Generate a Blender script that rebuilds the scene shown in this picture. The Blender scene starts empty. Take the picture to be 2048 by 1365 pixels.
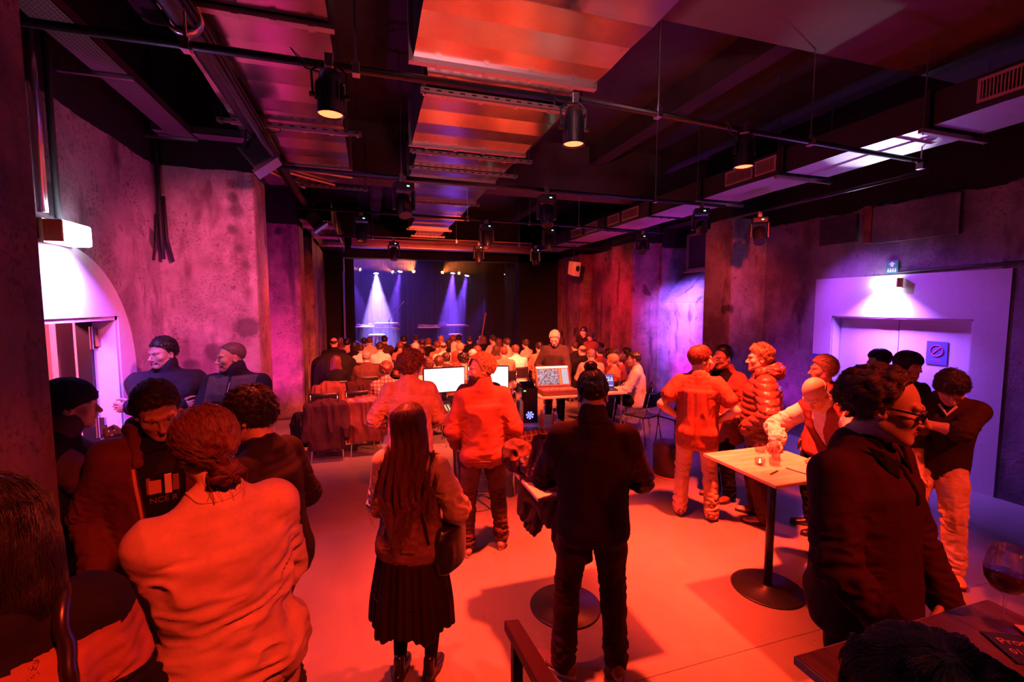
import bpy, math, random
import numpy as np
from mathutils import Vector, Matrix
from mathutils.kdtree import KDTree
random.seed(7)
PI = math.pi
sc = bpy.context.scene
col = sc.collection
R = math.radians

# ------------------------------------------------------------------ camera, world, exposure
cam = bpy.data.objects.new('camera', bpy.data.cameras.new('camera'))
col.objects.link(cam)
cam.data.sensor_width = 36.0
cam.data.lens = 910.0 / 2048.0 * 36.0
cam.data.clip_start = 0.05
cam.location = (0, 0, 2.22)
cam.rotation_euler = (R(90) - math.atan(72 / 910.0), 0, -R(17.3))
sc.camera = cam
world = bpy.data.worlds.new('world'); sc.world = world
world.use_nodes = True
world.node_tree.nodes['Background'].inputs[0].default_value = (0.30, 0.01, 0.03, 1)
world.node_tree.nodes['Background'].inputs[1].default_value = 0.012
sc.view_settings.view_transform = 'Standard'
sc.view_settings.look = 'None'
sc.view_settings.exposure = 0.0
sc.view_settings.gamma = 1.0
sc.view_settings.use_curve_mapping = False
sc.cycles.max_bounces = 6
sc.cycles.diffuse_bounces = 2
sc.cycles.glossy_bounces = 3
sc.cycles.transmission_bounces = 6
sc.cycles.transparent_max_bounces = 12
sc.cycles.volume_bounces = 0
sc.cycles.sample_clamp_indirect = 4.0
sc.cycles.caustics_reflective = False
sc.cycles.caustics_refractive = False

RED = (1.0, 0.044, 0.014)
AMBER = (1.0, 0.095, 0.035)
BLUE = (0.16, 0.035, 1.0)
COOL = (0.34, 0.10, 1.0)

def spot(name, loc, target, watts, color, angle, blend=0.5, radius=0.06):
    l = bpy.data.lights.new(name, 'SPOT'); l.energy = watts; l.color = color
    l.spot_size = R(angle); l.spot_blend = blend; l.shadow_soft_size = radius
    o = bpy.data.objects.new(name, l); col.objects.link(o); o.location = loc
    d = Vector(target) - Vector(loc)
    o.rotation_euler = d.to_track_quat('-Z', 'Y').to_euler()
    return o

def area(name, loc, target, watts, color, sx, sy, spread=180):
    l = bpy.data.lights.new(name, 'AREA'); l.energy = watts; l.color = color
    l.shape = 'RECTANGLE'; l.size = sx; l.size_y = sy; l.spread = R(spread)
    o = bpy.data.objects.new(name, l); col.objects.link(o); o.location = loc
    d = Vector(target) - Vector(loc)
    o.rotation_euler = d.to_track_quat('-Z', 'Y').to_euler()
    return o

# ------------------------------------------------------------------ tagging
def tag(o, label=None, cat=None, group=None, kind=None):
    if label: o['label'] = label
    if cat: o['category'] = cat
    if group: o['group'] = group
    if kind: o['kind'] = kind
    return o

def empty(name, loc=(0, 0, 0), rz=0.0, label=None, cat=None, group=None):
    o = bpy.data.objects.new(name, None); col.objects.link(o)
    o.empty_display_size = 0.1
    o.location = loc; o.rotation_euler = (0, 0, rz)
    return tag(o, label, cat, group)

def children_of(o):
    return CH.get(o.name, [])
CH = {}

def link_mesh(name, me, mats, parent=None):
    o = bpy.data.objects.new(name, me); col.objects.link(o)
    if not isinstance(mats, (list, tuple)): mats = [mats]
    for m in mats: me.materials.append(m)
    if parent is not None:
        o.parent = parent; CH.setdefault(parent.name, []).append(o)
    return o

def copy_tree(o, parent=None, mats=None):
    c = o.copy(); col.objects.link(c)
    if parent is not None:
        c.parent = parent; CH.setdefault(parent.name, []).append(c)
    if mats:
        base = o.name.split('.')[0]
        if base in mats and c.type == 'MESH' and len(c.material_slots):
            c.material_slots[0].link = 'OBJECT'; c.material_slots[0].material = mats[base]
    for ch in children_of(o):
        copy_tree(ch, c, mats)
    return c

# ------------------------------------------------------------------ materials
def _new(name):
    m = bpy.data.materials.new(name); m.use_nodes = True
    return m, m.node_tree, m.node_tree.nodes['Principled BSDF']

def noise(nt, scale, detail=4, rough=0.6, vec=None, kind='Object', stretch=None):
    tc = nt.nodes.new('ShaderNodeTexCoord')
    mp = nt.nodes.new('ShaderNodeMapping')
    if stretch: mp.inputs['Scale'].default_value = stretch
    nt.links.new(tc.outputs[kind], mp.inputs[0])
    n = nt.nodes.new('ShaderNodeTexNoise')
    n.inputs['Scale'].default_value = scale; n.inputs['Detail'].default_value = detail
    n.inputs['Roughness'].default_value = rough
    nt.links.new(mp.outputs[0], n.inputs['Vector'])
    return n

def ramp(nt, src, stops):
    r = nt.nodes.new('ShaderNodeValToRGB')
    e = r.color_ramp.elements
    while len(e) < len(stops): e.new(0.5)
    for i, (p, c) in enumerate(stops):
        e[i].position = p
        e[i].color = (c, c, c, 1) if isinstance(c, (int, float)) else (c[0], c[1], c[2], 1)
    nt.links.new(src, r.inputs[0])
    return r

def mixc(nt, fac, a, b):
    x = nt.nodes.new('ShaderNodeMix'); x.data_type = 'RGBA'
    nt.links.new(fac, x.inputs[0])
    for s, i in ((a, 6), (b, 7)):
        if isinstance(s, tuple): x.inputs[i].default_value = (s[0], s[1], s[2], 1)
        else: nt.links.new(s, x.inputs[i])
    return x.outputs[2]

def bump(nt, bs, src, strength, dist=0.01):
    b = nt.nodes.new('ShaderNodeBump'); b.inputs['Strength'].default_value = strength
    b.inputs['Distance'].default_value = dist
    nt.links.new(src, b.inputs['Height']); nt.links.new(b.outputs[0], bs.inputs['Normal'])

_MC = {}
def mat(name, c, rough=0.6, metal=0.0, var=0.0, scale=8.0, bmp=0.0, bscale=120.0, c2=None, spec=None, stretch=None, sheen=0.0):
    m, nt, bs = _new(name)
    bs.inputs['Base Color'].default_value = (c[0], c[1], c[2], 1)
    bs.inputs['Roughness'].default_value = rough
    bs.inputs['Metallic'].default_value = metal
    if spec is not None: bs.inputs['Specular IOR Level'].default_value = spec
    if sheen: bs.inputs['Sheen Weight'].default_value = sheen
    if var or c2:
        n = noise(nt, scale, 5, 0.6, stretch=stretch)
        a = tuple(min(1, x * (1 + var)) for x in c); b = c2 or tuple(x * (1 - var) for x in c)
        r = ramp(nt, n.outputs[0], [(0.35, b), (0.65, a)])
        nt.links.new(r.outputs[0], bs.inputs['Base Color'])
    if bmp:
        n2 = noise(nt, bscale, 3, 0.6, stretch=stretch)
        bump(nt, bs, n2.outputs[0], bmp, 0.004)
    return m

def cloth(name, c, rough=0.85, knit=0.35, kscale=260.0, var=0.12, sheen=0.0):
    return mat(name, c, rough, 0, var, 14.0, knit, kscale, sheen=sheen, spec=0.10)

def emit(name, c, s):
    m, nt, bs = _new(name)
    bs.inputs['Base Color'].default_value = (0, 0, 0, 1)
    bs.inputs['Emission Color'].default_value = (c[0], c[1], c[2], 1)
    bs.inputs['Emission Strength'].default_value = s
    return m

def glass(name, c=(1, 1, 1), rough=0.0, clear=0.0):
    m, nt, bs = _new(name)
    bs.inputs['Base Color'].default_value = (c[0], c[1], c[2], 1)
    bs.inputs['Roughness'].default_value = rough
    bs.inputs['Transmission Weight'].default_value = 1.0
    bs.inputs['IOR'].default_value = 1.45
    if clear:
        tr = nt.nodes.new('ShaderNodeBsdfTransparent'); mx = nt.nodes.new('ShaderNodeMixShader'); mx.inputs[0].default_value = clear
        nt.links.new(bs.outputs[0], mx.inputs[1]); nt.links.new(tr.outputs[0], mx.inputs[2]); nt.links.new(mx.outputs[0], nt.nodes['Material Output'].inputs[0])
    return m

def text_mesh(body, size, m, parent, M4, align_='CENTER', name='lettering', extrude=0.0):
    cu = bpy.data.curves.new('t', 'FONT'); cu.body = body; cu.size = size; cu.align_x = align_; cu.extrude = extrude
    q = bpy.data.objects.new('t', cu); col.objects.link(q)
    me = bpy.data.meshes.new_from_object(q.evaluated_get(bpy.context.evaluated_depsgraph_get())); bpy.data.objects.remove(q)
    o = link_mesh(name, me, m, parent); o.matrix_local = M4; return o

# ------------------------------------------------------------------ polygon mesh builder
class MB:
    def __init__(s): s.v = []; s.f = []; s.mi = []
    def add(s, vs, fs, mi=0):
        n = len(s.v); s.v += [tuple(v) for v in vs]
        s.f += [tuple(i + n for i in f) for f in fs]; s.mi += [mi] * len(fs)
        return s
    def box(s, lo, hi, M=None, mi=0):
        x0, y0, z0 = lo; x1, y1, z1 = hi
        vs = [(x0, y0, z0), (x1, y0, z0), (x1, y1, z0), (x0, y1, z0), (x0, y0, z1), (x1, y0, z1), (x1, y1, z1), (x0, y1, z1)]
        if M is not None: vs = [M @ Vector(v) for v in vs]
        return s.add(vs, [(0, 3, 2, 1), (4, 5, 6, 7), (0, 1, 5, 4), (1, 2, 6, 5), (2, 3, 7, 6), (3, 0, 4, 7)], mi)
    def cbox(s, c, size, rz=0, M=None, mi=0):
        h = [x / 2 for x in size]
        T = Matrix.Translation(c) @ Matrix.Rotation(rz, 4, 'Z')
        if M is not None: T = M @ T
        return s.box((-h[0], -h[1], -h[2]), (h[0], h[1], h[2]), T, mi)
    def tube(s, pts, r, n=8, mi=0, closed=False, cap=True):
        pts = [Vector(p) for p in pts]; k = len(pts)
        rs = r if isinstance(r, (list, tuple)) else [r] * k
        rings = []; prev = None
        for i, p in enumerate(pts):
            if closed: t = pts[(i + 1) % k] - pts[i - 1]
            else: t = pts[min(i + 1, k - 1)] - pts[max(i - 1, 0)]
            if t.length < 1e-9: t = Vector((0, 0, 1))
            t.normalize()
            if prev is None:
                a = Vector((0, 0, 1)) if abs(t.z) < 0.9 else Vector((1, 0, 0))
                u = t.cross(a).normalized()
            else:
                u = (prev - t * prev.dot(t))
                u = u.normalized() if u.length > 1e-6 else t.orthogonal().normalized()
            prev = u; w = t.cross(u)
            rings.append([p + (u * math.cos(2 * PI * j / n) + w * math.sin(2 * PI * j / n)) * rs[i] for j in range(n)])
        vs = [v for g in rings for v in g]; fs = []
        for i in range(k if closed else k - 1):
            a = i * n; b = ((i + 1) % k) * n
            for j in range(n):
                fs.append((a + j, a + (j + 1) % n, b + (j + 1) % n, b + j))
        if cap and not closed:
            fs.append(tuple(reversed(range(n)))); fs.append(tuple((k - 1) * n + j for j in range(n)))
        return s.add(vs, fs, mi)
    def lathe(s, prof, n=24, M=None, mi=0):
        vs = []; fs = []; k = len(prof)
        for r, z in prof:
            for j in range(n):
                a = 2 * PI * j / n; v = Vector((max(r, 1e-4) * math.cos(a), max(r, 1e-4) * math.sin(a), z))
                vs.append(M @ v if M is not None else v)
        for i in range(k - 1):
            for j in range(n):
                fs.append((i * n + j, i * n + (j + 1) % n, (i + 1) * n + (j + 1) % n, (i + 1) * n + j))
        return s.add(vs, fs, mi)
    def quad(s, a, b, c, d, mi=0): return s.add([a, b, c, d], [(0, 1, 2, 3)], mi)
    def grid(s, fn, nu, nv, mi=0):
        vs = [fn(i / nu, j / nv) for i in range(nu + 1) for j in range(nv + 1)]
        fs = [(i * (nv + 1) + j, (i + 1) * (nv + 1) + j, (i + 1) * (nv + 1) + j + 1, i * (nv + 1) + j + 1) for i in range(nu) for j in range(nv)]
        return s.add(vs, fs, mi)
    def mesh(s, name, smooth=False):
        me = bpy.data.meshes.new(name)
        me.from_pydata([tuple(v) for v in s.v], [], s.f); me.update()
        if any(s.mi): me.polygons.foreach_set('material_index', s.mi)
        if smooth: me.shade_smooth()
        return me
    def build(s, name, mats, parent=None, smooth=False, bevel=0, solid=0, sub=0):
        o = link_mesh(name, s.mesh(name, smooth), mats, parent)
        if solid:
            m = o.modifiers.new('solid', 'SOLIDIFY'); m.thickness = solid; m.offset = 0
        if bevel:
            m = o.modifiers.new('bevel', 'BEVEL'); m.width = bevel; m.segments = 2; m.limit_method = 'ANGLE'
        if sub:
            m = o.modifiers.new('sub', 'SUBSURF'); m.levels = sub; m.render_levels = sub
        return o

def T(x, y, z): return Matrix.Translation((x, y, z))
def align(p0, p1):
    d = Vector(p1) - Vector(p0)
    return T(*p0) @ d.to_track_quat('Z', 'Y').to_matrix().to_4x4()

# ------------------------------------------------------------------ numpy noise
_rs = np.random.RandomState(3)
_LAT = _rs.rand(32, 32, 32).astype(np.float32)
def vnoise(P):
    P = np.asarray(P, np.float32); i = np.floor(P).astype(int); f = P - i
    f = f * f * (3 - 2 * f); i &= 31; j = (i + 1) & 31
    x0, y0, z0 = i.T; x1, y1, z1 = j.T; fx, fy, fz = f.T
    L = _LAT
    a = L[x0, y0, z0] * (1 - fx) + L[x1, y0, z0] * fx
    b = L[x0, y1, z0] * (1 - fx) + L[x1, y1, z0] * fx
    c = L[x0, y0, z1] * (1 - fx) + L[x1, y0, z1] * fx
    d = L[x0, y1, z1] * (1 - fx) + L[x1, y1, z1] * fx
    return (a * (1 - fy) + b * fy) * (1 - fz) + (c * (1 - fy) + d * fy) * fz

# ------------------------------------------------------------------ signed distance bodies
def V3(x): return np.array(x, np.float32)
class Sdf:
    """a union of soft primitives that is turned into one continuous skin"""
    def __init__(s): s.p = []; s.pts = []
    def _b(s, c, r): s.pts.append((V3(c) - r, V3(c) + r))
    def cone(s, a, b, ra, rb, k=0.015, sub=False):
        s.p.append(('c', V3(a), V3(b), ra, rb, k, sub))
        if not sub: s._b(a, ra); s._b(b, rb)
        return s
    def ell(s, c, rad, k=0.015, M=None, sub=False):
        s.p.append(('e', V3(c), V3(rad), None if M is None else np.array(M, np.float32), k, sub))
        if not sub: s._b(c, max(rad))
        return s
    def loft(s, st, k=0.015):
        """st: list of (centre, right, fwd, half width, half depth)"""
        q = [(V3(c), V3(r), V3(f), w, d) for c, r, f, w, d in st]
        s.p.append(('l', q, k))
        for c, r, f, w, d in q: s._b(c, max(w, d))
        return s
    def cut(s, fn): s.p.append(('f', fn)); return s
    def bounds(s, m):
        lo = np.min([a for a, b in s.pts], 0) - m; hi = np.max([b for a, b in s.pts], 0) + m
        return lo, hi
    def __call__(s, P):
        d = None
        for q in s.p:
            t = q[0]
            if t == 'c':
                _, a, b, ra, rb, k, sub = q
                ab = b - a; L = float(ab @ ab) + 1e-12
                u = np.clip(((P - a) @ ab) / L, 0, 1)
                e = np.sqrt((((P - a) - u[:, None] * ab) ** 2).sum(1)) - (ra + (rb - ra) * u)
            elif t == 'e':
                _, c, rad, M, k, sub = q
                X = P - c
                if M is not None: X = X @ M.T
                k0 = np.sqrt(((X / rad) ** 2).sum(1)); k1 = np.sqrt(((X / rad ** 2) ** 2).sum(1)) + 1e-9
                e = k0 * (k0 - 1) / k1; sub_ = sub
                e = np.where(k0 < 1e-3, -float(rad.min()), e)
            elif t == 'l':
                _, st, k = q; e = None; sub = False
                for (c0, r0, f0, w0, d0), (c1, r1, f1, w1, d1) in zip(st[:-1], st[1:]):
                    ab = c1 - c0; L2 = float(ab @ ab) + 1e-12
                    tt = ((P - c0) @ ab) / L2; u = np.clip(tt, 0, 1)
                    over = np.abs(tt - u) * math.sqrt(L2)
                    uu = u[:, None]; X = P - (c0 + uu * ab)
                    x = (X * (r0 + uu * (r1 - r0))).sum(1); y = (X * (f0 + uu * (f1 - f0))).sum(1)
                    w = w0 + u * (w1 - w0); dd = d0 + u * (d1 - d0); mn = np.minimum(w, dd)
                    g = (np.sqrt((x / w) ** 2 + (y / dd) ** 2 + (over / (0.5 * mn)) ** 2) - 1) * mn
                    e = g if e is None else np.minimum(e, g)
            else:
                d = q[1](P, d); continue
            if d is None: d = e; continue
            if sub:
                e = -e; hh = np.clip(0.5 - 0.5 * (d - e) / k, 0, 1)
                d = d * (1 - hh) + e * hh + k * hh * (1 - hh)
            else:
                hh = np.clip(0.5 + 0.5 * (d - e) / k, 0, 1)
                d = d * (1 - hh) + e * hh - k * hh * (1 - hh)
        return d.astype(np.float32)

def surface(fn, lo, hi, h, cf=4):
    lo = np.array(lo, np.float32); n = np.ceil((np.array(hi) - lo) / (h * cf)).astype(int) + 1
    H = h * cf
    cx = [lo[a] + (np.arange(n[a]) + 0.5) * H - 0.5 * h for a in range(3)]
    G = np.stack(np.meshgrid(*cx, indexing='ij'), -1).reshape(-1, 3).astype(np.float32)
    dc = fn(G).reshape(n)
    act = np.abs(dc) < H * 1.35
    D = np.repeat(np.repeat(np.repeat(dc, cf, 0), cf, 1), cf, 2)
    A = np.repeat(np.repeat(np.repeat(act, cf, 0), cf, 1), cf, 2)
    ii = np.argwhere(A)
    P = (lo + ii * h).astype(np.float32)
    D[A] = np.concatenate([fn(P[i:i + 120000]) for i in range(0, len(P), 120000)]) if len(P) else 0
    s = D < 0
    nx, ny, nz = s.shape
    c = np.zeros((nx - 1, ny - 1, nz - 1), np.int8)
    for a in (0, 1):
        for b in (0, 1):
            for e in (0, 1):
                c += s[a:nx - 1 + a, b:ny - 1 + b, e:nz - 1 + e]
    m = (c > 0) & (c < 8)
    cells = np.argwhere(m); idx = -np.ones(m.shape, np.int64); idx[m] = np.arange(len(cells))
    acc = np.zeros((len(cells), 3)); cnt = np.zeros(len(cells))
    cor = [(a, b, e) for a in (0, 1) for b in (0, 1) for e in (0, 1)]
    for p in cor:
        for ax in range(3):
            if p[ax]: continue
            q = list(p); q[ax] = 1
            d0 = D[cells[:, 0] + p[0], cells[:, 1] + p[1], cells[:, 2] + p[2]]
            d1 = D[cells[:, 0] + q[0], cells[:, 1] + q[1], cells[:, 2] + q[2]]
            x = (d0 < 0) != (d1 < 0)
            t = np.where(x, d0 / np.where(x, d0 - d1, 1), 0)
            pt = np.array(p)[None, :] + t[:, None] * (np.array(q) - np.array(p))[None, :]
            acc += pt * x[:, None]; cnt += x
    V = lo + (cells + acc / np.maximum(cnt, 1)[:, None]) * h
    F = []
    for ax in range(3):
        o1, o2 = (ax + 1) % 3, (ax + 2) % 3
        sl0 = [slice(None)] * 3; sl1 = [slice(None)] * 3
        sl0[ax] = slice(0, -1); sl1[ax] = slice(1, None)
        sl0[o1] = sl1[o1] = slice(1, -1); sl0[o2] = sl1[o2] = slice(1, -1)
        a = s[tuple(sl0)]; b = s[tuple(sl1)]
        for sign in (0, 1):
            e = np.argwhere(a & ~b) if sign == 0 else np.argwhere(~a & b)
            if not len(e): continue
            e = e.copy(); e[:, o1] += 1; e[:, o2] += 1
            def g(d1, d2):
                k = e.copy(); k[:, o1] += d1; k[:, o2] += d2
                return idx[k[:, 0], k[:, 1], k[:, 2]]
            q = np.stack([g(-1, -1), g(0, -1), g(0, 0), g(-1, 0)], 1)
            F.append(q if sign == 0 else q[:, ::-1])
    F = np.concatenate(F) if F else np.zeros((0, 4), int)
    F = F[(F >= 0).all(1)]
    return V.astype(np.float32), F

def vnormals(V, F):
    n = np.cross(V[F[:, 2]] - V[F[:, 0]], V[F[:, 3]] - V[F[:, 1]])
    N = np.zeros_like(V)
    for i in range(4): np.add.at(N, F[:, i], n)
    return N / (np.linalg.norm(N, axis=1)[:, None] + 1e-9)

def smooth(V, F, it=1, lam=0.5):
    E = np.concatenate([F[:, [0, 1]], F[:, [1, 2]], F[:, [2, 3]], F[:, [3, 0]]])
    for _ in range(it):
        A = np.zeros_like(V); c = np.zeros(len(V), np.float32)
        np.add.at(A, E[:, 0], V[E[:, 1]]); np.add.at(c, E[:, 0], 1)
        np.add.at(A, E[:, 1], V[E[:, 0]]); np.add.at(c, E[:, 1], 1)
        V = V + lam * (A / np.maximum(c, 1)[:, None] - V)
    return V

def np_mesh(name, V, F, midx=None):
    me = bpy.data.meshes.new(name)
    V = np.ascontiguousarray(V, np.float32); F = np.ascontiguousarray(F, np.int32)
    me.vertices.add(len(V)); me.vertices.foreach_set('co', V.ravel())
    me.loops.add(F.size); me.loops.foreach_set('vertex_index', F.ravel())
    me.polygons.add(len(F)); me.polygons.foreach_set('loop_start', np.arange(0, F.size, 4, dtype=np.int32))
    if midx is not None: me.polygons.foreach_set('material_index', np.ascontiguousarray(midx, np.int32))
    me.update(calc_edges=True); me.validate(); me.shade_smooth()
    return me
# ================================================================== THE ROOM
def plaster(name, light, mid, dark, ztop=3.74, wob=0.10, streak=1.0, black=(0.012, 0.011, 0.012), stains=()):
    m, nt, bs = _new(name)
    n1 = noise(nt, 1.1, 6, 0.62); n2 = noise(nt, 9.0, 6, 0.7); n3 = noise(nt, 3.2, 3, 0.55, stretch=(1, 1, 0.35 * streak))
    c = ramp(nt, n1.outputs[0], [(0.36, mid), (0.60, light)]).outputs[0]
    f = ramp(nt, n3.outputs[0], [(0.56, 0.0), (0.66, 1.0)]).outputs[0]
    c = mixc(nt, f, c, mid)
    f2 = ramp(nt, n2.outputs[0], [(0.60, 0.0), (0.70, 0.75)]).outputs[0]
    c = mixc(nt, f2, c, dark)
    n6 = noise(nt, 34.0, 5, 0.75); f6 = ramp(nt, n6.outputs[0], [(0.50, 0.0), (0.64, 0.8)]).outputs[0]
    n7 = noise(nt, 2.6, 3, 0.6); f7 = ramp(nt, n7.outputs[0], [(0.42, 0.15), (0.60, 1.0)]).outputs[0]
    mm = nt.nodes.new('ShaderNodeMath'); mm.operation = 'MULTIPLY'; nt.links.new(f6, mm.inputs[0]); nt.links.new(f7, mm.inputs[1])
    c = mixc(nt, mm.outputs[0], c, dark)
    n4 = noise(nt, 1.9, 2, 0.5, stretch=(1, 1, 0.8))
    f3 = ramp(nt, n4.outputs[0], [(0.66, 0.0), (0.70, 0.85)]).outputs[0]
    c = mixc(nt, f3, c, dark)
    tc = nt.nodes.new('ShaderNodeTexCoord'); sx = nt.nodes.new('ShaderNodeSeparateXYZ')
    nt.links.new(tc.outputs['Object'], sx.inputs[0])
    for sp, sr in stains:                             # old damp stains with a ragged outline
        ds = nt.nodes.new('ShaderNodeVectorMath'); ds.operation = 'DISTANCE'; nt.links.new(tc.outputs['Object'], ds.inputs[0]); ds.inputs[1].default_value = sp
        ns_ = noise(nt, 9.0, 4, 0.7); mad = nt.nodes.new('ShaderNodeMath'); mad.operation = 'MULTIPLY_ADD'
        nt.links.new(ns_.outputs[0], mad.inputs[0]); mad.inputs[1].default_value = sr * 1.1; nt.links.new(ds.outputs['Value'], mad.inputs[2])
        fs = ramp(nt, mad.outputs[0], [(sr * 1.15, 0.72), (sr * 1.15 + 0.05, 0.0)]).outputs[0]
        c = mixc(nt, fs, c, dark)
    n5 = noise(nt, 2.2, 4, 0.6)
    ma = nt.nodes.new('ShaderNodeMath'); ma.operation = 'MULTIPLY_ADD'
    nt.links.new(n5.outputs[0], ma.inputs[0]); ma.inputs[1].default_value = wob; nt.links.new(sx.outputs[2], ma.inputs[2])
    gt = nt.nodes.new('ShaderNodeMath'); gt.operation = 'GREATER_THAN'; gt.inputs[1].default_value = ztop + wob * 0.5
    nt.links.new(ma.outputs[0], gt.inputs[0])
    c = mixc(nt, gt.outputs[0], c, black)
    nt.links.new(c, bs.inputs['Base Color'])
    bs.inputs['Roughness'].default_value = 0.85
    bs.inputs['Specular IOR Level'].default_value = 0.25
    bump(nt, bs, n2.outputs[0], 0.5, 0.02)
    return m

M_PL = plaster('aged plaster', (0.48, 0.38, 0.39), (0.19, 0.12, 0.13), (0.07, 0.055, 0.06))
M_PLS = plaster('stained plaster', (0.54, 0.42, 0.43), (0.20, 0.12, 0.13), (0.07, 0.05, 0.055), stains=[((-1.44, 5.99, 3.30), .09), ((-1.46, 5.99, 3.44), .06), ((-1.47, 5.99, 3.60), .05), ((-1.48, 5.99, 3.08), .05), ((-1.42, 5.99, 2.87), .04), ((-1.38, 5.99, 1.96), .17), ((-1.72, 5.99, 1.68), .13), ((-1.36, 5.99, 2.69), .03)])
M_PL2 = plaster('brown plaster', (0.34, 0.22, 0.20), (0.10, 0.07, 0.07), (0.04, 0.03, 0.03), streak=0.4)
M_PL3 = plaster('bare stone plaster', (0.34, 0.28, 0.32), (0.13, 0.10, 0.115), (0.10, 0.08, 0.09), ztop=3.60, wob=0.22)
M_BLACK = mat('matt black paint', (0.016, 0.014, 0.015), 0.8, var=0.3, scale=3)
M_CEIL = mat('dark ceiling paint', (0.030, 0.024, 0.024), 0.85, var=0.35, scale=1.5, bmp=0.2, bscale=30)
M_SLAB = mat('dark concrete soffit', (0.085, 0.055, 0.045), 0.85, var=0.2, scale=1.2, bmp=0.2, bscale=60)
M_WHITE = mat('white wall paint', (0.72, 0.70, 0.74), 0.55, var=0.03, scale=20)
M_DOORW = mat('pale door leaf paint', (0.62, 0.60, 0.66), 0.45, var=0.03, scale=5)
M_DRAPE = mat('black stage drape', (0.005, 0.0045, 0.0055), 0.95, var=0.3, scale=5)
M_STEEL = mat('bright steel', (0.62, 0.60, 0.62), 0.28, 1.0)
M_CHROME = mat('chrome', (0.80, 0.78, 0.80), 0.12, 1.0)
M_BMETAL = mat('black steel', (0.02, 0.02, 0.022), 0.42, 0.3)
M_GALV = mat('galvanised sheet', (0.74, 0.69, 0.70), 0.21, 1.0, var=0.10, scale=2.2, bmp=0.10, bscale=7)
M_GALV2 = mat('galvanised rail', (0.70, 0.58, 0.50), 0.38, 0.9)
M_GALVR = mat('dull galvanised sheet', (0.60, 0.57, 0.60), 0.55, 0.75, var=0.1, scale=2)
M_DUCTB = mat('black painted duct', (0.035, 0.03, 0.032), 0.5, 0.2)
M_PLAST = mat('black plastic', (0.018, 0.018, 0.02), 0.4)
M_RUBBER = mat('black cable rubber', (0.012, 0.012, 0.012), 0.6)

def floor_mat():
    m, nt, bs = _new('dark resin floor')
    n1 = noise(nt, 1.3, 6, 0.65); n2 = noise(nt, 60, 3, 0.6); n3 = noise(nt, 3.5, 7, 0.7, stretch=(1.0, 0.35, 1))
    c = ramp(nt, n1.outputs[0], [(0.30, (0.20, 0.185, 0.18)), (0.70, (0.26, 0.24, 0.235))]).outputs[0]
    f = ramp(nt, n3.outputs[0], [(0.58, 0.0), (0.74, 0.5)]).outputs[0]
    c = mixc(nt, f, c, (0.36, 0.33, 0.32))
    nt.links.new(c, bs.inputs['Base Color'])
    r = ramp(nt, n3.outputs[0], [(0.3, 0.26), (0.7, 0.44)])
    nt.links.new(r.outputs[0], bs.inputs['Roughness'])
    bs.inputs['Specular IOR Level'].default_value = 0.45
    bump(nt, bs, n2.outputs[0], 0.06, 0.002)
    return m
M_FLOOR = floor_mat()

def struct(name, mb, m, parent=None, **k):
    o = mb.build(name, m, parent, **k)
    if parent is None: o['kind'] = 'structure'
    return o

# floor laid in sheets, the joints show as fine lines
fl = struct('floor', MB().box((-4.4, -3.0, -0.2), (7.6, 20.2, -0.012)), M_BLACK)
for y0, y1 in ((-3.0, 0.2), (0.203, 2.19), (2.194, 6.42), (6.424, 10.6), (10.604, 15.0)):
    MB().box((-4.4, y0, -0.012), (7.6, y1, 0.0)).build('floor_sheet', M_FLOOR, fl)
# raised platform behind the bar side
pf = struct('floor_platform', MB().box((-1.28, -2.6, 0.0), (4.7, 1.52, 0.285)), M_BLACK)
for i in range(5):
    MB().box((-1.28 + i * 1.196, -2.6, 0.285), (-1.28 + i * 1.196 + 1.193, 1.53, 0.30)).build('floor_sheet', M_FLOOR, pf)

# ceiling
struct('ceiling', MB().box((-4.4, -3.0, 5.2), (7.6, 20.2, 5.4)), M_CEIL)
struct('ceiling_slab', MB().box((1.95, -3.0, 4.6), (7.4, 3.45, 5.2)), M_SLAB)
for x in (2.55, 4.15, 5.7):
    struct('ceiling_beam', MB().box((x - 0.13, 3.45, 4.86), (x + 0.13, 8.0, 5.2)), M_CEIL)
for x in (0.2, 2.2, 4.2):
    struct('ceiling_beam', MB().box((x - 0.13, 8.5, 4.75), (x + 0.13, 14.5, 5.2)), M_CEIL)
struct('ceiling_beam', MB().box((-2.2, 8.0, 4.30), (7.0, 8.5, 5.2)), M_SLAB)

# ---- left side
struct('wall_left', MB().box((-3.4, 1.2, 0), (-1.28, 2.36, 5.2)), M_PL2)                     # near pillar
w = MB()
w.box((-2.42, 2.36, 0), (-2.2, 3.42, 5.2)).box((-2.42, 5.0, 0), (-2.2, 6.0, 5.2)).box((-2.42, 3.42, 2.12), (-2.2, 5.0, 5.2))
struct('wall_left', w, M_PL)
# arched white surround of the left doorway
ac, ar = (4.2, 1.62), 1.075
def archpt(a): return (ac[0] + ar * math.cos(a), ac[1] + ar * math.sin(a))
pts = [archpt(R(a)) for a in range(0, 181, 4)]
m = MB()
x0, x1 = -2.2, -2.178
top = [p for p in pts if p[1] >= 2.12]
a0 = math.asin((2.12 - ac[1]) / ar)
top = [archpt(a0)] + top + [archpt(PI - a0)]
def extrude(poly):
    n = len(poly)
    m.add([(x1, y, z) for y, z in poly] + [(x0, y, z) for y, z in poly],
          [tuple(range(n)), tuple(range(2 * n - 1, n - 1, -1))] + [(i, i + n, (i + 1) % n + n, (i + 1) % n) for i in range(n)])
extrude(top)
low = [(5.0, 0.0), (5.275, 0.0), (5.275, ac[1])] + [archpt(R(a)) for a in range(4, int(math.degrees(a0)), 4)] + [archpt(a0), (5.0, 2.12)]
extrude(low)
low2 = [(8.4 - y, z) for y, z in reversed(low)]
extrude([(min(y, 3.42), z) for y, z in low2])
struct('trim_1', m, M_WHITE)
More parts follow.
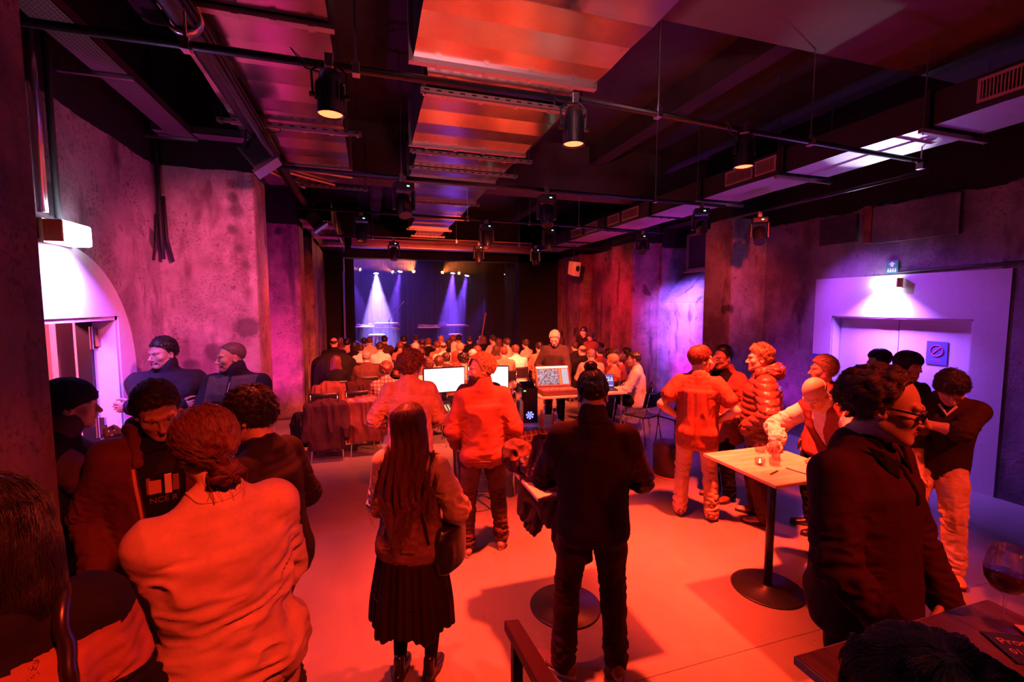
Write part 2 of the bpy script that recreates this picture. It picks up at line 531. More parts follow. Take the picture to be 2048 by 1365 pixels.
# doorway lining, dark frame post with hinges, corridor beyond
j = MB().box((-2.50, 4.965, 0), (-2.19, 5.0, 2.12)).box((-2.50, 3.42, 0), (-2.19, 3.455, 2.12)).box((-2.50, 3.42, 2.085), (-2.19, 5.0, 2.12))
struct('trim_2', j, M_WHITE)
M_CORR = mat('corridor wall paint', (0.66, 0.52, 0.52), 0.7)
struct('wall_corridor', MB().box((-4.4, 2.2, 0), (-4.3, 6.6, 2.7)).box((-4.3, 6.5, 0), (-2.52, 6.6, 2.7)).box((-4.3, 2.2, 0), (-2.52, 2.3, 2.7)).box((-4.4, 2.2, 2.7), (-2.52, 6.6, 2.76)), M_CORR)
d1 = struct('door_1', MB().box((-2.46, 4.92, 0.0), (-2.36, 4.965, 2.085)).box((-2.46, 3.455, 0.0), (-2.36, 3.50, 2.085)), M_BMETAL)
MB().box((-2.70, 5.03, 0.02), (-2.655, 5.95, 2.08)).build('door_leaf', M_DOORW, d1)
for z in (0.25, 1.05, 1.85):
    MB().box((-2.36, 4.945, z), (-2.31, 4.965, z + 0.16)).tube([(-2.355, 4.93, z - 0.02), (-2.355, 4.93, z + 0.18)], 0.014).build('hinge', M_STEEL, d1)
# piers and bays further down the left side
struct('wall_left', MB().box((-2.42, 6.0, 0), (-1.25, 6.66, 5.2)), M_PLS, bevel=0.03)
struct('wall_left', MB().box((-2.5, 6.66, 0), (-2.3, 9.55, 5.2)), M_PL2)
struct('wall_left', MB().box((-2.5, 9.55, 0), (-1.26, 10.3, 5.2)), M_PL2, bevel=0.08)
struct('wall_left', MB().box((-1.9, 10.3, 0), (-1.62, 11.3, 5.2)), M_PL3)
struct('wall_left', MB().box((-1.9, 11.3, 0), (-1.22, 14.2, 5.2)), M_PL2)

# ---- right side
w = MB()
w.box((6.85, -3.0, 0), (7.1, 3.53, 5.2)).box((6.85, 5.27, 0), (7.1, 6.57, 5.2)).box((6.85, 3.53, 2.05), (7.1, 5.27, 5.2))
struct('wall_right', w, M_PL3)
w = MB()
w.box((6.835, 3.22, 0), (6.85, 3.53, 2.63)).box((6.835, 5.27, 0), (6.85, 5.56, 2.63)).box((6.835, 3.53, 2.05), (6.85, 5.27, 2.63))
struct('trim_3', w, M_WHITE)
struct('trim_4', MB().box((6.85, 5.25, 0), (7.12, 5.27, 2.05)).box((6.85, 3.53, 0), (7.12, 3.55, 2.05)).box((6.85, 3.53, 2.03), (7.12, 5.27, 2.05)), M_WHITE)
for i, (a, b) in enumerate(((3.556, 4.416), (4.424, 5.244))):
    d = struct('door_%d' % (2 + i), MB().box((7.0, a, 0.015), (7.05, b, 2.025)), M_DOORW)
    MB().box((6.994, a + 0.1 if i else b - 0.16, 0.95), (7.0, a + 0.16 if i else b - 0.1, 1.2)).tube([(6.955, (a + 0.13) if i else (b - 0.13), 1.08), (6.955, (a + 0.25) if i else (b - 0.25), 1.08)], 0.011).build('door_handle', M_STEEL, d)
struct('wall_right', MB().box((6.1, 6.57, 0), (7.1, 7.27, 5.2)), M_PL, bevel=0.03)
# bay with the high splayed window
wx, wy0, wy1, wz0, wz1 = 7.55, 8.75, 9.62, 3.05, 3.95
oy0, oy1, oz0 = 7.9, 9.66, 2.28
w = MB()
w.box((6.85, 7.27, 0), (7.1, oy0, 5.2)).box((6.85, oy0, 0), (7.1, oy1, oz0)).box((6.85, oy1, 0), (7.1, 9.75, 5.2)).box((6.85, oy0, 4.1), (7.1, oy1, 5.2))
struct('wall_right', w, M_PL)
w = MB()
w.quad((6.85, oy0, oz0), (6.85, oy1, oz0), (wx, wy1, wz0), (wx, wy0, wz0))
w.quad((6.85, oy1, oz0), (6.85, oy1, 4.1), (wx, wy1, 4.1), (wx, wy1, wz0))
w.quad((6.85, oy0, 4.1), (6.85, oy0, oz0), (wx, wy0, wz0), (wx, wy0, 4.1))
w.quad((6.85, oy0, 4.1), (wx, wy0, 4.1), (wx, wy1, 4.1), (6.85, oy1, 4.1))
struct('wall_window_splay', w, M_PL3, solid=0.02)
win = struct('window_1', MB().box((wx + 0.02, wy0, wz0), (wx + 0.05, wy1, wz1)), mat('dim window glass', (0.10, 0.08, 0.14), 0.2))
f = MB().box((wx - 0.03, wy0, wz0), (wx + 0.02, wy1, wz0 + 0.06)).box((wx - 0.03, wy0, wz0), (wx + 0.02, wy0 + 0.05, wz1)).box((wx - 0.03, wy1 - 0.05, wz0), (wx + 0.02, wy1, wz1)).box((wx - 0.03, wy0, wz1 - 0.05), (wx + 0.02, wy1, wz1))
f.build('window_frame', M_WHITE, win)
MB().box((wx - 0.09, wy0 - 0.04, wz0 - 0.05), (wx + 0.02, wy1 + 0.04, wz0)).build('window_sill', M_WHITE, win)
struct('wall_right', MB().box((6.1, 9.75, 0), (7.1, 10.8, 5.2)), M_PL2, bevel=0.03)
struct('wall_right', MB().box((6.45, 10.8, 0), (7.1, 12.6, 5.2)), M_PL2)
struct('wall_right', MB().box((6.1, 12.6, 0), (7.1, 14.4, 5.2)), M_PL2, bevel=0.03)
# back of the room behind the camera
struct('wall_back', MB().box((-4.4, -3.2, 0), (7.6, -3.0, 5.2)), M_BLACK)
struct('wall_left', MB().box((-3.6, -3.0, 0), (-3.4, 2.36, 5.2)), M_BLACK)

# raised niches and patches in the stone above the right doorway
struct('wall_niche', MB().box((6.80, 4.95, 3.15), (6.86, 5.52, 3.55)), mat('dark patch of old masonry', (0.05, 0.04, 0.045), 0.9, var=0.4, scale=6))
struct('trim_5', MB().box((6.80, 4.74, 3.1), (6.87, 4.84, 3.62)), mat('rust strip', (0.25, 0.07, 0.05), 0.8, var=0.3))
struct('trim_6', MB().box((6.79, 3.72, 3.08), (6.87, 4.72, 3.58)), M_PL3)

# ---- stage end
struct('wall_stage_left', MB().box((-1.75, 14.36, 0), (-0.72, 14.6, 5.2)), M_DRAPE)
struct('wall_stage_right', MB().box((4.72, 14.4, 0), (6.2, 14.8, 5.2)), M_DRAPE)
struct('wall_stage_top', MB().box((-1.75, 14.4, 3.62), (6.2, 14.8, 5.2)), M_DRAPE)
struct('wall_stage_back', MB().box((-3.2, 19.0, 0), (7.2, 19.2, 5.2)), M_DRAPE)
struct('wall_stage_side', MB().box((-3.3, 14.6, 0), (-3.1, 19.2, 5.2)), M_DRAPE)
struct('wall_stage_side', MB().box((7.0, 14.6, 0), (7.2, 19.2, 5.2)), M_DRAPE)
struct('floor_stage', MB().box((-3.2, 14.85, 0), (7.1, 19.0, 0.55)), mat('black stage floor', (0.035, 0.03, 0.035), 0.35))
# gathered drapes hanging at the sides of the stage
def drape(x0, x1, y, z0, z1, name, lab, amp=0.05, n=14):
    m = MB()
    m.grid(lambda u, v: (x0 + (x1 - x0) * u, y + amp * math.sin(u * n * 2 * PI) * (0.6 + 0.4 * (1 - v)), z0 + (z1 - z0) * v), n * 8, 6)
    o = m.build(name, M_DRAPE, smooth=True, solid=0.006)
    tag(o, lab, 'curtain')
drape(-0.72, -0.45, 15.2, 0.57, 4.6, 'stage_curtain', 'narrow black leg curtain at the stage edge beside the left column', n=4)
drape(4.05, 4.75, 16.2, 0.57, 4.6, 'stage_curtain', 'wide black leg curtain on the dark side of the stage', n=8)
drape(-1.4, 6.4, 18.6, 0.57, 4.9, 'stage_backdrop', 'black full width backdrop curtain behind the stage gear', n=40, amp=0.06)
struct('trim_7', MB().box((-0.735, 14.15, 0.9), (-0.715, 14.62, 3.2)), mat('violet strip paint', (0.20, 0.14, 0.30), 0.7))

# ================================================================== DUCTS AND RAILS OVERHEAD
def duct_section(mb, xl0, xr, z0, z1, y0, y1, xl1=None, crease=0.28):
    """sheet metal box with a lightly cross-creased underside"""
    xl1 = xl0 if xl1 is None else xl1
    n = max(1, int((y1 - y0) / crease)); last = None
    for i in range(n):
        a, b = y0 + (y1 - y0) * i / n, y0 + (y1 - y0) * (i + 1) / n
        xa, xb = xl0 + (xl1 - xl0) * i / n, xl0 + (xl1 - xl0) * (i + 1) / n
        za, zb = (z0, z0 - 0.011) if i % 2 else (z0 - 0.011, z0)
        mb.quad((xa, a, za), (xa, a, z1), (xb, b, z1), (xb, b, zb), 1)
        mb.quad((xa, a, za), (xb, b, zb), (xr, b, zb), (xr, a, za), 0)
        mb.quad((xr, a, za), (xr, b, zb), (xr, b, z1), (xr, a, z1), 1)
        mb.quad((xa, a, z1), (xr, a, z1), (xr, b, z1), (xb, b, z1), 1)
    return mb

def flange(name, xl, xr, z0, z1, y, parent, m=M_GALV2, d=0.03, e=0.035):
    mb = MB()
    mb.box((xl - e, y - d, z0 - e), (xr + e, y + d, z0)).box((xl - e, y - d, z1), (xr + e, y + d, z1 + e))
    mb.box((xl - e, y - d, z0), (xl, y + d, z1)).box((xr, y - d, z0), (xr + e, y + d, z1))
    for i in range(4):
        x = xl + (xr - xl) * (i + 0.5) / 4
        mb.box((x - 0.02, y - d - 0.006, z0 - e - 0.008), (x + 0.02, y + d + 0.006, z0 - e + 0.01))
    return mb.build(name, m, parent)

def rail(name, x0, x1, y, z, ztop, label):
    """slotted channel hung on two threaded rods"""
    r = empty(name, (0, 0, 0), 0, label, 'rail', 'slotted duct hanger rails')
    mb = MB(); h, d = 0.022, 0.021
    mb.box((x0, y - d, z + h - 0.004), (x1, y + d, z + h)).box((x0, y - d, z - h), (x1, y - d + 0.004, z + h)).box((x0, y + d - 0.004, z - h), (x1, y + d, z + h))
    mb.build('channel', M_GALV2, r)
    mb = MB(); n = int((x1 - x0) / 0.1)
    for i in range(n):
        x = x0 + (x1 - x0) * (i + 0.5) / n
        mb.box((x - 0.022, y - d - 0.002, z - 0.006), (x + 0.022, y - d - 0.0002, z + 0.006))
    s = mb.build('slots', M_BLACK, r); s['kind'] = 'stuff'
    for x in (x0 + 0.04, x1 - 0.04):
        MB().tube([(x, y, z - h - 0.02), (x, y, min(ztop, 4.74 if y > 8 else 4.85))], 0.006, 6).build('threaded_rod', M_STEEL, r)
        MB().tube([(x, y, z - h - 0.014), (x, y, z - h)], 0.013, 6).build('nut', M_STEEL, r)
    return r

# central supply duct, stepping narrower towards the stage
dc = empty('ventilation_duct', (0, 0, 0), 0, 'bright metal ventilation duct along the middle of the ceiling, glowing red underneath', 'duct')
Z0, Z1 = 4.10, 4.55
secs = [(-1.8, 3.66, 0.36), (4.26, 5.52, 0.51), (5.86, 6.95, 0.60), (7.2, 8.3, 0.70), (8.55, 9.8, 0.82), (10.0, 11.4, 0.98), (11.6, 13.5, 1.18)]
for i, (a, b, xl) in enumerate(secs):
    duct_section(MB(), xl, 1.87, Z0, Z1, a, b).build('duct_section', [M_GALV, M_DUCTB], dc)
    flange('flange', xl, 1.87, Z0, Z1, b + 0.03, dc)
    if i:
        pa, pb, px = secs[i - 1]
        mb = MB(); y0, y1 = pb + 0.06, a - 0.06
        duct_section(mb, px + 0.10 if i == 1 else px + 0.05, 1.80, Z0 + 0.06, Z1 - 0.05, y0, y1, xl + 0.03).build('duct_reducer', [M_GALV, M_DUCTB], dc)
        flange('flange', xl, 1.87, Z0, Z1, a - 0.03, dc, e=0.02)
for k, (y, x0, x1) in enumerate(((4.12, 0.46, 2.02), (5.72, 0.50, 2.05), (6.42, 0.55, 2.08), (7.08, 0.50, 1.95), (8.42, 0.60, 2.0), (9.9, 0.72, 2.0), (11.5, 0.9, 2.0), (12.6, 1.1, 2.0))):
    rail('duct_hanger_rail', x0, x1, y, Z0 - 0.03, 5.2, 'slotted rail on thin rods under the central duct, %s' % (
        'nearest the camera', 'second from the camera', 'third from the camera', 'fourth from the camera', 'fifth from the camera', 'sixth from the camera', 'seventh from the camera', 'last before the stage')[k])
# left duct ending in an elbow towards the wall
dl = empty('ventilation_duct', (0, 0, 0), 0, 'dusky metal ventilation duct above the left side that bends to the wall', 'duct')
LX0, LX1 = -1.28, -0.22
ls = [(-1.5, 3.40, -1.05), (3.50, 5.38, -1.22), (5.48, 6.75, LX0)]
for i, (a, b, xl) in enumerate(ls):
    duct_section(MB(), xl, LX1, Z0, Z1, a, b, xl - 0.06).build('duct_section', [M_GALV, M_DUCTB], dl)
    flange('flange', xl - 0.06, LX1, Z0, Z1, b + 0.05, dl)
mb = MB(); cx_, cy_ = -1.45, 6.85; n = 7
for i in range(n):                                                   # elbow of flat gores
    a0_, a1_ = PI / 2 * i / n, PI / 2 * (i + 1) / n
    def P_(a, r, z): return (cx_ + r * math.cos(a), cy_ + r * math.sin(a), z)
    ri, ro = 0.12, LX1 - cx_
    mb.quad(P_(a0_, ri, Z0), P_(a1_, ri, Z0), P_(a1_, ro, Z0 - 0.006), P_(a0_, ro, Z0), 0)
    mb.quad(P_(a0_, ro, Z0), P_(a1_, ro, Z0), P_(a1_, ro, Z1), P_(a0_, ro, Z1), 1)
    mb.quad(P_(a0_, ri, Z0), P_(a0_, ri, Z1), P_(a1_, ri, Z1), P_(a1_, ri, Z0), 1)
    mb.quad(P_(a0_, ri, Z1), P_(a0_, ro, Z1), P_(a1_, ro, Z1), P_(a1_, ri, Z1), 1)
mb.build('duct_elbow', [M_GALV, M_DUCTB], dl)
for i in (1, 3, 5):
    a = PI / 2 * i / n + 0.05
    p0 = (cx_ + 0.1 * math.cos(a), cy_ + 0.1 * math.sin(a), Z0 - 0.02); p1 = (cx_ + 1.3 * math.cos(a), cy_ + 1.3 * math.sin(a), Z0 - 0.02)
    MB().tube([p0, p1], 0.018, 4).build('seam_bar', M_GALV2, dl)
duct_section(MB(), -2.2, cx_, Z0, Z1, cy_ + 0.12, cy_ + 1.23).build('duct_section', [M_GALV, M_DUCTB], dl)
rail('duct_hanger_rail', -1.40, -0.04, 5.30, Z0 - 0.05, 5.2, 'slotted rail under the left duct behind the big pipe')
rail('duct_hanger_rail', -1.20, 0.02, 7.75, Z0 - 0.05, 5.2, 'slotted rail under the elbow of the left duct')
# a smaller boxed duct along the left wall nearer the stage
dq = empty('ventilation_duct', (0, 0, 0), 0, 'small purple lit duct along the left wall near the stage', 'duct')
duct_section(MB(), -1.15, -0.62, 3.72, 4.05, 8.8, 13.8).build('duct_section', [M_GALV, M_DUCTB], dq)
for y in (9.6, 11.0, 12.4): flange('flange', -1.15, -0.62, 3.72, 4.05, y, dq)
# right duct, black sides, with slotted grilles
dr = empty('ventilation_duct', (0, 0, 0), 0, 'black sided ventilation duct with slotted grilles along the right wall', 'duct')
RX0, RX1, RZ0, RZ1 = 5.05, 5.76, 3.90, 4.19
for a, b in ((-2.0, 3.02), (3.10, 4.60), (4.70, 6.10), (6.2, 7.5), (7.6, 9.2), (9.3, 11.2), (11.3, 13.4)):
    duct_section(MB(), RX0, RX1, RZ0, RZ1, a, b, crease=0.5).build('duct_section', [M_GALVR, M_DUCTB], dr)
    flange('flange', RX0, RX1, RZ0, RZ1, b + 0.04, dr, M_DUCTB, 0.02, 0.03)
M_GRILLE = mat('painted grille', (0.60, 0.40, 0.40), 0.5)
def grille(y0, y1, n):
    g = MB(); x = RX0
    z0, z1 = RZ0 + 0.055, RZ1 - 0.035; t = 0.024
    g.box((x - 0.014, y0, z0), (x, y1, z0 + t)).box((x - 0.014, y0, z1 - t), (x, y1, z1)).box((x - 0.014, y0, z0 + t), (x, y0 + t, z1 - t)).box((x - 0.014, y1 - t, z0 + t), (x, y1, z1 - t))
    o = g.build('grille', M_GRILLE, dr)
    MB().box((x - 0.002, y0 + t, z0 + t), (x - 0.0005, y1 - t, z1 - t)).build('grille_back', M_BLACK, o)
    me = None
    for i in range(n):
        y = y0 + t + (y1 - y0 - 2 * t) * (i + 0.5) / n
        if me is None:
            me = MB().box((-0.010, -0.004, z0 + t), (0, 0.004, z1 - t)).mesh('slat'); me.materials.append(M_GRILLE)
        s = bpy.data.objects.new('slat', me); col.objects.link(s); s.parent = o; s.location = (x - 0.002, y, 0)
grille(1.98, 2.70, 28); grille(4.74, 5.08, 14); grille(5.12, 5.62, 18)
grille(7.9, 8.5, 14); grille(8.62, 9.1, 12); grille(9.6, 10.2, 12); grille(10.4, 11.0, 10)
for y, k in ((3.06, 'nearest the camera'), (4.66, 'behind the red lamp'), (6.16, 'over the stone pier')):
    r = empty('duct_hanger_rail', (0, 0, 0), 0, 'slotted rail carrying the right duct, %s' % k, 'rail', 'right duct hanger rails')
    MB().box((RX0 - 0.1, y - 0.02, RZ0 - 0.075), (RX1 + 0.14, y + 0.02, RZ0 - 0.035)).build('channel', M_GALV2, r)
    for x in (RX0 - 0.06, RX1 + 0.1): MB().tube([(x, y, RZ0 - 0.09), (x, y, 4.6 if y < 3.4 else 5.2)], 0.007, 6).build('threaded_rod', M_STEEL, r)
# perforated plenum in front of the stage
def perf_mat(name, c, s=90):
    m, nt, bs = _new(name)
    tc = nt.nodes.new('ShaderNodeTexCoord'); v = nt.nodes.new('ShaderNodeTexVoronoi'); v.inputs['Scale'].default_value = s
    v.inputs['Randomness'].default_value = 0.0
    nt.links.new(tc.outputs['Object'], v.inputs['Vector'])
    r = ramp(nt, v.outputs['Distance'], [(0.28, 0.012), (0.36, 1.0)])
    nt.links.new(mixc(nt, r.outputs[0], (0.02, 0.015, 0.015), c), bs.inputs['Base Color'])
    bs.inputs['Roughness'].default_value = 0.45; bs.inputs['Metallic'].default_value = 0.5
    return m
pl = empty('plenum_box', (0, 0, 0), 0, 'long perforated metal plenum box hung across in front of the stage', 'duct')
for i in range(6):
    x = -0.43 + i * 0.853
    MB().box((x, 13.0, 3.80), (x + 0.848, 13.35, 4.07)).build('perforated_panel', perf_mat('perforated sheet', (0.62, 0.32, 0.22), 26), pl)
MB().box((-0.45, 12.98, 3.775), (4.71, 13.37, 3.80)).build('edge_rail', M_GALV2, pl)

# ---- lighting pipes, conduits, cable trays
def pipe(name, pts, r, m, label, cat='pipe', rods=(), ztop=5.2, n=10):
    o = empty(name, (0, 0, 0), 0, label, cat)
    MB().tube(pts, r, n).build('tube', m, o, smooth=True)
    for x, y, z in rods:
        MB().tube([(x, y, z), (x, y, ztop if not isinstance(ztop, dict) else ztop[x])], 0.007, 6).build('drop_rod', M_STEEL, o)
        MB().cbox((x, y, z), (0.05, 0.07, 0.075)).cbox((x + 0.0, y, z + 0.05), (0.02, 0.03, 0.04)).build('pipe_clamp', M_STEEL, o, bevel=0.006)
    return o
pipe('lighting_pipe', [(-2.15, 3.26, 3.75), (1.55, 3.25, 3.75)], 0.026, M_BMETAL, 'black lighting pipe crossing the room nearest the camera, left length', rods=[(-1.0, 3.26, 3.75), (-0.05, 3.26, 3.75)])
pipe('lighting_pipe', [(1.50, 3.25, 3.77), (3.4, 3.37, 3.76), (5.72, 3.47, 3.75)], 0.024, M_BMETAL, 'black lighting pipe crossing the room nearest the camera, right length', rods=[(2.27, 3.30, 3.77), (4.02, 3.40, 3.76)], ztop=4.6)
pipe('lighting_pipe', [(-0.9, 5.72, 3.75), (5.3, 5.9, 3.75)], 0.024, M_BMETAL, 'second black lighting pipe across the room, above the sound desk', rods=[(0.4, 5.76, 3.75), (2.28, 5.8, 3.75), (4.02, 5.86, 3.75)])
pipe('lighting_pipe', [(-1.05, 7.95, 3.75), (6.0, 8.4, 3.75)], 0.024, M_BMETAL, 'third black lighting pipe across the room, over the seats', rods=[(0.55, 8.06, 3.75), (1.7, 8.12, 3.75), (3.95, 8.28, 3.75), (2.9, 8.2, 3.75)], ztop=4.3)
pipe('lighting_pipe', [(-1.0, 10.7, 3.72), (6.0, 11.1, 3.72)], 0.024, M_BMETAL, 'fourth black lighting pipe across the room, farthest from the camera', rods=[(0.1, 10.76, 3.72), (2.0, 10.86, 3.72), (3.6, 10.96, 3.72)])
pipe('lighting_pipe', [(5.62, 3.35, 3.62), (5.72, 6.3, 3.64)], 0.022, M_BMETAL, 'short pipe running lengthwise under the right duct', rods=[(5.64, 3.46, 3.70)], ztop=3.9)
pipe('lighting_pipe', [(-1.06, 6.25, 4.0), (-1.0, 12.5, 3.95)], 0.06, M_BMETAL, 'dark lengthwise pipe on the left beyond the spotlight')
bp = pipe('cable_pipe', [(-1.16, -1.5, 4.0), (-1.06, 3.6, 4.0), (-1.08, 6.2, 4.0)], 0.075, M_BMETAL, 'thick dark lengthwise pipe with cables along the left duct')
for dx, dz in ((0.07, 0.05), (0.085, 0.02), (0.08, -0.02), (0.06, -0.05)):
    MB().tube([(-1.16 + dx, -1.5, 4.0 + dz), (-1.06 + dx, 3.6, 4.0 + dz - 0.005), (-1.08 + dx, 6.2, 4.0 + dz)], 0.012, 6).build('cable', M_RUBBER, bp)
MB().lathe([(0.085, -0.03), (0.105, -0.03), (0.105, 0.03), (0.085, 0.03)], 20, T(-1.065, 3.45, 4.0) @ Matrix.Rotation(PI / 2, 4, 'X')).build('pipe_collar', M_STEEL, bp, smooth=True)
# perforated trays high on the left
ct = empty('cable_tray', (0, 0, 0), 0, 'perforated metal cable tray high along the left wall', 'tray')
M_PERF = perf_mat('perforated tray', (0.16, 0.12, 0.14), 34)
MB().box((-1.98, -1.0, 4.0), (-1.74, 5.9, 4.006)).build('tray_base', M_PERF, ct)
for x in (-1.98, -1.745): MB().box((x, -1.0, 4.0), (x + 0.005, 5.9, 4.07)).build('tray_edge', mat('tray edge', (0.22, 0.14, 0.14), 0.4, 0.8), ct)
for y in (1.4, 2.9, 4.4, 5.8): MB().box((-2.2, y, 3.97), (-1.72, y + 0.035, 3.995)).build('bracket', M_STEEL, ct)
ct = empty('cable_tray', (0, 0, 0), 0, 'perforated cable tray above the stained left pier', 'tray')
MB().box((-2.1, 5.70, 4.02), (-1.15, 5.90, 4.026)).build('tray_base', M_PERF, ct)
for y in (5.70, 5.895): MB().box((-2.1, y, 4.02), (-1.15, y + 0.005, 4.09)).build('tray_edge', mat('tray edge dark', (0.14, 0.11, 0.13), 0.4, 0.8), ct)
# conduits and cables on the left wall
pipe('conduit', [(-2.14, 4.02, 2.86), (-2.14, 4.02, 4.6)], 0.03, M_STEEL, 'shiny steel conduit coming down the left wall to the emergency light')
pipe('wall_cable', [(-2.16, 4.22, 2.85), (-2.16, 4.22, 4.6)], 0.022, M_RUBBER, 'thick black cable down the left wall above the emergency light', 'cable')
wc = pipe('wall_cable', [(-2.15, 5.93, 4.3), (-2.15, 5.93, 3.0), (-2.13, 5.90, 2.72)], 0.022, M_RUBBER, 'black cable bundle hanging in the corner beside the stained pier', 'cable')
MB().tube([(-2.12, 5.96, 3.4), (-2.11, 5.96, 2.95), (-2.06, 5.95, 2.70)], 0.018, 8).build('cable_strand', M_RUBBER, wc, smooth=True)
MB().tube([(-2.17, 5.90, 3.2), (-2.18, 5.88, 2.9), (-2.19, 5.82, 2.70)], 0.014, 8).build('cable_strand', M_RUBBER, wc, smooth=True)
pipe('wall_cable', [(6.82, 4.36, 2.665), (6.82, 3.2, 2.69), (6.82, 1.5, 2.72)], 0.016, M_RUBBER, 'black cable running from the right emergency light along the wall', 'cable')

# ================================================================== LAMPS
M_LENS = emit('hot red lens', (1.0, 0.09, 0.03), 7)
def par_can(loc, power, lit, label, ptop=3.75, cone=66):
    x, y, z = loc
    o = empty('red_par_lamp', (x, y, 0), 0, label, 'lamp', 'red lamps on the nearest pipe')
    prof = [(0.0, 0.27), (0.05, 0.27), (0.062, 0.24), (0.075, 0.20), (0.078, 0.02), (0.086, 0.0), (0.080, 0.0), (0.074, 0.015)]
    MB().lathe(prof, 28, T(0, 0, z)).build('lamp_body', M_PLAST, o, smooth=True)
    fins = MB()
    for i in range(14):
        a = 2 * PI * i / 14
        fins.cbox((0.08 * math.cos(a), 0.08 * math.sin(a), z + 0.14), (0.016, 0.004, 0.10), a)
    f_ = fins.build('cooling_fins', M_BMETAL, o); f_['kind'] = 'stuff'
    MB().lathe([(0.0, 0.012), (0.073, 0.012)], 28, T(0, 0, z)).build('lens', M_LENS, o)
    MB().tube([(-0.10, 0, z + 0.12), (-0.105, 0, z + 0.26), (-0.05, 0, z + 0.31), (0.05, 0, z + 0.31), (0.105, 0, z + 0.26), (0.10, 0, z + 0.12)], 0.008, 6).build('yoke', M_BMETAL, o)
    for s in (-1, 1): MB().tube([(s * 0.08, 0, z + 0.12), (s * 0.12, 0, z + 0.12)], 0.016, 10).build('tilt_knob', M_PLAST, o)
    MB().cbox((0, 0.0, ptop), (0.05, 0.075, 0.075)).tube([(0, 0, z + 0.31), (0, 0, ptop)], 0.009, 6).build('hook_clamp', M_STEEL, o, bevel=0.005)
    MB().tube([(0.0, 0.03, z + 0.26), (-0.14, 0.02, z + 0.28), (-0.22, 0.0, z + 0.38), (-0.14, 0, ptop - 0.02), (-0.02, 0, ptop - 0.03)], 0.005, 6).build('power_cable', M_RUBBER, o)
    if lit: spot('red_flood', (x, y, z - 0.005), (x, y, 0), power, RED, cone, 0.9, 0.06)
    return o
par_can((-0.21, 3.20, 3.42), 1150, True, 'glowing red lamp hanging under the left duct')
par_can((1.49, 3.23, 3.42), 3600, True, 'glowing red lamp hanging beside the central duct')
par_can((3.15, 3.30, 3.42), 4200, True, 'glowing red lamp in front of the right duct grille')
# lamps of the same row on the pipe above the bar, behind the camera
spot('red_flood', (0.75, -0.55, 3.7), (-0.45, 1.7, 1.25), 760, RED, 38, 0.8, 0.07)
spot('red_flood', (2.3, -0.9, 3.55), (2.2, 1.6, 0.5), 300, RED, 70, 0.6, 0.07)
spot('red_flood', (4.5, -0.1, 3.75), (4.35, 2.45, 0.8), 700, RED, 36, 0.9, 0.07)
spot('red_flood', (0.3, 0.5, 4.0), (0.45, 4.5, 1.2), 1700, RED, 30, 0.8, 0.07)
spot('red_flood', (3.4, -0.3, 3.75), (1.8, 1.1, 1.6), 130, RED, 36, 0.9, 0.07)
# ---- moving head spots
M_LED = emit('green status led', (0.25, 1.0, 0.65), 4)
def moving_head(loc, rz, tilt, label, power=0, target=None, color=AMBER, ang=70):
    x, y, z = loc
    o = empty('moving_head', (x, y, 0), rz, label, 'spotlight', 'moving head spotlights')
    MB().cbox((0, 0, z - 0.10), (0.22, 0.20, 0.09)).build('base', M_PLAST, o, bevel=0.015)
    MB().cbox((0, 0, z - 0.02), (0.06, 0.06, 0.1)).build('clamp', M_STEEL, o, bevel=0.005)
    for s in (-1, 1): MB().cbox((s * 0.115, 0, z - 0.25), (0.035, 0.09, 0.24)).build('yoke_arm', M_PLAST, o, bevel=0.012)
    h = MB().lathe([(0, -0.15), (0.06, -0.15), (0.085, -0.12), (0.088, 0.05), (0.08, 0.14), (0.074, 0.15), (0.07, 0.14)], 24, T(0, 0, z - 0.32) @ Matrix.Rotation(tilt, 4, 'X'))
    h = h.build('head', M_PLAST, o, smooth=True)
    MB().lathe([(0, 0.142), (0.07, 0.142)], 24, T(0, 0, z - 0.32) @ Matrix.Rotation(tilt, 4, 'X')).build('front_lens', mat('dark lens', (0.03, 0.03, 0.05), 0.05), h)
    MB().cbox((0.03, -0.103, z - 0.10), (0.03, 0.006, 0.012)).build('status_light', M_LED, o)
    if power: spot('audience_wash', (x, y + 0.02, z - 0.5), target, power, color, ang, 0.9, 0.08)
moving_head((0.42, 5.74, 3.73), R(10), R(150), 'moving head spot left of the duct on the second pipe', 1350, (0.6, 7.6, 1.0), AMBER, 84)
moving_head((2.29, 5.79, 3.73), R(-8), R(160), 'moving head spot by the drop rod on the second pipe', 2300, (2.3, 8.4, 1.0), AMBER, 105)
moving_head((4.85, 5.88, 3.73), R(-30), R(120), 'moving head spot hanging against the bright underside of the right duct', 1100, (3.9, 7.9, 0.9), AMBER, 70)
moving_head((-0.10, 8.02, 3.73), R(5), R(165), 'moving head spot hidden near the left duct elbow on the third pipe', 1400, (0.4, 10.3, 1.0), AMBER, 74)
moving_head((2.05, 8.13, 3.73), R(0), R(170), 'moving head spot under the narrowing duct on the third pipe', 2000, (2.2, 10.6, 1.0), AMBER, 105)
moving_head((3.30, 8.22, 3.73), R(0), R(165), 'moving head spot in the middle of the third pipe', 1800, (3.7, 10.4, 1.0), AMBER, 74)
moving_head((5.45, 8.36, 3.73), R(-30), R(130), 'moving head spot in front of the red wall on the third pipe', 2600, (6.95, 8.95, 2.0), (0.22, 0.09, 1.0), 62)
moving_head((0.55, 10.78, 3.70), R(0), R(170), 'small moving head spot on the fourth pipe in front of the stage light')
moving_head((2.55, 10.9, 3.70), R(0), R(170), 'small moving head spot on the fourth pipe right of the duct')
moving_head((4.05, 10.99, 3.70), R(0), R(165), 'small moving head spot near the dark right end of the fourth pipe')
moving_head((5.69, 5.60, 3.60), R(-40), R(140), 'black moving head spot hanging over the stone pier')
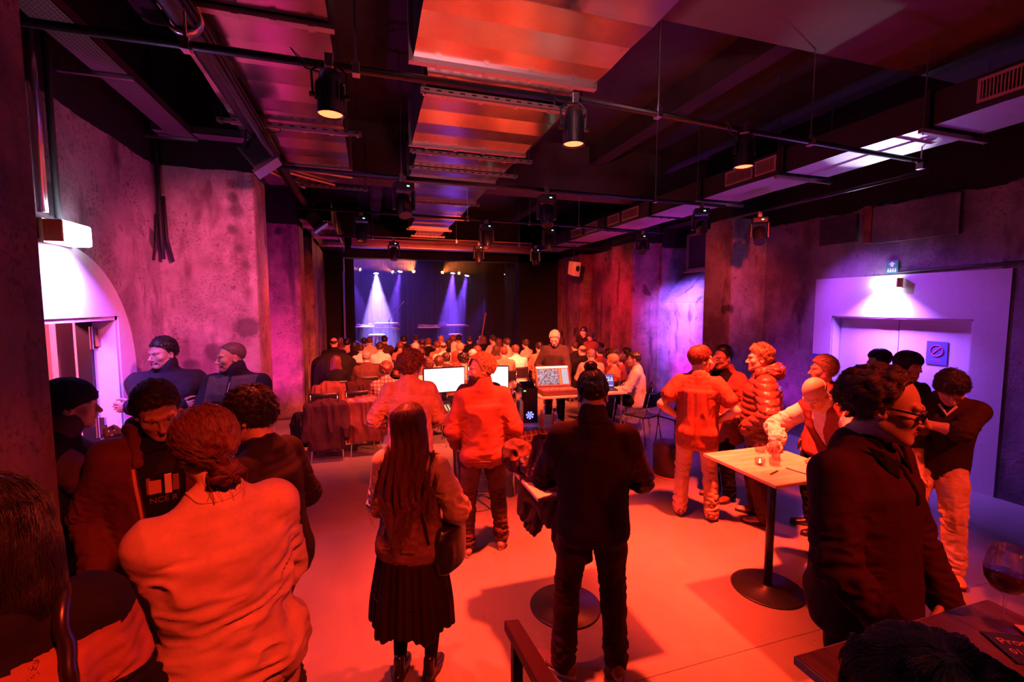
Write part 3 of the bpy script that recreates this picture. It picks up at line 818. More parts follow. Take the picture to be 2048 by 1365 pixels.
# ---- black flood lamps clamped to the left pipes
def box_flood(loc, rz, label):
    o = empty('flood_lamp', loc, rz, label, 'lamp', 'black flood lamps on the left pipes')
    Mx = Matrix.Rotation(R(-38), 4, 'Y')
    MB().box((-0.11, -0.09, -0.26), (0.11, 0.09, 0.0), Mx).build('lamp_body', M_PLAST, o, bevel=0.02)
    MB().box((-0.14, -0.13, -0.30), (0.14, 0.13, -0.27), Mx).build('barn_door_frame', mat('blue lit edge metal', (0.30, 0.30, 0.40), 0.3, 0.9), o)  # blue light on the rim is painted into the metal colour
    MB().tube([(0, -0.12, -0.1), (0.02, -0.12, 0.10), (0.02, 0.12, 0.10), (0, 0.12, -0.1)], 0.01, 6).build('yoke', M_BMETAL, o)
    MB().tube([(0.02, 0, 0.1), (0.08, 0.05, 0.22)], 0.02, 8).build('clamp', M_STEEL, o)
    MB().tube([(0.1, 0.0, 0.1), (0.3, 0.05, 0.16), (0.3, 0.1, 0.3), (0.12, 0.1, 0.34)], 0.006, 6).build('power_cable', M_RUBBER, o)
box_flood((-1.15, 5.35, 3.86), R(0), 'black flood lamp clamped under the thick left pipe before the stained pier')
box_flood((-0.98, 8.9, 3.82), R(0), 'black flood lamp clamped to the left pipe beyond the duct elbow')

# ---- emergency lights over the two doorways
M_EM = emit('emergency light diffuser', (0.75, 0.72, 1.0), 14)
def emergency(loc, size, face, label, power):
    x, y, z = loc; sx, sy, sz = size
    o = empty('emergency_light', loc, 0, label, 'lamp')
    MB().cbox((0, 0, 0), (sx, sy, sz)).build('diffuser', M_EM, o, bevel=0.02)
    MB().cbox((-face * (sx / 2 + 0.012), 0, 0), (0.024, sy * 1.04, sz * 1.04)).build('back_plate', mat('cream plate', (0.8, 0.6, 0.4), 0.5), o)
    MB().cbox((0, -sy / 2 - 0.012, 0), (sx * 0.9, 0.024, sz * 0.95)).build('end_cap', mat('amber cap', (0.9, 0.4, 0.12), 0.4), o, bevel=0.006)
    area('emergency_glow', (x + face * (sx / 2 + 0.03), y, z - sz / 2 - 0.02), (x - face * 0.9, y, z - 1.6), power, COOL, 0.12, sy, 120)
    area('emergency_front', (x + face * (sx / 2 + 0.02), y, z), (x + face * 3, y, z - 0.8), power * 0.06, COOL, 0.2, sy)
emergency((-2.09, 4.20, 2.74), (0.12, 0.34, 0.16), 1, 'bright white emergency light over the arched left doorway', 110)
emergency((6.77, 4.49, 2.52), (0.11, 0.34, 0.13), -1, 'bright white emergency light over the double doors on the right', 120)

# ---- coloured wall washes (unseen floor uplights added to tint the walls)
def uplight(loc, target, watts, color, ang, label):
    x, y, z = loc
    o = empty('wall_uplight', (x, y, 0), 0, label, 'lamp')
    A = align((0, 0, 0.09), Vector(target) - Vector((x, y, 0)))
    MB().lathe([(0, -0.09), (0.055, -0.09), (0.065, 0.07), (0.06, 0.08)], 20, A).build('lamp_body', M_PLAST, o, smooth=True)
    MB().lathe([(0, 0.065), (0.058, 0.065)], 20, A).build('lens', emit('led lens', color, 6), o)
    MB().cbox((0, 0, 0.008), (0.16, 0.12, 0.016)).tube([(-0.075, 0, 0.01), (-0.075, 0, 0.1)], 0.007, 6).tube([(0.075, 0, 0.01), (0.075, 0, 0.1)], 0.007, 6).build('foot', M_BMETAL, o)
    p = Vector((x, y, 0.09)); d = (Vector(target) - p).normalized()
    spot('wall_wash', p + d * 0.09, target, watts, color, ang, 0.8, 0.05)
VIO = (0.30, 0.10, 1.0)
MAG = (0.75, 0.012, 0.55)
uplight((6.30, 8.75, 0), (6.95, 8.75, 1.2), 90, MAG, 100, 'added magenta floor uplight at the foot of the window bay')
uplight((6.35, 7.75, 0), (7.2, 8.9, 2.9), 260, MAG, 100, 'added magenta floor uplight beside the right pier')
uplight((-1.45, 7.6, 0), (-1.9, 10.2, 2.4), 420, MAG, 80, 'added magenta floor uplight in the dark left bay')
uplight((6.35, 6.25, 0), (6.55, 5.2, 2.0), 80, (.60, .03, .85), 110, 'added violet floor uplight in the corner by the double doors')
uplight((-1.95, 5.7, 0), (-2.2, 4.9, 3.2), 260, (.8, .03, .62), 120, 'added magenta floor uplight in the corner behind the guards')
area('duct_uplight', (0.65, 0.2, 3.15), (1.0, 1.35, 4.1), 42, (1.0, 0.34, 0.44), 0.22, 0.22, 70)  # added glow for the underside of the duct, no lamp hangs there
# corridor lamp, then unseen floods added to brighten the side walls
spot('corridor_light', (-3.0, 3.4, 2.55), (-4.0, 5.6, 1.0), 520, (1.0, 0.10, 0.22), 120, 0.6, 0.1)
spot('wall_flood', (-0.2, 3.3, 3.5), (-1.6, 6.4, 1.8), 1000, (1.0, 0.10, 0.26), 64, 0.9, 0.08)
spot('wall_flood', (4.6, 3.6, 3.6), (6.3, 6.9, 2.4), 420, (1.0, 0.05, 0.05), 36, 0.7, 0.08)

spot('wall_flood', (0.9, 5.8, 3.6), (-1.25, 7.6, 1.2), 650, (1.0, 0.05, 0.018), 60, 0.8, 0.08)
spot('wall_flood', (0.4, 8.2, 3.6), (-1.25, 11.6, 1.4), 420, (1.0, 0.05, 0.018), 60, 0.8, 0.08)
spot('wall_flood', (3.4, 8.3, 3.6), (6.2, 11.8, 1.7), 1300, (1.0, 0.012, 0.05), 62, 0.8, 0.08)
spot('emergency_up', (6.66, 4.49, 2.62), (5.42, 3.75, 3.9), 130, (0.75, 0.72, 1.0), 30, 0.5, 0.03)
spot('door_wash', (5.72, 5.45, 3.28), (6.85, 4.25, 1.4), 210, (0.38, 0.07, 1.0), 90, 0.8, 0.06)  # added violet light to brighten the double doors

for x, y, w in ((-.29, 2.83, 60), (.02, 3.98, 40), (4.16, 2.42, 30)):
    spot('gobo_dot', (0.42 if x < 2 else 4.85, 5.70, 3.38), (x, y, 0), w, (0.5, 0.02, 1.0) if x < 2 else (1.0, 0.02, 0.5), 1.5, 0.2, 0.01)

spot('plenum_flood', (2.1, 8.6, 3.5), (2.1, 13.0, 3.93), 420, (1.0, 0.10, 0.04), 62, 0.6, 0.08)  # added light so that the plenum stands out
# ================================================================== PEOPLE
def rx(a): c, s = math.cos(a), math.sin(a); return np.array([[1, 0, 0], [0, c, -s], [0, s, c]])
def ry(a): c, s = math.cos(a), math.sin(a); return np.array([[c, 0, s], [0, 1, 0], [-s, 0, c]])
def rz(a): c, s = math.cos(a), math.sin(a); return np.array([[c, -s, 0], [s, c, 0], [0, 0, 1]])
def nrm(v): v = np.array(v, float); return v / (np.linalg.norm(v) + 1e-9)

def skin_mat(name, c):
    m, nt, bs = _new(name)
    n = noise(nt, 30, 4, 0.6)
    r = ramp(nt, n.outputs[0], [(0.3, tuple(x * 0.88 for x in c)), (0.7, c)])
    nt.links.new(r.outputs[0], bs.inputs['Base Color'])
    bs.inputs['Roughness'].default_value = 0.48; bs.inputs['Specular IOR Level'].default_value = 0.4
    n2 = noise(nt, 400, 2, 0.5); bump(nt, bs, n2.outputs[0], 0.08, 0.001)
    return m
SKIN = skin_mat('fair skin', (0.60, 0.40, 0.32)); SKIN2 = skin_mat('tanned skin', (0.44, 0.27, 0.20)); SKIN3 = skin_mat('pale skin', (0.70, 0.50, 0.42))
LIPS = mat('lips', (0.42, 0.18, 0.16), 0.4)
EYEW = mat('eye white', (0.75, 0.72, 0.70), 0.15); EYEI = mat('dark iris', (0.03, 0.02, 0.015), 0.1)
def hair_mat(name, c, rough=0.42):
    m, nt, bs = _new(name)
    n = noise(nt, 55, 4, 0.7, stretch=(1, 1, 0.25))
    r = ramp(nt, n.outputs[0], [(0.3, tuple(x * 0.5 for x in c)), (0.7, c)])
    nt.links.new(r.outputs[0], bs.inputs['Base Color'])
    bs.inputs['Roughness'].default_value = rough; bs.inputs['Specular IOR Level'].default_value = 0.55
    bump(nt, bs, n.outputs[0], 0.6, 0.004)
    return m
H_DARK = hair_mat('dark brown hair', (0.045, 0.028, 0.022)); H_BLACK = hair_mat('black hair', (0.016, 0.012, 0.012))
H_BROWN = hair_mat('brown hair', (0.10, 0.05, 0.03)); H_RED = hair_mat('reddish brown hair', (0.16, 0.055, 0.034))
H_BLOND = hair_mat('blond hair', (0.52, 0.36, 0.22)); H_GREY = hair_mat('grey hair', (0.36, 0.31, 0.29)); H_WHITE = hair_mat('white hair', (0.66, 0.60, 0.56))
H_SALT = hair_mat('dark hair turning grey', (0.10, 0.075, 0.065))

def ik(a, t, l1, l2, pole):
    a = np.array(a, float); t = np.array(t, float); d = t - a; L = np.linalg.norm(d); u = d / (L + 1e-9)
    L = min(L, (l1 + l2) * 0.997); t = a + u * L
    x = (l1 * l1 - l2 * l2 + L * L) / (2 * L); hgt = math.sqrt(max(l1 * l1 - x * x, 1e-8))
    p = np.array(pole, float); p = p - u * (p @ u); p = nrm(p)
    return a + u * x + p * hgt, t

class Body: pass

def pose_body(S=1.75, sex='m', lean=0, side=0, twist=0, pel=(0, 0, 0), head=(0, 0, 0), neck=0,
              hR=None, hL=None, eR=None, eL=None, fR=None, fL=None, kR=None, kL=None, wide=1.0, seat=None, headfwd=0.0):
    b = Body(); s = S / 1.75; b.s = s; b.seated = seat is not None; b.S = S; b.sex = sex; b.wide = wide
    b.pel = np.array([pel[0], pel[1], 0.95 + pel[2]]) * s if seat is None else np.array([pel[0], pel[1], seat + pel[2]])
    b.Rt = rx(-R(lean)) @ ry(R(side)); b.Rs = b.Rt @ rz(R(twist))
    b.neck = b.pel + b.Rt @ np.array([0, -0.005, 0.515]) * s
    shw = (0.172 if sex == 'm' else 0.152) * wide
    b.shR = b.neck + b.Rs @ np.array([shw, 0, -0.080]) * s
    b.shL = b.neck + b.Rs @ np.array([-shw, 0, -0.080]) * s
    b.Rn = b.Rt @ rx(-R(neck))
    hy, hp, hr = head
    b.Rh = rz(R(hy)) @ rx(-R(hp)) @ ry(R(hr))
    b.hbase = b.neck + b.Rn @ np.array([0, 0.018 + headfwd, 0.085]) * s
    b.head = b.hbase + b.Rh @ np.array([0, 0.012, 0.078]) * s
    hipw = 0.088 if sex == 'm' else 0.092
    up = b.Rt if seat is None else np.eye(3)
    b.hpR = b.pel + np.array([hipw, 0, -0.03]) * s; b.hpL = b.pel + np.array([-hipw, 0, -0.03]) * s
    fR = fR or (0.11, 0.0, -8); fL = fL or (-0.11, 0.0, 8)
    lift = lambda f: (f[3] if len(f) > 3 else 0)
    aR = np.array([fR[0], fR[1], 0.085 + lift(fR)]) * s; aL = np.array([fL[0], fL[1], 0.085 + lift(fL)]) * s
    b.knR, b.anR = ik(b.hpR, aR, 0.425 * s, 0.43 * s, kR or (0.12, 1, 0)); b.knL, b.anL = ik(b.hpL, aL, 0.425 * s, 0.43 * s, kL or (-0.12, 1, 0))
    b.fyR, b.fyL = fR[2], fL[2]
    ua, fa = 0.295 * s, 0.26 * s
    hR = hR or dict(p=(0.27, 0.03, 0.87)); hL = hL or dict(p=(-0.27, 0.03, 0.87))
    b.arms = {}
    for k, hnd, sh, pole, sg in (('R', hR, b.shR, eR or (0.5, -1, -0.2), 1), ('L', hL, b.shL, eL or (-0.5, -1, -0.2), -1)):
        tgt = np.array(hnd['p'], float) * s
        if seat is not None and hnd.get('rel', True) and 'p' in hnd and hnd.get('abs') is None: tgt = tgt
        el, wr = ik(sh, tgt, ua, fa, pole)
        d = nrm(hnd['d']) if 'd' in hnd else nrm(wr - el)
        n = nrm(hnd['n']) if 'n' in hnd else np.array([-sg, 0.1, 0.0])
        n = nrm(n - d * (n @ d))
        b.arms[k] = dict(sh=sh, el=el, wr=wr, d=d, n=n, curl=hnd.get('c', 0.35), spread=hnd.get('sp', 0.1), thumb=hnd.get('t', 0.5), sg=sg, hide=hnd.get('hide', False), point=hnd.get('point', None))
    return b

def torso_stations(b, ease=0.0, hem=-0.12, top=0.54, belly=0.0, flare=0.0):
    s = b.s; w = b.wide
    if b.sex == 'm':
        st = [(-0.20, .176, .122, 0), (-0.12, .176, .125, 0), (0.0, .172, .124, 0), (0.12, .164, .116, .002), (0.26, .172, .120, .004), (0.36, .178, .120, .006), (0.42, .165, .104, .0), (0.465, .130, .084, -.008), (0.495, .092, .070, -.010), (0.525, .070, .062, -.006), (0.56, .060, .058, .004)]
    else:
        st = [(-0.20, .184, .128, -.01), (-0.12, .184, .128, -.01), (0.0, .170, .118, -.004), (0.13, .140, .100, .002), (0.26, .150, .108, .004), (0.35, .156, .112, .008), (0.42, .146, .094, -.002), (0.465, .112, .076, -.008), (0.495, .078, .062, -.010), (0.525, .060, .054, -.006), (0.56, .052, .050, .004)]
    zs = [q[0] for q in st]
    def at(z): return [np.interp(z, zs, [q[i] for q in st]) for i in (1, 2, 3)]
    pts = [hem] + [z for z in zs if hem + 0.03 < z < top - 0.02] + [top]
    out = []
    for z in pts:
        ww, dd, yo = at(z)
        k = max(0, 1 - abs(z - 0.08) / 0.2) * belly
        f = min(max((z - 0.1) / 0.3, 0), 1); Rm = b.Rt if f < 0.5 else b.Rs
        e = ease * (1.0 if z < 0.42 else 0.5) + flare * max(0, min(1, (0.14 - z) / 0.2))
        out.append((b.pel + b.Rt @ np.array([0, yo + k * 0.5, z]) * s, Rm[:, 0], Rm[:, 1], (ww * w + e) * s, (dd * (0.5 + 0.5 * w) + k * 0.6 + e) * s))
    return out

def limb(sdf, pts, rs, k):
    for i in range(len(pts) - 1): sdf.cone(pts[i], pts[i + 1], rs[i], rs[i + 1], k)

def lerp(a, b, t): return np.array(a) * (1 - t) + np.array(b) * t

def hand_prims(sdf, arm, sc_):
    d, n, sg = arm['d'], arm['n'], arm['sg']
    a = np.cross(n, d) * sg * -1.0                     # towards the thumb
    a = nrm(a); W = arm['wr']; c = arm['curl']
    P = lambda x, y, z=0: W + (a * x + d * y + n * z) * sc_
    sdf.loft([(P(0, -0.03), a, n, 0.024 * sc_, 0.019 * sc_), (P(0, 0.012), a, n, 0.027 * sc_, 0.018 * sc_), (P(0, 0.05), a, n, 0.039 * sc_, 0.016 * sc_), (P(0, 0.088), a, n, 0.040 * sc_, 0.012 * sc_)], 0.01)
    sdf.ell(P(0.022, 0.035, 0.008), np.array([0.017, 0.028, 0.013]) * sc_, 0.012, np.stack([a, d, n]))
    for i, (bx, by, L) in enumerate(((.030, .090, .074), (.010, .094, .082), (-.010, .091, .076), (-.029, .084, .060))):
        cc = c * (0.9 + 0.12 * i)
        if arm['point'] is not None and i == 0: cc = arm['point']
        p = P(bx, by); sp = arm['spread'] * (1.5 - i) * 0.5
        ang = 0.0; r = 0.0088 if i < 3 else 0.0076
        base = nrm(d + a * sp)
        for f_, g in ((0.46, 1.0), (0.31, 1.25), (0.23, 0.8)):
            ang += cc * 1.35 * g
            v = base * math.cos(ang) + n * math.sin(ang)
            q = p + v * L * f_ * sc_
            sdf.cone(p, q, r * sc_, r * 0.93 * sc_, 0.004); p = q; r *= 0.92
    t = arm['thumb']
    p = P(0.026, 0.022, 0.004)
    for L, v, r0, r1 in ((0.045, d * 0.62 + a * (0.85 - 0.4 * t) + n * (0.15 + 0.5 * t), .0125, .0105), (0.034, d * (0.9) + a * (0.45 - 0.6 * t) + n * (0.2 + 0.5 * t), .0105, .0095), (0.027, d * 1.0 + a * (0.2 - 0.7 * t) + n * (0.15 + 0.4 * t), .0095, .0075)):
        q = p + nrm(v) * L * sc_
        sdf.cone(p, q, r0 * sc_, r1 * sc_, 0.006); p = q

def head_prims(sdf, b, lids=False, nose=1.0, jaw=1.0):
    s = b.s * (1.0 if b.sex == 'm' else 0.95); O = b.head; Rm = b.Rh; Mt = Rm.T
    p = lambda x, y, z: O + Rm @ (np.array([x, y, z]) * s)
    E = lambda x, y, z, a, c, e, k=.015, sub=False, M=None: sdf.ell(p(x, y, z), np.array([a, c, e]) * s, k * s, Mt if M is None else M @ Mt, sub)
    E(0, -.016, .034, .077, .096, .086)
    E(0, .030, -.020, .064, .064, .085, .03)
    E(0, .040, -.066, .052 * jaw, .050, .052, .03)
    for g in (-1, 1):
        sdf.cone(p(g * .052 * jaw, -.005, -.058), p(g * .020, .074, -.104), .018 * s, .015 * s, .03 * s)
        E(g * .046, .062, -.026, .022, .020, .020, .025)
        sdf.cone(p(g * .048, .078, .022), p(g * .012, .093, .018), .010 * s, .010 * s, .014 * s)
        sdf.ell(p(g * .031, .104, -.003), np.array([.020, .015, .012]) * s, .012 * s, Mt, True)
        E(g * .031, .0775, -.002, .0150, .0150, .0140, .005)
        if not lids: sdf.ell(p(g * .031, .0940, -.0025), np.array([.0125, .013, .0048]) * s, .003 * s, Mt, True)
    E(0, .082, -.104, .020, .015, .017, .02)
    sdf.cone(p(0, .090, .008), p(0, .113 + .004 * nose, -.036), .0075 * s, .0105 * s, .012 * s)
    E(0, .112 + .004 * nose, -.040, .0125, .012, .010, .008)
    for g in (-1, 1): E(g * .011, .102, -.043, .008, .010, .008, .006)
    sdf.cone(p(-.021, .086, -.0665), p(0, .0985, -.063), .0048 * s, .0066 * s, .006 * s); sdf.cone(p(.021, .086, -.0665), p(0, .0985, -.063), .0048 * s, .0066 * s, .006 * s)
    sdf.cone(p(-.019, .086, -.0690), p(0, .0960, -.0745), .0046 * s, .0070 * s, .006 * s); sdf.cone(p(.019, .086, -.0690), p(0, .0960, -.0745), .0046 * s, .0070 * s, .006 * s)
    sdf.ell(p(0, .106, -.0685), np.array([.022, .010, .0018]) * s, .003 * s, Mt, True)
    for g in (-1, 1):
        M = rz(g * 0.45)
        E(g * .079, -.014, -.012, .009, .021, .033, .006, M=M)
        E(g * .074, .002, -.026, .008, .010, .014, .008)
        sdf.ell(p(g * .087, -.006, -.010), np.array([.006, .010, .018]) * s, .004 * s, M @ Mt, True)
    r = .060 if b.sex == 'm' else .051
    sdf.cone(b.neck + b.Rt @ np.array([0, -.012, -.03]) * s, p(0, -.022, -.075), r * s * 1.06, r * s * .95, .03 * s)

def hair_fn(b, th=(.022, .016, .02), line=None, rough=0.006, freq=60, extra=None, part=0, beard=None, seed=0):
    """hair volume in head space: a thickened cranium trimmed along the hairline"""
    s = b.s * (1.0 if b.sex == 'm' else 0.95); O = b.head; Rm = b.Rh
    tt, ts, tb = th
    line = line or [(-.14, -.075), (-.09, -.07), (-.045, -.045), (-.02, -.02), (.01, -.012), (.025, .02), (.05, .052), (.075, .072), (.12, .078)]
    ly = [q[0] for q in line]; lz = [q[1] for q in line]
    rad = np.array([.077 + ts, .096 + tb, .086 + tt])
    def fn(P, d=None):
        q = ((P - O) @ Rm) / s
        c = q - np.array([0, -.016, .034])
        k0 = np.sqrt(((c / rad) ** 2).sum(1)); k1 = np.sqrt(((c / rad ** 2) ** 2).sum(1)) + 1e-9
        e = k0 * (k0 - 1) / k1
        zl = np.interp(q[:, 1], ly, lz)
        nn = vnoise(q * freq + seed) - 0.5 + 0.5 * (vnoise(q * freq * 2.1 + seed + 5) - 0.5)
        e = e - nn * rough * 2
        cut = (zl - q[:, 2] + nn * 0.012) * 0.75
        hh = np.clip(0.5 - 0.5 * (e - cut) / .012, 0, 1)
        e = e * (1 - hh) + cut * hh + .012 * hh * (1 - hh)
        # keep ears and face free
        if extra is not None: e = extra(q, e)
        return (e * s).astype(np.float32)
    return fn

def beard_fn(b, thick=.008, full=True):
    s = b.s; O = b.head; Rm = b.Rh
    def fn(P, d=None):
        q = ((P - O) @ Rm) / s
        def el(c, r):
            x = q - np.array(c); r = np.array(r)
            k0 = np.sqrt(((x / r) ** 2).sum(1)); k1 = np.sqrt(((x / r ** 2) ** 2).sum(1)) + 1e-9
            return k0 * (k0 - 1) / k1
        e = np.minimum(el((0, .040, -.072), (.054 + thick, .054 + thick, .050 + thick)), el((0, .078, -.108), (.024 + thick, .020 + thick, .022 + thick)))
        n = vnoise(q * 120) - 0.5
        e = e - n * .006
        zt = np.interp(q[:, 1], [-.03, .0, .03, .055, .075, .12], [-.02, -.03, -.052, -.060, -.052, -.050] if full else [-.08] * 6)
        cut = np.maximum((q[:, 2] - zt + n * .01) * .8, (-.02 - q[:, 1]) * .8)
        mouth = el((0, .105, -.068), (.020, .022, .0065))
        e = np.maximum(np.maximum(e, cut), -mouth)
        return (e * s).astype(np.float32)
    return fn

def mesh_from(fn, lo, hi, h, sm=1):
    V, F = surface(fn, lo, hi, h)
    if sm: V = smooth(V, F, sm, 0.5)
    return V, F

def strands(name, m, parent, fn, V, N, n, length, seg, flow, rad=.0008, curl=0.0, cfreq=90, lift=.003, seed=1, taper=True, hug=True):
    """single hairs growing out of a hair volume and following its surface"""
    rs = np.random.RandomState(seed)
    if not len(V): return None
    i = rs.randint(0, len(V), n); p = V[i].astype(np.float32) + N[i] * 0.0005; L = length * (0.6 + 0.8 * rs.rand(n))[:, None] / seg
    pts = [p.copy()]; off = rs.rand(n, 3).astype(np.float32) * 0.02
    nn = N[i].copy()
    for k in range(seg):
        f = flow(p)
        e = 0.004
        if hug:
            d0 = fn(p); g = np.stack([fn(p + np.eye(3, dtype=np.float32)[a] * e) - d0 for a in range(3)], 1)
            g /= (np.linalg.norm(g, axis=1)[:, None] + 1e-9); nn = g
        t = f - nn * (f * nn).sum(1)[:, None] * 0.85
        if curl:
            w = np.stack([vnoise((p + off) * cfreq + 3 * a) - 0.5 for a in range(3)], 1) * 2
            t = t + w * curl
        t /= (np.linalg.norm(t, axis=1)[:, None] + 1e-9)
        p = p + t * L
        if hug:
            d0 = fn(p); p = p + nn * np.clip(lift * (0.4 + 0.6 * (k + 1) / seg) - d0, -0.006, 0.006)[:, None]
        pts.append(p.copy())
    A = np.stack(pts, 1)
    hc = bpy.data.hair_curves.new(name)
    hc.add_curves([seg + 1] * n)
    hc.position_data.foreach_set('vector', np.ascontiguousarray(A, np.float32).ravel())
    ra = hc.attributes.get('radius') or hc.attributes.new('radius', 'FLOAT', 'POINT')
    pr = np.linspace(1, 0.25 if taper else 1, seg + 1)
    ra.data.foreach_set('value', np.tile(rad * pr, n).astype(np.float32))
    hc.materials.append(m)
    o = bpy.data.objects.new(name, hc); col.objects.link(o); o.parent = parent
    CH.setdefault(parent.name, []).append(o)
    return o

def garment(b, ease=.012, sleeve=2.0, hem=-.12, top=.53, loose=.008, arm_ease=.012, belly=0.0, collar=None, hood=False, bust=True, cuff=True, vest=False, flare=.014):
    s = b.s; g = Sdf()
    g.loft(torso_stations(b, ease, hem, top, belly, flare), .01)
    k = .035 * s; f = 1.0 if b.sex == 'm' else 0.88
    if hem < -.04 and b.seated is False:
        for hp in (b.hpR, b.hpL):
            x = np.sign(hp[0] - b.pel[0]); g.ell(hp + np.array([-x * .012, -.045, -.025]) * s, np.array([.092 + ease, .084 + ease, .085]) * s, .03)
    for A in b.arms.values():
        sh, el, wr = A['sh'], A['el'], A['wr']
        g.cone(b.neck + b.Rt @ np.array([A['sg'] * .030, -.012, -.018]) * s, sh + b.Rs @ np.array([-A['sg'] * .012, 0, .010]) * s, (.038 + ease * .5) * s, (.046 * f + ease * .6) * s, k)
        if vest:
            g.ell(sh, np.array([.05 + ease] * 3) * s, k); continue
        r = [(.056 * f + arm_ease) * s, (.048 * f + arm_ease) * s, (.036 * f + arm_ease * .8) * s]
        if sleeve >= 1.0:
            g.cone(sh, el, r[0], r[1], k)
            t = sleeve - 1; w = lerp(el, wr, t)
            g.cone(el, w, r[1] * 1.02, r[1] * (1 - t) + r[2] * t, .02 * s)
            if cuff: g.cone(lerp(el, w, 0.9), w, r[2] * 1.12, r[2] * 1.05, .008 * s)
        else:
            g.cone(sh, lerp(sh, el, sleeve), r[0], r[0] * (1 - sleeve) + r[1] * sleeve + .006 * s, k)
    if b.sex == 'f' and bust:
        for x in (-1, 1): g.ell(b.pel + b.Rs @ np.array([x * .065, .085, .31]) * s, np.array([.062, .05, .060]) * s, .05)
    if collar:
        up = nrm(b.hbase - b.neck); r = (.064 if b.sex == 'm' else .055)
        rr = {'crew': (r, .022), 'polo': (r + .008, .045), 'turtle': (r + .004, .065), 'funnel': (r + .014, .085), 'wide': (r + .02, .03)}[collar]
        c0 = b.neck + b.Rt @ np.array([0, -.006, -.012]) * s
        g.cone(c0 - up * .02 * s, c0 + up * rr[1] * s, (rr[0] + .018) * s, (rr[0] + .010) * s, .014 * s)
    if hood:
        c0 = b.neck + b.Rt @ np.array([0, -.075, .015]) * s
        g.ell(c0, np.array([.125, .070, .085]) * s, .03, b.Rt.T)
        g.cone(b.neck + b.Rt @ np.array([-.08, -.01, .03]) * s, c0 + b.Rt @ np.array([0, -.05, .03]) * s, .04 * s, .05 * s, .03); g.cone(b.neck + b.Rt @ np.array([.08, -.01, .03]) * s, c0 + b.Rt @ np.array([0, -.05, .03]) * s, .04 * s, .05 * s, .03)
    return g

def trousers(b, ease=.010, wide=1.0, top=.06, ankle=.0, crop=0.0):
    s = b.s; g = Sdf(); g.loft(torso_stations(b, ease - .006, -.10, top), .01)
    for hp, kn, an in ((b.hpR, b.knR, b.anR), (b.hpL, b.knL, b.anL)):
        x = np.sign(hp[0] - b.pel[0])
        g.ell(hp + np.array([-x * .012, -.045, -.035]) * s, np.array([.088, .080, .092]) * s, .04)
        th = .092 if b.sex == 'm' else .096
        g.cone(hp, lerp(hp, kn, .45), (th + ease) * s, (.082 * wide + ease) * s, .03)
        g.cone(lerp(hp, kn, .45), kn, (.082 * wide + ease) * s, (.060 * wide + ease) * s, .02)
        calf = lerp(kn, an, .35) + np.array([0, -.012, 0]) * s
        g.cone(kn, calf, (.060 * wide + ease) * s, (.060 * wide + ease) * s, .02)
        e = lerp(kn, an, 1.0 - crop) + np.array([0, 0, -.02 + ankle]) * s
        g.cone(calf, e, (.060 * wide + ease) * s, (.046 * wide + ease + (.006 if not crop else 0)) * s, .02)
    return g

def folds(V, N, amp, joints=(), base=0.25, sc_=(13, 13, 5), jsc=(20, 20, 46), seed=0, zig=1.0):
    n1 = vnoise(V * np.array(sc_) + seed); n1 = 1 - np.abs(2 * n1 - 1)
    n2 = vnoise(V * np.array(jsc) + np.array([0, 0, 1]) * (vnoise(V * 9 + seed)[:, None] * 2) + seed + 7); n2 = 1 - np.abs(2 * n2 - 1)
    w = np.zeros(len(V))
    for p, r, q in joints: w += q * np.exp(-(((V - p) ** 2).sum(1)) / (r * r))
    dsp = amp * (base * (n1 - .55) + np.minimum(w, 1.3) * (n2 - .5))
    return V + N * dsp[:, None]

def cloth_mesh(name, g, h, mats, parent, amp=.008, joints=(), base=.3, seed=0, puff=None, cut=None, midx=None, sm=1, sc_=(13, 13, 5), jsc=(20, 20, 46)):
    lo, hi = g.bounds(.05)
    fn = g if cut is None else (lambda P: cut(P, g(P)))
    V, F = surface(fn, lo, hi, h); V = smooth(V, F, sm, .5)
    if amp: V = folds(V, vnormals(V, F), amp, joints, base, sc_, jsc, seed)
    if puff is not None:
        V = V + vnormals(V, F) * puff(V)[:, None]
    V = V.astype(np.float32)
    mi = None
    if midx is not None: mi = midx(V[F].mean(1))
    o = link_mesh(name, np_mesh(name, V, F, mi), mats, parent)
    o['_h'] = h
    b_ = (V, F)
    GEO[o.name] = b_
    return o
GEO = {}

def seam(name, host, pts, r, m, parent=None, off=0.0, n=24, closed=False, flat=None):
    """a stitched line, strap or zip laid onto a garment's surface"""
    V, F = GEO[host.name]; N = vnormals(V, F)
    kd = KDTree(len(V))
    for i, v in enumerate(V): kd.insert(v, i)
    kd.balance()
    P = [np.array(p, float) for p in pts]; path = []
    seglen = [np.linalg.norm(P[i + 1] - P[i]) for i in range(len(P) - 1)]; tot = sum(seglen) + 1e-9
    for i in range(len(P) - 1):
        k = max(2, int(n * seglen[i] / tot))
        for j in range(k): path.append(lerp(P[i], P[i + 1], j / k))
    path.append(P[-1]); out = []
    for p in path:
        _, i, _ = kd.find(p); out.append(V[i] + N[i] * off)
    out = np.array(out)
    for _ in range(2):
        if len(out) > 4: out[1:-1] = (out[:-2] + out[1:-1] * 2 + out[2:]) / 4
    return MB().tube([tuple(p) for p in out], r, 6 if flat is None else 4).build(name, m, parent or host, smooth=True)

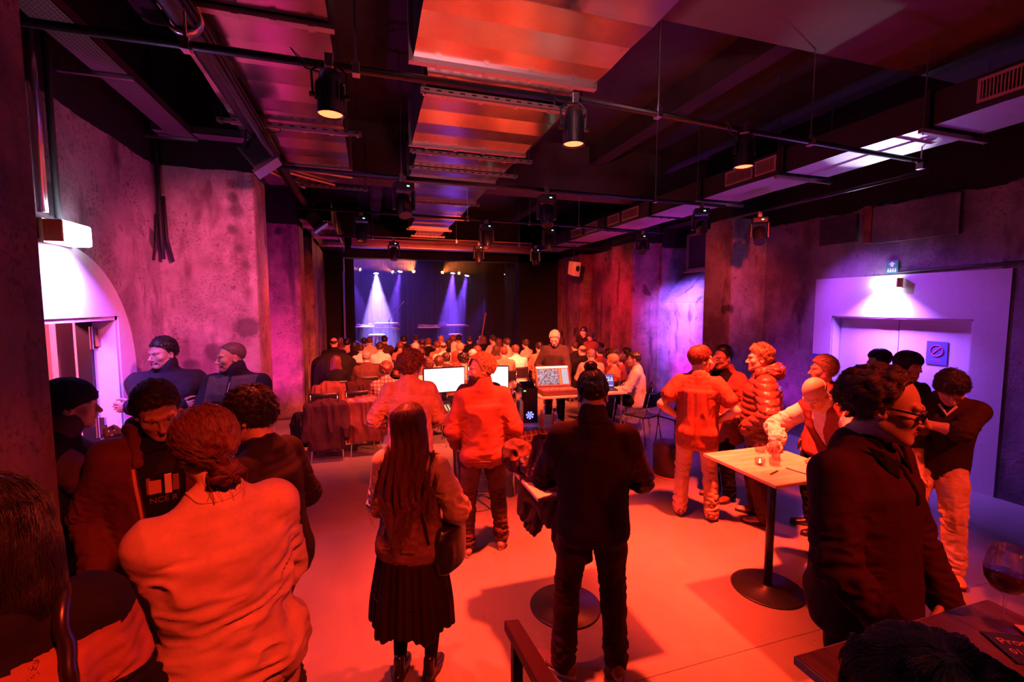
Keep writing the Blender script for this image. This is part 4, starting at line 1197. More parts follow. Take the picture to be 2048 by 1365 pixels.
def shoe(b, an, yaw, m, msole, parent, size=1.0, high=False, name='shoe'):
    s = b.s * size; Rm = rz(R(yaw)); O = np.array([an[0], an[1], an[2] - .085 * b.s])
    p = lambda x, y, z: O + Rm @ np.array([x, y, z]) * s
    g = Sdf(); r_, f_ = Rm[:, 0], np.array([0, 0, 1.0])
    g.loft([(p(0, -.078, .045), r_, f_, .022 * s, .022 * s), (p(0, -.055, .050), r_, f_, .034 * s, .036 * s), (p(0, .0, .052), r_, f_, .037 * s, .040 * s), (p(0.002, .06, .042), r_, f_, .043 * s, .030 * s), (p(.004, .12, .034), r_, f_, .047 * s, .024 * s), (p(.002, .17, .032), r_, f_, .036 * s, .019 * s), (p(0, .19, .030), r_, f_, .018 * s, .012 * s)], .01)
    g.cone(p(0, -.025, .06), p(0, -.02, .15 if high else .10), .036 * s, .038 * s, .02)
    o = cloth_mesh(name, g, .007, m, parent, amp=.002, joints=((p(0, .08, .06), .05, 1.0),))
    sb = MB(); out = []
    for i in range(28):
        a = 2 * PI * i / 28; y = .058 + .142 * math.sin(a); w = .046 if y > .05 else .039
        x = w * math.cos(a) * (1 - .25 * max(0, (y - .12) / .08))
        out.append((x, y))
    vs = [tuple(p(x, y, z)) for z in (0.0, .026) for x, y in out]
    sb.add(vs, [tuple(range(27, -1, -1)), tuple(range(28, 56))] + [(i, (i + 1) % 28, 28 + (i + 1) % 28, 28 + i) for i in range(28)])
    sb.build('sole', msole, o, bevel=.004)
    return o

def face_bits(b, root, brow, eyes=True, gl=None):
    s = b.s * (1.0 if b.sex == 'm' else 0.95); O = b.head; Rm = b.Rh
    p = lambda x, y, z: tuple(O + Rm @ (np.array([x, y, z]) * s))
    for g in (-1, 1):
        if brow is not None:
            MB().tube([p(g * .015, .0960, .0205), p(g * .030, .0925, .0255), (p(g * .048, .0795, .0215))], [.0026 * s, .0034 * s, .0015 * s], 6).build('eyebrow', brow, root, smooth=True)
        if eyes:
            M4 = Matrix([[*Rm[0], 0], [*Rm[1], 0], [*Rm[2], 0], [0, 0, 0, 1]])
            C4 = Matrix.Translation(p(g * .031, .0775, -.001)) @ M4 @ Matrix.Rotation(-PI / 2, 4, 'X')
            m = MB(); r = .0128 * s; n = 12
            prof = [(r * math.sin(PI * i / n), r * math.cos(PI * i / n)) for i in range(n + 1)]
            m.lathe(prof, 14, C4)
            for i in range(2 * 14): m.mi[i] = 1
            m.build('eye', [EYEW, EYEI], root, smooth=True)
    if gl:
        m = MB(); w, hgt, r, rr, cy = gl.get('w', .026), gl.get('h', .018), gl.get('r', .0022), 0.55, gl.get('y', .108)
        for g in (-1, 1):
            loop = []
            for i in range(20):
                a = 2 * PI * i / 20; cx, sx = math.cos(a), math.sin(a)
                x = w * math.copysign(abs(cx) ** rr, cx); z = hgt * math.copysign(abs(sx) ** rr, sx)
                loop.append(p(g * .033 + x, cy - abs(g * .033 + x) * .12, -.004 + z))
            m.tube(loop, r * s, 6, closed=True)
            m.tube([p(g * (.033 + w), cy - .010, .004), p(g * .074, cy - .03, .006), p(g * .081, -.004, .004), p(g * .079, -.028, -.012)], [r * s, r * 1.3 * s, r * 1.2 * s, r * s], 6)
        m.tube([p(-.009, cy, .0), p(0, cy + .004, .004), p(.009, cy, .0)], r * s, 6)
        o = m.build('glasses', gl['m'], root, smooth=True)
        l = MB()
        for g in (-1, 1):
            vs = []
            for i in range(16):
                a = 2 * PI * i / 16; cx, sx = math.cos(a), math.sin(a)
                vs.append(p(g * .033 + w * math.copysign(abs(cx) ** rr, cx), cy - abs(g * .033 + w * cx) * .12, -.004 + hgt * math.copysign(abs(sx) ** rr, sx)))
            l.add(vs, [tuple(range(16))])
        l.build('lenses', GL_LENS, o)
GL_LENS = glass('spectacle lens')
GL_LENS.node_tree.nodes['Principled BSDF'].inputs['IOR'].default_value = 1.02

def person(label, loc, yaw, b, skin=SKIN, head_h=.0045, hand_h=.0035, hair=None, brow=None, eyes=True, gl=None, lids=False, bare=None, legs=False, group=None, name='person', jaw=1.0, nose=1.0, simple=False):
    root = empty(name, loc, R(yaw), label, 'person', group)
    s = b.s; parts = []
    g = Sdf(); head_prims(g, b, lids, nose, jaw)
    g.loft(torso_stations(b, -.012, .38, .55), .02)
    lo, hi = g.bounds(.03); V, F = mesh_from(g, lo, hi, head_h)
    parts.append((V, F))
    for k, A in b.arms.items():
        if A['hide']: continue
        g2 = Sdf(); hand_prims(g2, A, s * (1.0 if b.sex == 'm' else 0.9))
        f = 1.0 if b.sex == 'm' else 0.85
        if bare:
            limb(g2, [lerp(A['sh'], A['el'], .3), A['el'], lerp(A['el'], A['wr'], .3), A['wr']], [.046 * f * s, .037 * f * s, .040 * f * s, .026 * f * s], .02)
        else:
            limb(g2, [lerp(A['el'], A['wr'], .55), A['wr']], [.033 * f * s, .025 * f * s], .01)
        lo, hi = g2.bounds(.02); parts.append(mesh_from(g2, lo, hi, hand_h))
    # the covered trunk and limbs, coarser, so that the figure is whole under its clothes
    g3 = Sdf(); g3.loft(torso_stations(b, -.016, -.1, .46), .02)
    for A in b.arms.values(): limb(g3, [A['sh'], A['el'], lerp(A['el'], A['wr'], .6)], [.05 * s, .036 * s, .030 * s], .03)
    for hp, kn, an in ((b.hpR, b.knR, b.anR), (b.hpL, b.knL, b.anL)): limb(g3, [hp, kn, lerp(kn, an, .3), an], [.078 * s, .048 * s, .046 * s, .032 * s], .02)
    lo, hi = g3.bounds(.03); parts.append(mesh_from(g3, lo, hi, .022 * s, 0))
    n = 0; Vs, Fs = [], []
    for V, F in parts: Vs.append(V); Fs.append(F + n); n += len(V)
    V = np.concatenate(Vs); F = np.concatenate(Fs)
    C = V[F].mean(1); q = ((C - b.head) @ b.Rh) / (s * (1.0 if b.sex == 'm' else .95))
    lip = (np.abs(q[:, 0]) < .0235) & (np.abs(q[:, 2] + .068) < .0105 - .15 * np.abs(q[:, 0])) & (q[:, 1] > .080)
    o = link_mesh('body', np_mesh('body', V, F, lip.astype(int)), [skin, LIPS], root)
    if not simple: face_bits(b, root, brow, eyes and not lids, gl)
    if hair: add_hair(b, root, hair)
    return root

def head_flow(b, style):
    """hair direction field in person space"""
    O = b.head; Rm = b.Rh; s = b.s
    def fl(P):
        q = ((P - O) @ Rm) / s
        if style == 'down':   f = np.stack([q[:, 0] * 2.0, q[:, 1] * 1.0 - .05, -np.ones(len(q))], 1)
        elif style == 'crown': f = q - np.array([0, -.05, .12]); f[:, 2] -= .02
        elif style == 'back': f = np.stack([q[:, 0] * 1.5, -np.ones(len(q)), -0.6 + 0 * q[:, 0]], 1)
        elif style == 'up': f = np.stack([q[:, 0] * 2, .4 + 0 * q[:, 0], 1 + 0 * q[:, 0]], 1)
        else: f = np.array(style) - q
        f = f / (np.linalg.norm(f, axis=1)[:, None] + 1e-9)
        return f @ Rm.T
    return fl

def add_hair(b, root, H):
    fn = hair_fn(b, H.get('th', (.022, .016, .02)), H.get('line'), H.get('rough', .004), H.get('freq', 60), H.get('extra'), seed=H.get('seed', 0))
    s = b.s; r = H.get('ext', (.15, .17, .17, .17, .16, .15))
    c = b.head
    big = H.get('big')
    lo = c - np.array([.17, .2, .2]) * s if big is None else c + np.array(big[0]) * s
    hi = c + np.array([.17, .17, .2]) * s if big is None else c + np.array(big[1]) * s
    h = H.get('h', .0055)
    V, F = surface(fn, lo, hi, h); V = smooth(V, F, 1, .5)
    o = link_mesh('hair', np_mesh('hair', V, F), H['m'], root)
    GEO[o.name] = (V, F)
    n = H.get('n', 0)
    if n:
        N = vnormals(V, F)
        strands('hair_strands', H.get('m2', H['m']), o, fn, V, N, n, H.get('len', .05) * s, H.get('seg', 5), head_flow(b, H.get('flow', 'crown')), H.get('rad', .0008), H.get('curl', .15), H.get('cfreq', 60), H.get('lift', .004), H.get('seed', 1))
    if H.get('beard') is not None:
        bf = beard_fn(b, H.get('bt', .008))
        V, F = surface(bf, b.head + b.Rh @ np.array([0, .04, -.09]) - .13, b.head + b.Rh @ np.array([0, .04, -.09]) + .13, .0045)
        V = smooth(V, F, 1, .5)
        o2 = link_mesh('beard', np_mesh('beard', V, F), H['beard'], root)
        if n:
            strands('beard_strands', H['beard'], o2, bf, V, vnormals(V, F), 1200, .016 * s, 3, head_flow(b, 'down'), .0006, .4, 90, .004, 4)
    return o
# ================================================================== THE PEOPLE NEAR THE CAMERA
C_BEIGE = cloth('beige sweatshirt', (0.50, 0.33, 0.28), knit=.25, kscale=300); C_BEIGE2 = cloth('beige trouser cotton', (0.50, 0.36, 0.30), knit=.2, kscale=200)
C_BLACKK = cloth('black knit', (0.022, 0.014, 0.016), knit=.3); C_FLEECE = cloth('dark maroon fleece', (0.030, 0.010, 0.012), knit=.9, kscale=170)
C_QUILT = cloth('dark quilted nylon', (0.045, 0.022, 0.026), rough=.5, knit=.1); C_REDKN = cloth('rust red wool', (0.24, 0.070, 0.055), knit=.9, kscale=210)
C_DENIM = cloth('faded denim', (0.17, 0.085, 0.085), knit=.5, kscale=340, var=.3); C_DENIML = cloth('pale denim sleeve', (0.56, 0.44, 0.40), knit=.35, kscale=300, var=.15)
C_SHIRT = cloth('pale chambray shirt', (0.46, 0.29, 0.25), knit=.3, kscale=300, var=.18); C_TEE = cloth('brick red cotton tee', (0.30, 0.085, 0.055), knit=.15)
C_TAN = cloth('light tan trousers', (0.52, 0.34, 0.27), knit=.25); C_CREAM = cloth('cream trousers', (0.66, 0.50, 0.42), knit=.25)
C_MAROON = cloth('dark maroon trousers', (0.060, 0.018, 0.020), knit=.25); C_DKBROWN = cloth('dark brown trousers', (0.075, 0.035, 0.032), knit=.3)
C_BLACK = cloth('black cotton', (0.012, 0.010, 0.012), knit=.2, var=.1); C_NAVY = cloth('black navy uniform cloth', (0.020, 0.018, 0.030), knit=.2)
C_GREYV = cloth('grey uniform yoke', (0.075, 0.070, 0.085), knit=.2); C_OLIVE = cloth('rust brown parka', (0.115, 0.034, 0.026), rough=.7, knit=.2)
C_LINING = cloth('orange quilted lining', (0.55, 0.25, 0.16), rough=.55, knit=.1); C_PUFF = mat('brown puffer nylon', (0.15, 0.055, 0.040), .38, var=.1, bmp=.15, bscale=70)
C_REDJ = cloth('red canvas jacket', (0.30, 0.095, 0.075), knit=.25); C_WHITE = cloth('white shirt cotton', (0.80, 0.74, 0.70), knit=.15, var=.05)
C_VEST = cloth('dark red vest', (0.13, 0.035, 0.035), knit=.2); C_DKGREEN = cloth('dark green wool', (0.040, 0.022, 0.018), knit=.6, kscale=220)
C_PURP = cloth('purple grey hoodie', (0.10, 0.055, 0.10), knit=.3); C_BEANIE = cloth('navy knit beanie', (0.025, 0.022, 0.055), knit=1.0, kscale=140)
C_TIGHTS = cloth('black tights', (0.010, 0.006, 0.008), knit=.1); C_SKIRT = cloth('black pleated skirt', (0.020, 0.006, 0.009), rough=.7, knit=.2)
C_CHAR = cloth('charcoal cotton', (0.05, 0.035, 0.04), knit=.2)
L_BROWN = mat('brown leather', (0.13, 0.055, 0.035), .38, var=.15, scale=20); L_TAN = mat('tan leather', (0.46, 0.28, 0.20), .42, var=.12, scale=20); L_BLACK = mat('black leather', (0.015, 0.010, 0.010), .30)
SOLE_W = mat('white rubber sole', (0.72, 0.66, 0.62), .55); SOLE_D = mat('dark rubber sole', (0.03, 0.02, 0.02), .6)
SNK = mat('sneaker mesh', (0.34, 0.19, 0.16), .7, bmp=.3, bscale=300)
FR_BLACK = mat('black acetate', (0.010, 0.008, 0.008), .2)
BADGE = mat('white badge', (0.75, 0.72, 0.76), .5)

def JT(b, e=1.0, w=.7, sh=.5):
    o = []
    for A in b.arms.values(): o += [(A['el'], .13, e), (lerp(A['el'], A['wr'], .85), .09, w), (A['sh'] + b.Rt @ np.array([-A['sg'] * .03, 0, -.12]), .09, sh)]
    return o
def JL(b, k=.8, a=1.2):
    return [(b.knR, .14, k), (b.knL, .14, k), (b.anR + np.array([0, 0, .06]), .13, a), (b.anL + np.array([0, 0, .06]), .13, a), (b.pel + np.array([0, 0.05, -.10]), .13, .5)]
def legs(r, b, m, sh, so, h=.009, amp=.026, size=1.0, high=False, **k):
    t = cloth_mesh('trousers', trousers(b, **k), h, m, r, amp, JL(b), .3, seed=hash(r.name) % 50 * 1.7 if False else len(r.name) * 1.3)
    shoe(b, b.anR, b.fyR, sh, so, r, size, high); shoe(b, b.anL, b.fyL, sh, so, r, size, high)
    return t
def P(b, x, y, z):
    """a point in the trunk's frame, metres above the pelvis"""
    return b.pel + b.Rt @ np.array([x, y, z]) * b.s
def patch(name, m, b, parent, x, y, z, w, h, ry_=0.0):
    c = P(b, x, y, z); X = b.Rt @ rz(ry_) @ np.array([1, 0, 0]); Z = b.Rt[:, 2]; Y = np.cross(Z, X)
    M4 = Matrix([[X[0], Y[0], Z[0], c[0]], [X[1], Y[1], Z[1], c[1]], [X[2], Y[2], Z[2], c[2]], [0, 0, 0, 1]])
    return MB().box((-w / 2, -.003, -h / 2), (w / 2, .003, h / 2), M4).build(name, m, parent)

# ---- man in the dark fleece, back to the camera, at the centre
def fleece_man():
    b = pose_body(1.83, lean=2, neck=12, head=(4, 24, 0), hR=dict(p=(.10, .30, 1.16), c=.6), hL=dict(p=(-.10, .30, 1.14), c=.6), eR=(1.0, -.75, -.6), eL=(-1.0, -.75, -.6),
                  fR=(.15, .03, 4), fL=(-.155, -.02, 58), wide=1.03)
    r = person('man in dark fleece with a topknot, back turned, at the centre', (1.22, 2.33, 0), -24, b, skin=SKIN2,
               hair=dict(m=H_DARK, th=(.026, .008, .014), line=[(-.14, -.055), (-.09, -.05), (-.045, -.02), (-.02, .02), (.01, .03), (.025, .035), (.05, .052), (.075, .07), (.12, .078)], n=5000, len=.06, flow=(0, -.06, .15), rad=.0007, curl=.25, lift=.006, h=.005, rough=.006), brow=H_DARK, head_h=.004)
    fn = lambda q: None
    kn = Sdf(); t = b.head + b.Rh @ np.array([-.01, -.055, .150]) * b.s
    kn.ell(t, (.036, .034, .034)); kn.cone(t, b.head + b.Rh @ np.array([0, -.05, .10]) * b.s, .016, .03)
    lo, hi = kn.bounds(.03); f2 = lambda q: kn(q) - (vnoise(q * 110) - .5) * .012
    V, F = surface(f2, lo, hi, .004); o = link_mesh('topknot', np_mesh('topknot', V, F), H_DARK, r)
    strands('topknot_strands', H_DARK, o, f2, V, vnormals(V, F), 900, .03, 4, head_flow(b, 'up'), .0007, .8, 80, .005, 9)
    g = garment(b, .026, 2.0, -.10, collar='turtle', arm_ease=.022, flare=-.004)
    w0, w1 = b.arms['L'], b.arms['R']
    def mi(C):
        d = np.full(len(C), 9.)
        for A in (w0, w1):
            e = lerp(A['sh'], A['el'], .45); ab = A['wr'] - A['el']; u = np.clip(((C - A['el']) @ ab) / (ab @ ab), 0, 1)
            d = np.minimum(d, np.linalg.norm(C - A['el'] - u[:, None] * ab, axis=1))
            ab = A['el'] - e; u = np.clip(((C - e) @ ab) / (ab @ ab), 0, 1); d = np.minimum(d, np.linalg.norm(C - e - u[:, None] * ab, axis=1))
        return (d < .092).astype(int)
    top = cloth_mesh('fleece', g, .008, [C_FLEECE, C_QUILT], r, .030, JT(b, 1.2, .9), .28, seed=3, midx=mi)
    seam('collar_seam', top, [P(b, -.08, -.06, .53), P(b, 0, -.10, .535), P(b, .08, -.06, .53)], .0035, C_BLACK)
    seam('hem_band', top, [P(b, -.19, -.05, -.075), P(b, -.10, -.16, -.075), P(b, 0, -.17, -.075), P(b, .10, -.16, -.075), P(b, .19, -.05, -.075)], .005, C_FLEECE)
    tr = legs(r, b, C_MAROON, SNK, SOLE_W, .009, .028, 1.03)
    seam('back_seam', tr, [P(b, 0, -.16, .0), P(b, 0, -.16, -.10), P(b, 0, -.10, -.18)], .003, C_BLACK)
    for sx in (-1, 1): seam('back_pocket', tr, [P(b, sx * .05, -.16, -.06), P(b, sx * .05, -.17, -.17), P(b, sx * .09, -.17, -.19), P(b, sx * .13, -.15, -.17), P(b, sx * .13, -.14, -.06)], .0028, C_BLACK)
    sh = [c for c in children_of(r) if c.name.startswith('shoe')][1]
    for k in range(3):
        Rm = rz(R(b.fyL)); q = lambda x, y, z: b.anL + Rm @ np.array([x, y, z]) * b.s
        seam('shoe_stripe', sh, [q(-.05, .02 + .035 * k, -.055), q(-.04, .045 + .03 * k, -.02)], .004, SOLE_W)
fleece_man()

# ---- woman with long hair, denim waistcoat and black skirt
def denim_woman():
    b = pose_body(1.66, 'f', lean=0, twist=-6, head=(4, 6, -3), hR=dict(p=(.20, .16, .93), c=.5), hL=dict(p=(-.10, .26, 1.0), c=.5), eR=(1.4, -.8, -.7), eL=(-.6, -.5, -.9), fR=(.10, .02, -6), fL=(-.09, .0, 6), wide=1.10)
    def ex(q, e):
        st = [(0.10, .080, -.045, .066), (0.03, .100, -.050, .084), (-.07, .116, -.062, .072), (-.18, .136, -.090, .056), (-.30, .142, -.104, .046), (-.42, .126, -.100, .038), (-.52, .085, -.092, .022)]
        zs = [a[0] for a in st][::-1]; f = lambda i: np.interp(q[:, 2], zs, [a[i] for a in st][::-1])
        w, yc, dp = f(1), f(2), f(3)
        x = q[:, 0] + .012 * np.sin(q[:, 2] * 9)
        lock = .008 * np.sin(x * 130 + 2.0 * np.sin(q[:, 2] * 12)) + .006 * np.sin(x * 57 + 1)
        g = (np.sqrt((x / w) ** 2 + ((q[:, 1] - yc) / dp) ** 2) - 1) * np.minimum(w, dp) + lock * np.clip(-q[:, 2] * 6, .2, 1)
        ends = -.53 + .06 * (vnoise(np.stack([q[:, 0] * 40, q[:, 1] * 0, q[:, 1] * 0], 1)) - .5) + np.abs(q[:, 0] + .05) * .8
        g = np.maximum(g, (ends - q[:, 2]) * .6); g = np.maximum(g, q[:, 2] - .09); g = np.maximum(g, q[:, 1] - .02 - np.clip(q[:, 2] * .3, 0, .03))
        hh = np.clip(.5 + .5 * (g - e) / .03, 0, 1); return g * (1 - hh) + e * hh - .03 * hh * (1 - hh)
    r = person('woman with long straight hair, denim waistcoat, pale sleeves and black skirt, seen from behind', (0.20, 2.60, 0), -24, b, skin=SKIN,
               hair=dict(m=H_RED, th=(.018, .016, .016), extra=ex, big=((-.22, -.22, -.60), (.22, .17, .18)), n=9000, len=.26, seg=9, flow='down', rad=.00085, curl=.10, cfreq=26, lift=.004, h=.006, rough=.003), brow=H_BROWN, head_h=.0045)
    g = garment(b, .020, 0.12, -.10, collar='polo', arm_ease=.016, flare=.004)
    slv = garment(b, .008, 2.0, .05, arm_ease=.024)
    s1 = cloth_mesh('sleeves', slv, .008, C_DENIML, r, .028, JT(b, 1.3, 1.0, .8), .35, seed=5)
    top = cloth_mesh('waistcoat', g, .0075, C_DENIM, r, .022, [(P(b, 0, -.1, .1), .16, .8)], .3, seed=8, sc_=(10, 10, 16))
    q = lambda pts, n=20, rad=.0028: seam('stitched_seam', top, [P(b, *p) for p in pts], rad, C_DENIM, n=n)
    q([(-.15, -.08, .40), (-.08, -.13, .375), (0, -.14, .345), (.08, -.13, .375), (.15, -.08, .40)])
    q([(-.15, -.08, .27), (0, -.14, .265), (.15, -.08, .27)])
    for sx in (-1, 1): q([(sx * .06, -.14, .36), (sx * .055, -.14, .2), (sx * .045, -.14, .0)])
    q([(-.16, -.05, -.01), (0, -.15, -.015), (.16, -.05, -.01)], rad=.004)
    q([(-.17, -.05, -.085), (0, -.16, -.09), (.17, -.05, -.085)], rad=.004)
    seam('waist_tab', top, [P(b, -.005, -.16, -.03), P(b, .07, -.15, -.03)], .012, C_DENIM)
    seam('collar_trim', top, [P(b, -.07, .0, .55), P(b, -.05, -.06, .535), P(b, 0, -.075, .53), P(b, .05, -.06, .535), P(b, .07, .0, .55)], .012, C_DENIML)
    # skirt
    sk = Sdf(); s = b.s
    st = [(.12, .146, .112), (.02, .168, .128), (-.15, .195, .155), (-.30, .215, .175), (-.44, .232, .190), (-.60, .244, .202)]
    sk.loft([(P(b, 0, 0, z), V3((1, 0, 0)), V3((0, 1, 0)), w * 1.08 * s, d * 1.08 * s) for z, w, d in st], .01)
    def pl(V):
        a = np.arctan2(V[:, 1], V[:, 0]); k = np.clip((1.0 - V[:, 2]) / .45, 0, 1)
        return (np.sin(a * 26 + 2 * vnoise(V * 5)) * .007 + np.sin(a * 9 + 3) * .008) * k - .02 * np.clip((.48 - V[:, 2]) * 8, 0, 0)
    def cut(Pq, d):                              # hollow hem, uneven edge
        z = b.pel[2] - (.555 + .022 * np.sin(np.arctan2(Pq[:, 1], Pq[:, 0]) * 5)) * s
        return np.maximum(d, z - Pq[:, 2])
    skt = cloth_mesh('skirt', sk, .008, C_SKIRT, r, .010, (), .5, seed=2, puff=pl, cut=cut, sc_=(16, 16, 3))
    seam('frill_seam', skt, [P(b, .24 * math.cos(a), .2 * math.sin(a), -.36) for a in [x * PI / 10 for x in range(21)]], .004, C_SKIRT)
    tg = Sdf(); 
    for hp, kn, an in ((b.hpR, b.knR, b.anR), (b.hpL, b.knL, b.anL)): limb(tg, [hp, kn, lerp(kn, an, .3), an], [.082 * s, .054 * s, .056 * s, .036 * s], .02)
    cloth_mesh('tights', tg, .010, C_TIGHTS, r, 0)
    shoe(b, b.anR, b.fyR, L_BLACK, SOLE_D, r, .92, True); shoe(b, b.anL, b.fyL, L_BLACK, SOLE_D, r, .92, True)
    # shoulder bag
    seam('bag_strap', top, [P(b, .10, .02, .50), P(b, .115, -.06, .49), P(b, .118, -.13, .36), P(b, .118, -.14, .2), P(b, .14, -.12, .0)], .009, L_BLACK, parent=r, off=.004, flat=1)
    bg = Sdf(); c = P(b, .235, .03, -.06)
    bg.loft([(c + np.array([0, 0, z]), V3((.35, .94, 0)), V3((.94, -.35, 0)), w, .05) for z, w in ((-.13, .13), (-.05, .145), (.06, .135), (.10, .11))], .01)
    o = cloth_mesh('shoulder_bag', bg, .009, L_BLACK, r, .012, (), 1.0, seed=4)
denim_woman()

# ---- bearded man in a red wool sweater looking left
def bearded_man():
    b = pose_body(1.79, lean=-2, twist=8, head=(96, 2, 0), hR=dict(p=(.25, .10, .90), c=.6), hL=dict(p=(-.22, .16, .93), c=.6), fR=(.17, .06, -14), fL=(-.15, -.02, 10))
    r = person('bearded man in a rust red sweater looking left, standing beside the desk', (0.93, 3.85, 0), -8, b, skin=SKIN,
               hair=dict(m=H_BROWN, m2=H_BLOND, th=(.016, .016, .022), line=[(-.14, -.06), (-.09, -.055), (-.045, -.035), (-.02, -.01), (.01, .005), (.025, .04), (.04, .075), (.06, .10), (.12, .12)], n=3500, len=.028, flow='crown', rad=.0009, curl=1.2, cfreq=110, lift=.007, rough=.009, freq=70, beard=H_DARK, bt=.017, h=.0055), brow=H_DARK, jaw=1.02)
    top = cloth_mesh('sweater', garment(b, .026, 2.0, -.11, collar='turtle', arm_ease=.020, flare=-.002), .0085, C_REDKN, r, .024, JT(b, .9, .6, .5) + [(P(b, .05, -.1, .0), .12, .5)], .9, seed=11, sc_=(9, 9, 5), jsc=(12, 12, 26))
    seam('hem_band', top, [P(b, -.19, -.05, -.085), P(b, -.10, -.16, -.085), P(b, 0, -.17, -.085), P(b, .10, -.16, -.085), P(b, .19, -.05, -.085)], .006, C_REDKN)
    tr = legs(r, b, C_DKBROWN, SNK, SOLE_W, .009, .034, ankle=.03, wide=.96)
    for sx in (-1, 1): seam('back_pocket', tr, [P(b, sx * .05, -.16, -.07), P(b, sx * .05, -.17, -.18), P(b, sx * .09, -.17, -.20), P(b, sx * .13, -.15, -.18), P(b, sx * .13, -.14, -.07)], .0028, C_BLACK)
bearded_man()

# ---- curly man in a pale shirt
def curly_man():
    b = pose_body(1.76, lean=5, head=(-52, 12, 4), hR=dict(p=(.20, .26, 1.0), c=.5), hL=dict(p=(-.22, .22, 1.02), c=.6), eR=(.9, -1, -.5), eL=(-.9, -.9, -.5), wide=1.06, fR=(.13, 0, -8), fL=(-.13, 0, 8))
    r = person('curly haired man in a pale chambray shirt, back turned, bending over the desk', (0.34, 4.42, 0), -6, b, skin=SKIN,
               hair=dict(m=H_BROWN, m2=H_RED, th=(.045, .034, .034), line=[(-.16, -.085), (-.09, -.08), (-.045, -.05), (-.02, -.03), (.01, -.01), (.025, .03), (.05, .06), (.075, .075), (.13, .085)], n=4200, len=.075, seg=7, flow='crown', rad=.0010, curl=1.3, cfreq=42, lift=.012, rough=.016, freq=36, h=.006), brow=H_BROWN)
    top = cloth_mesh('shirt', garment(b, .030, 1.72, -.17, collar='polo', arm_ease=.022, flare=.004), .0085, C_SHIRT, r, .030, JT(b, 1.4, 1.6, .8), .55, seed=17, sc_=(15, 15, 4.5))
    seam('yoke_seam', top, [P(b, -.17, -.06, .40), P(b, -.08, -.13, .385), P(b, .08, -.13, .385), P(b, .17, -.06, .40)], .0032, C_SHIRT)
    seam('back_pleat', top, [P(b, .06, -.14, .38), P(b, .065, -.15, .15), P(b, .06, -.15, -.1)], .003, C_SHIRT)
    for k in 'RL':
        A = b.arms[k]; g2 = Sdf(); limb(g2, [A['el'], lerp(A['el'], A['wr'], .9)], [.042, .034], .01)
        c = lerp(A['el'], A['wr'], .70); g3 = Sdf(); g3.cone(c, lerp(A['el'], A['wr'], .80), .056, .054)
        cloth_mesh('rolled_cuff', g3, .006, C_SHIRT, r, .01, ((c, .1, 1),), .2)
    legs(r, b, C_TAN, L_BROWN, SOLE_D, .010, .03)
curly_man()

# ---- man in a brick red T-shirt, hands on hips
def tee_man():
    b = pose_body(1.80, lean=-3, twist=-6, head=(-62, 2, 0), hR=dict(p=(.175, .03, 1.00), d=(-.35, .5, -.8), n=(-.9, 0, .3), c=.5), hL=dict(p=(-.175, .03, 1.01), d=(.35, .5, -.8), n=(.9, 0, .3), c=.5), eR=(1.2, -.75, .0), eL=(-1.2, -.7, .0), fR=(.16, .0, -6), fL=(-.14, .02, 12))
    r = person('man in a brick red T-shirt with hands on hips, back turned, tan trousers', (3.20, 3.84, 0), -38, b, skin=SKIN3, bare=True,
               hair=dict(m=H_RED, th=(.020, .014, .016), line=[(-.14, -.07), (-.09, -.065), (-.045, -.045), (-.02, -.03), (.01, -.02), (.025, .015), (.05, .05), (.075, .07), (.12, .078)], n=3500, len=.045, flow='crown', rad=.0008, curl=.2, lift=.005, rough=.004), brow=H_BROWN)
    top = cloth_mesh('t_shirt', garment(b, .024, .58, -.17, collar='crew', arm_ease=.020, flare=.004), .008, C_TEE, r, .018, JT(b, .2, 0, .9), .9, seed=23, sc_=(26, 26, 3.2))
    seam('neck_rib', top, [P(b, -.07, .0, .53), P(b, -.05, -.055, .525), P(b, 0, -.07, .525), P(b, .05, -.055, .525), P(b, .07, .0, .53)], .004, C_TEE)
    A = b.arms['L']; g3 = Sdf(); c = lerp(A['el'], A['wr'], .93); g3.cone(c, lerp(A['el'], A['wr'], .99), .031, .030); cloth_mesh('wristband', g3, .004, L_BLACK, r, 0)
    tr = legs(r, b, C_TAN, L_BROWN, SOLE_D, .009, .036, high=True, wide=.95)
    for sx in (-1, 1): seam('back_pocket', tr, [P(b, sx * .05, -.16, -.07), P(b, sx * .05, -.17, -.18), P(b, sx * .09, -.17, -.20), P(b, sx * .13, -.15, -.18), P(b, sx * .13, -.14, -.07)], .0028, C_TAN)
tee_man()

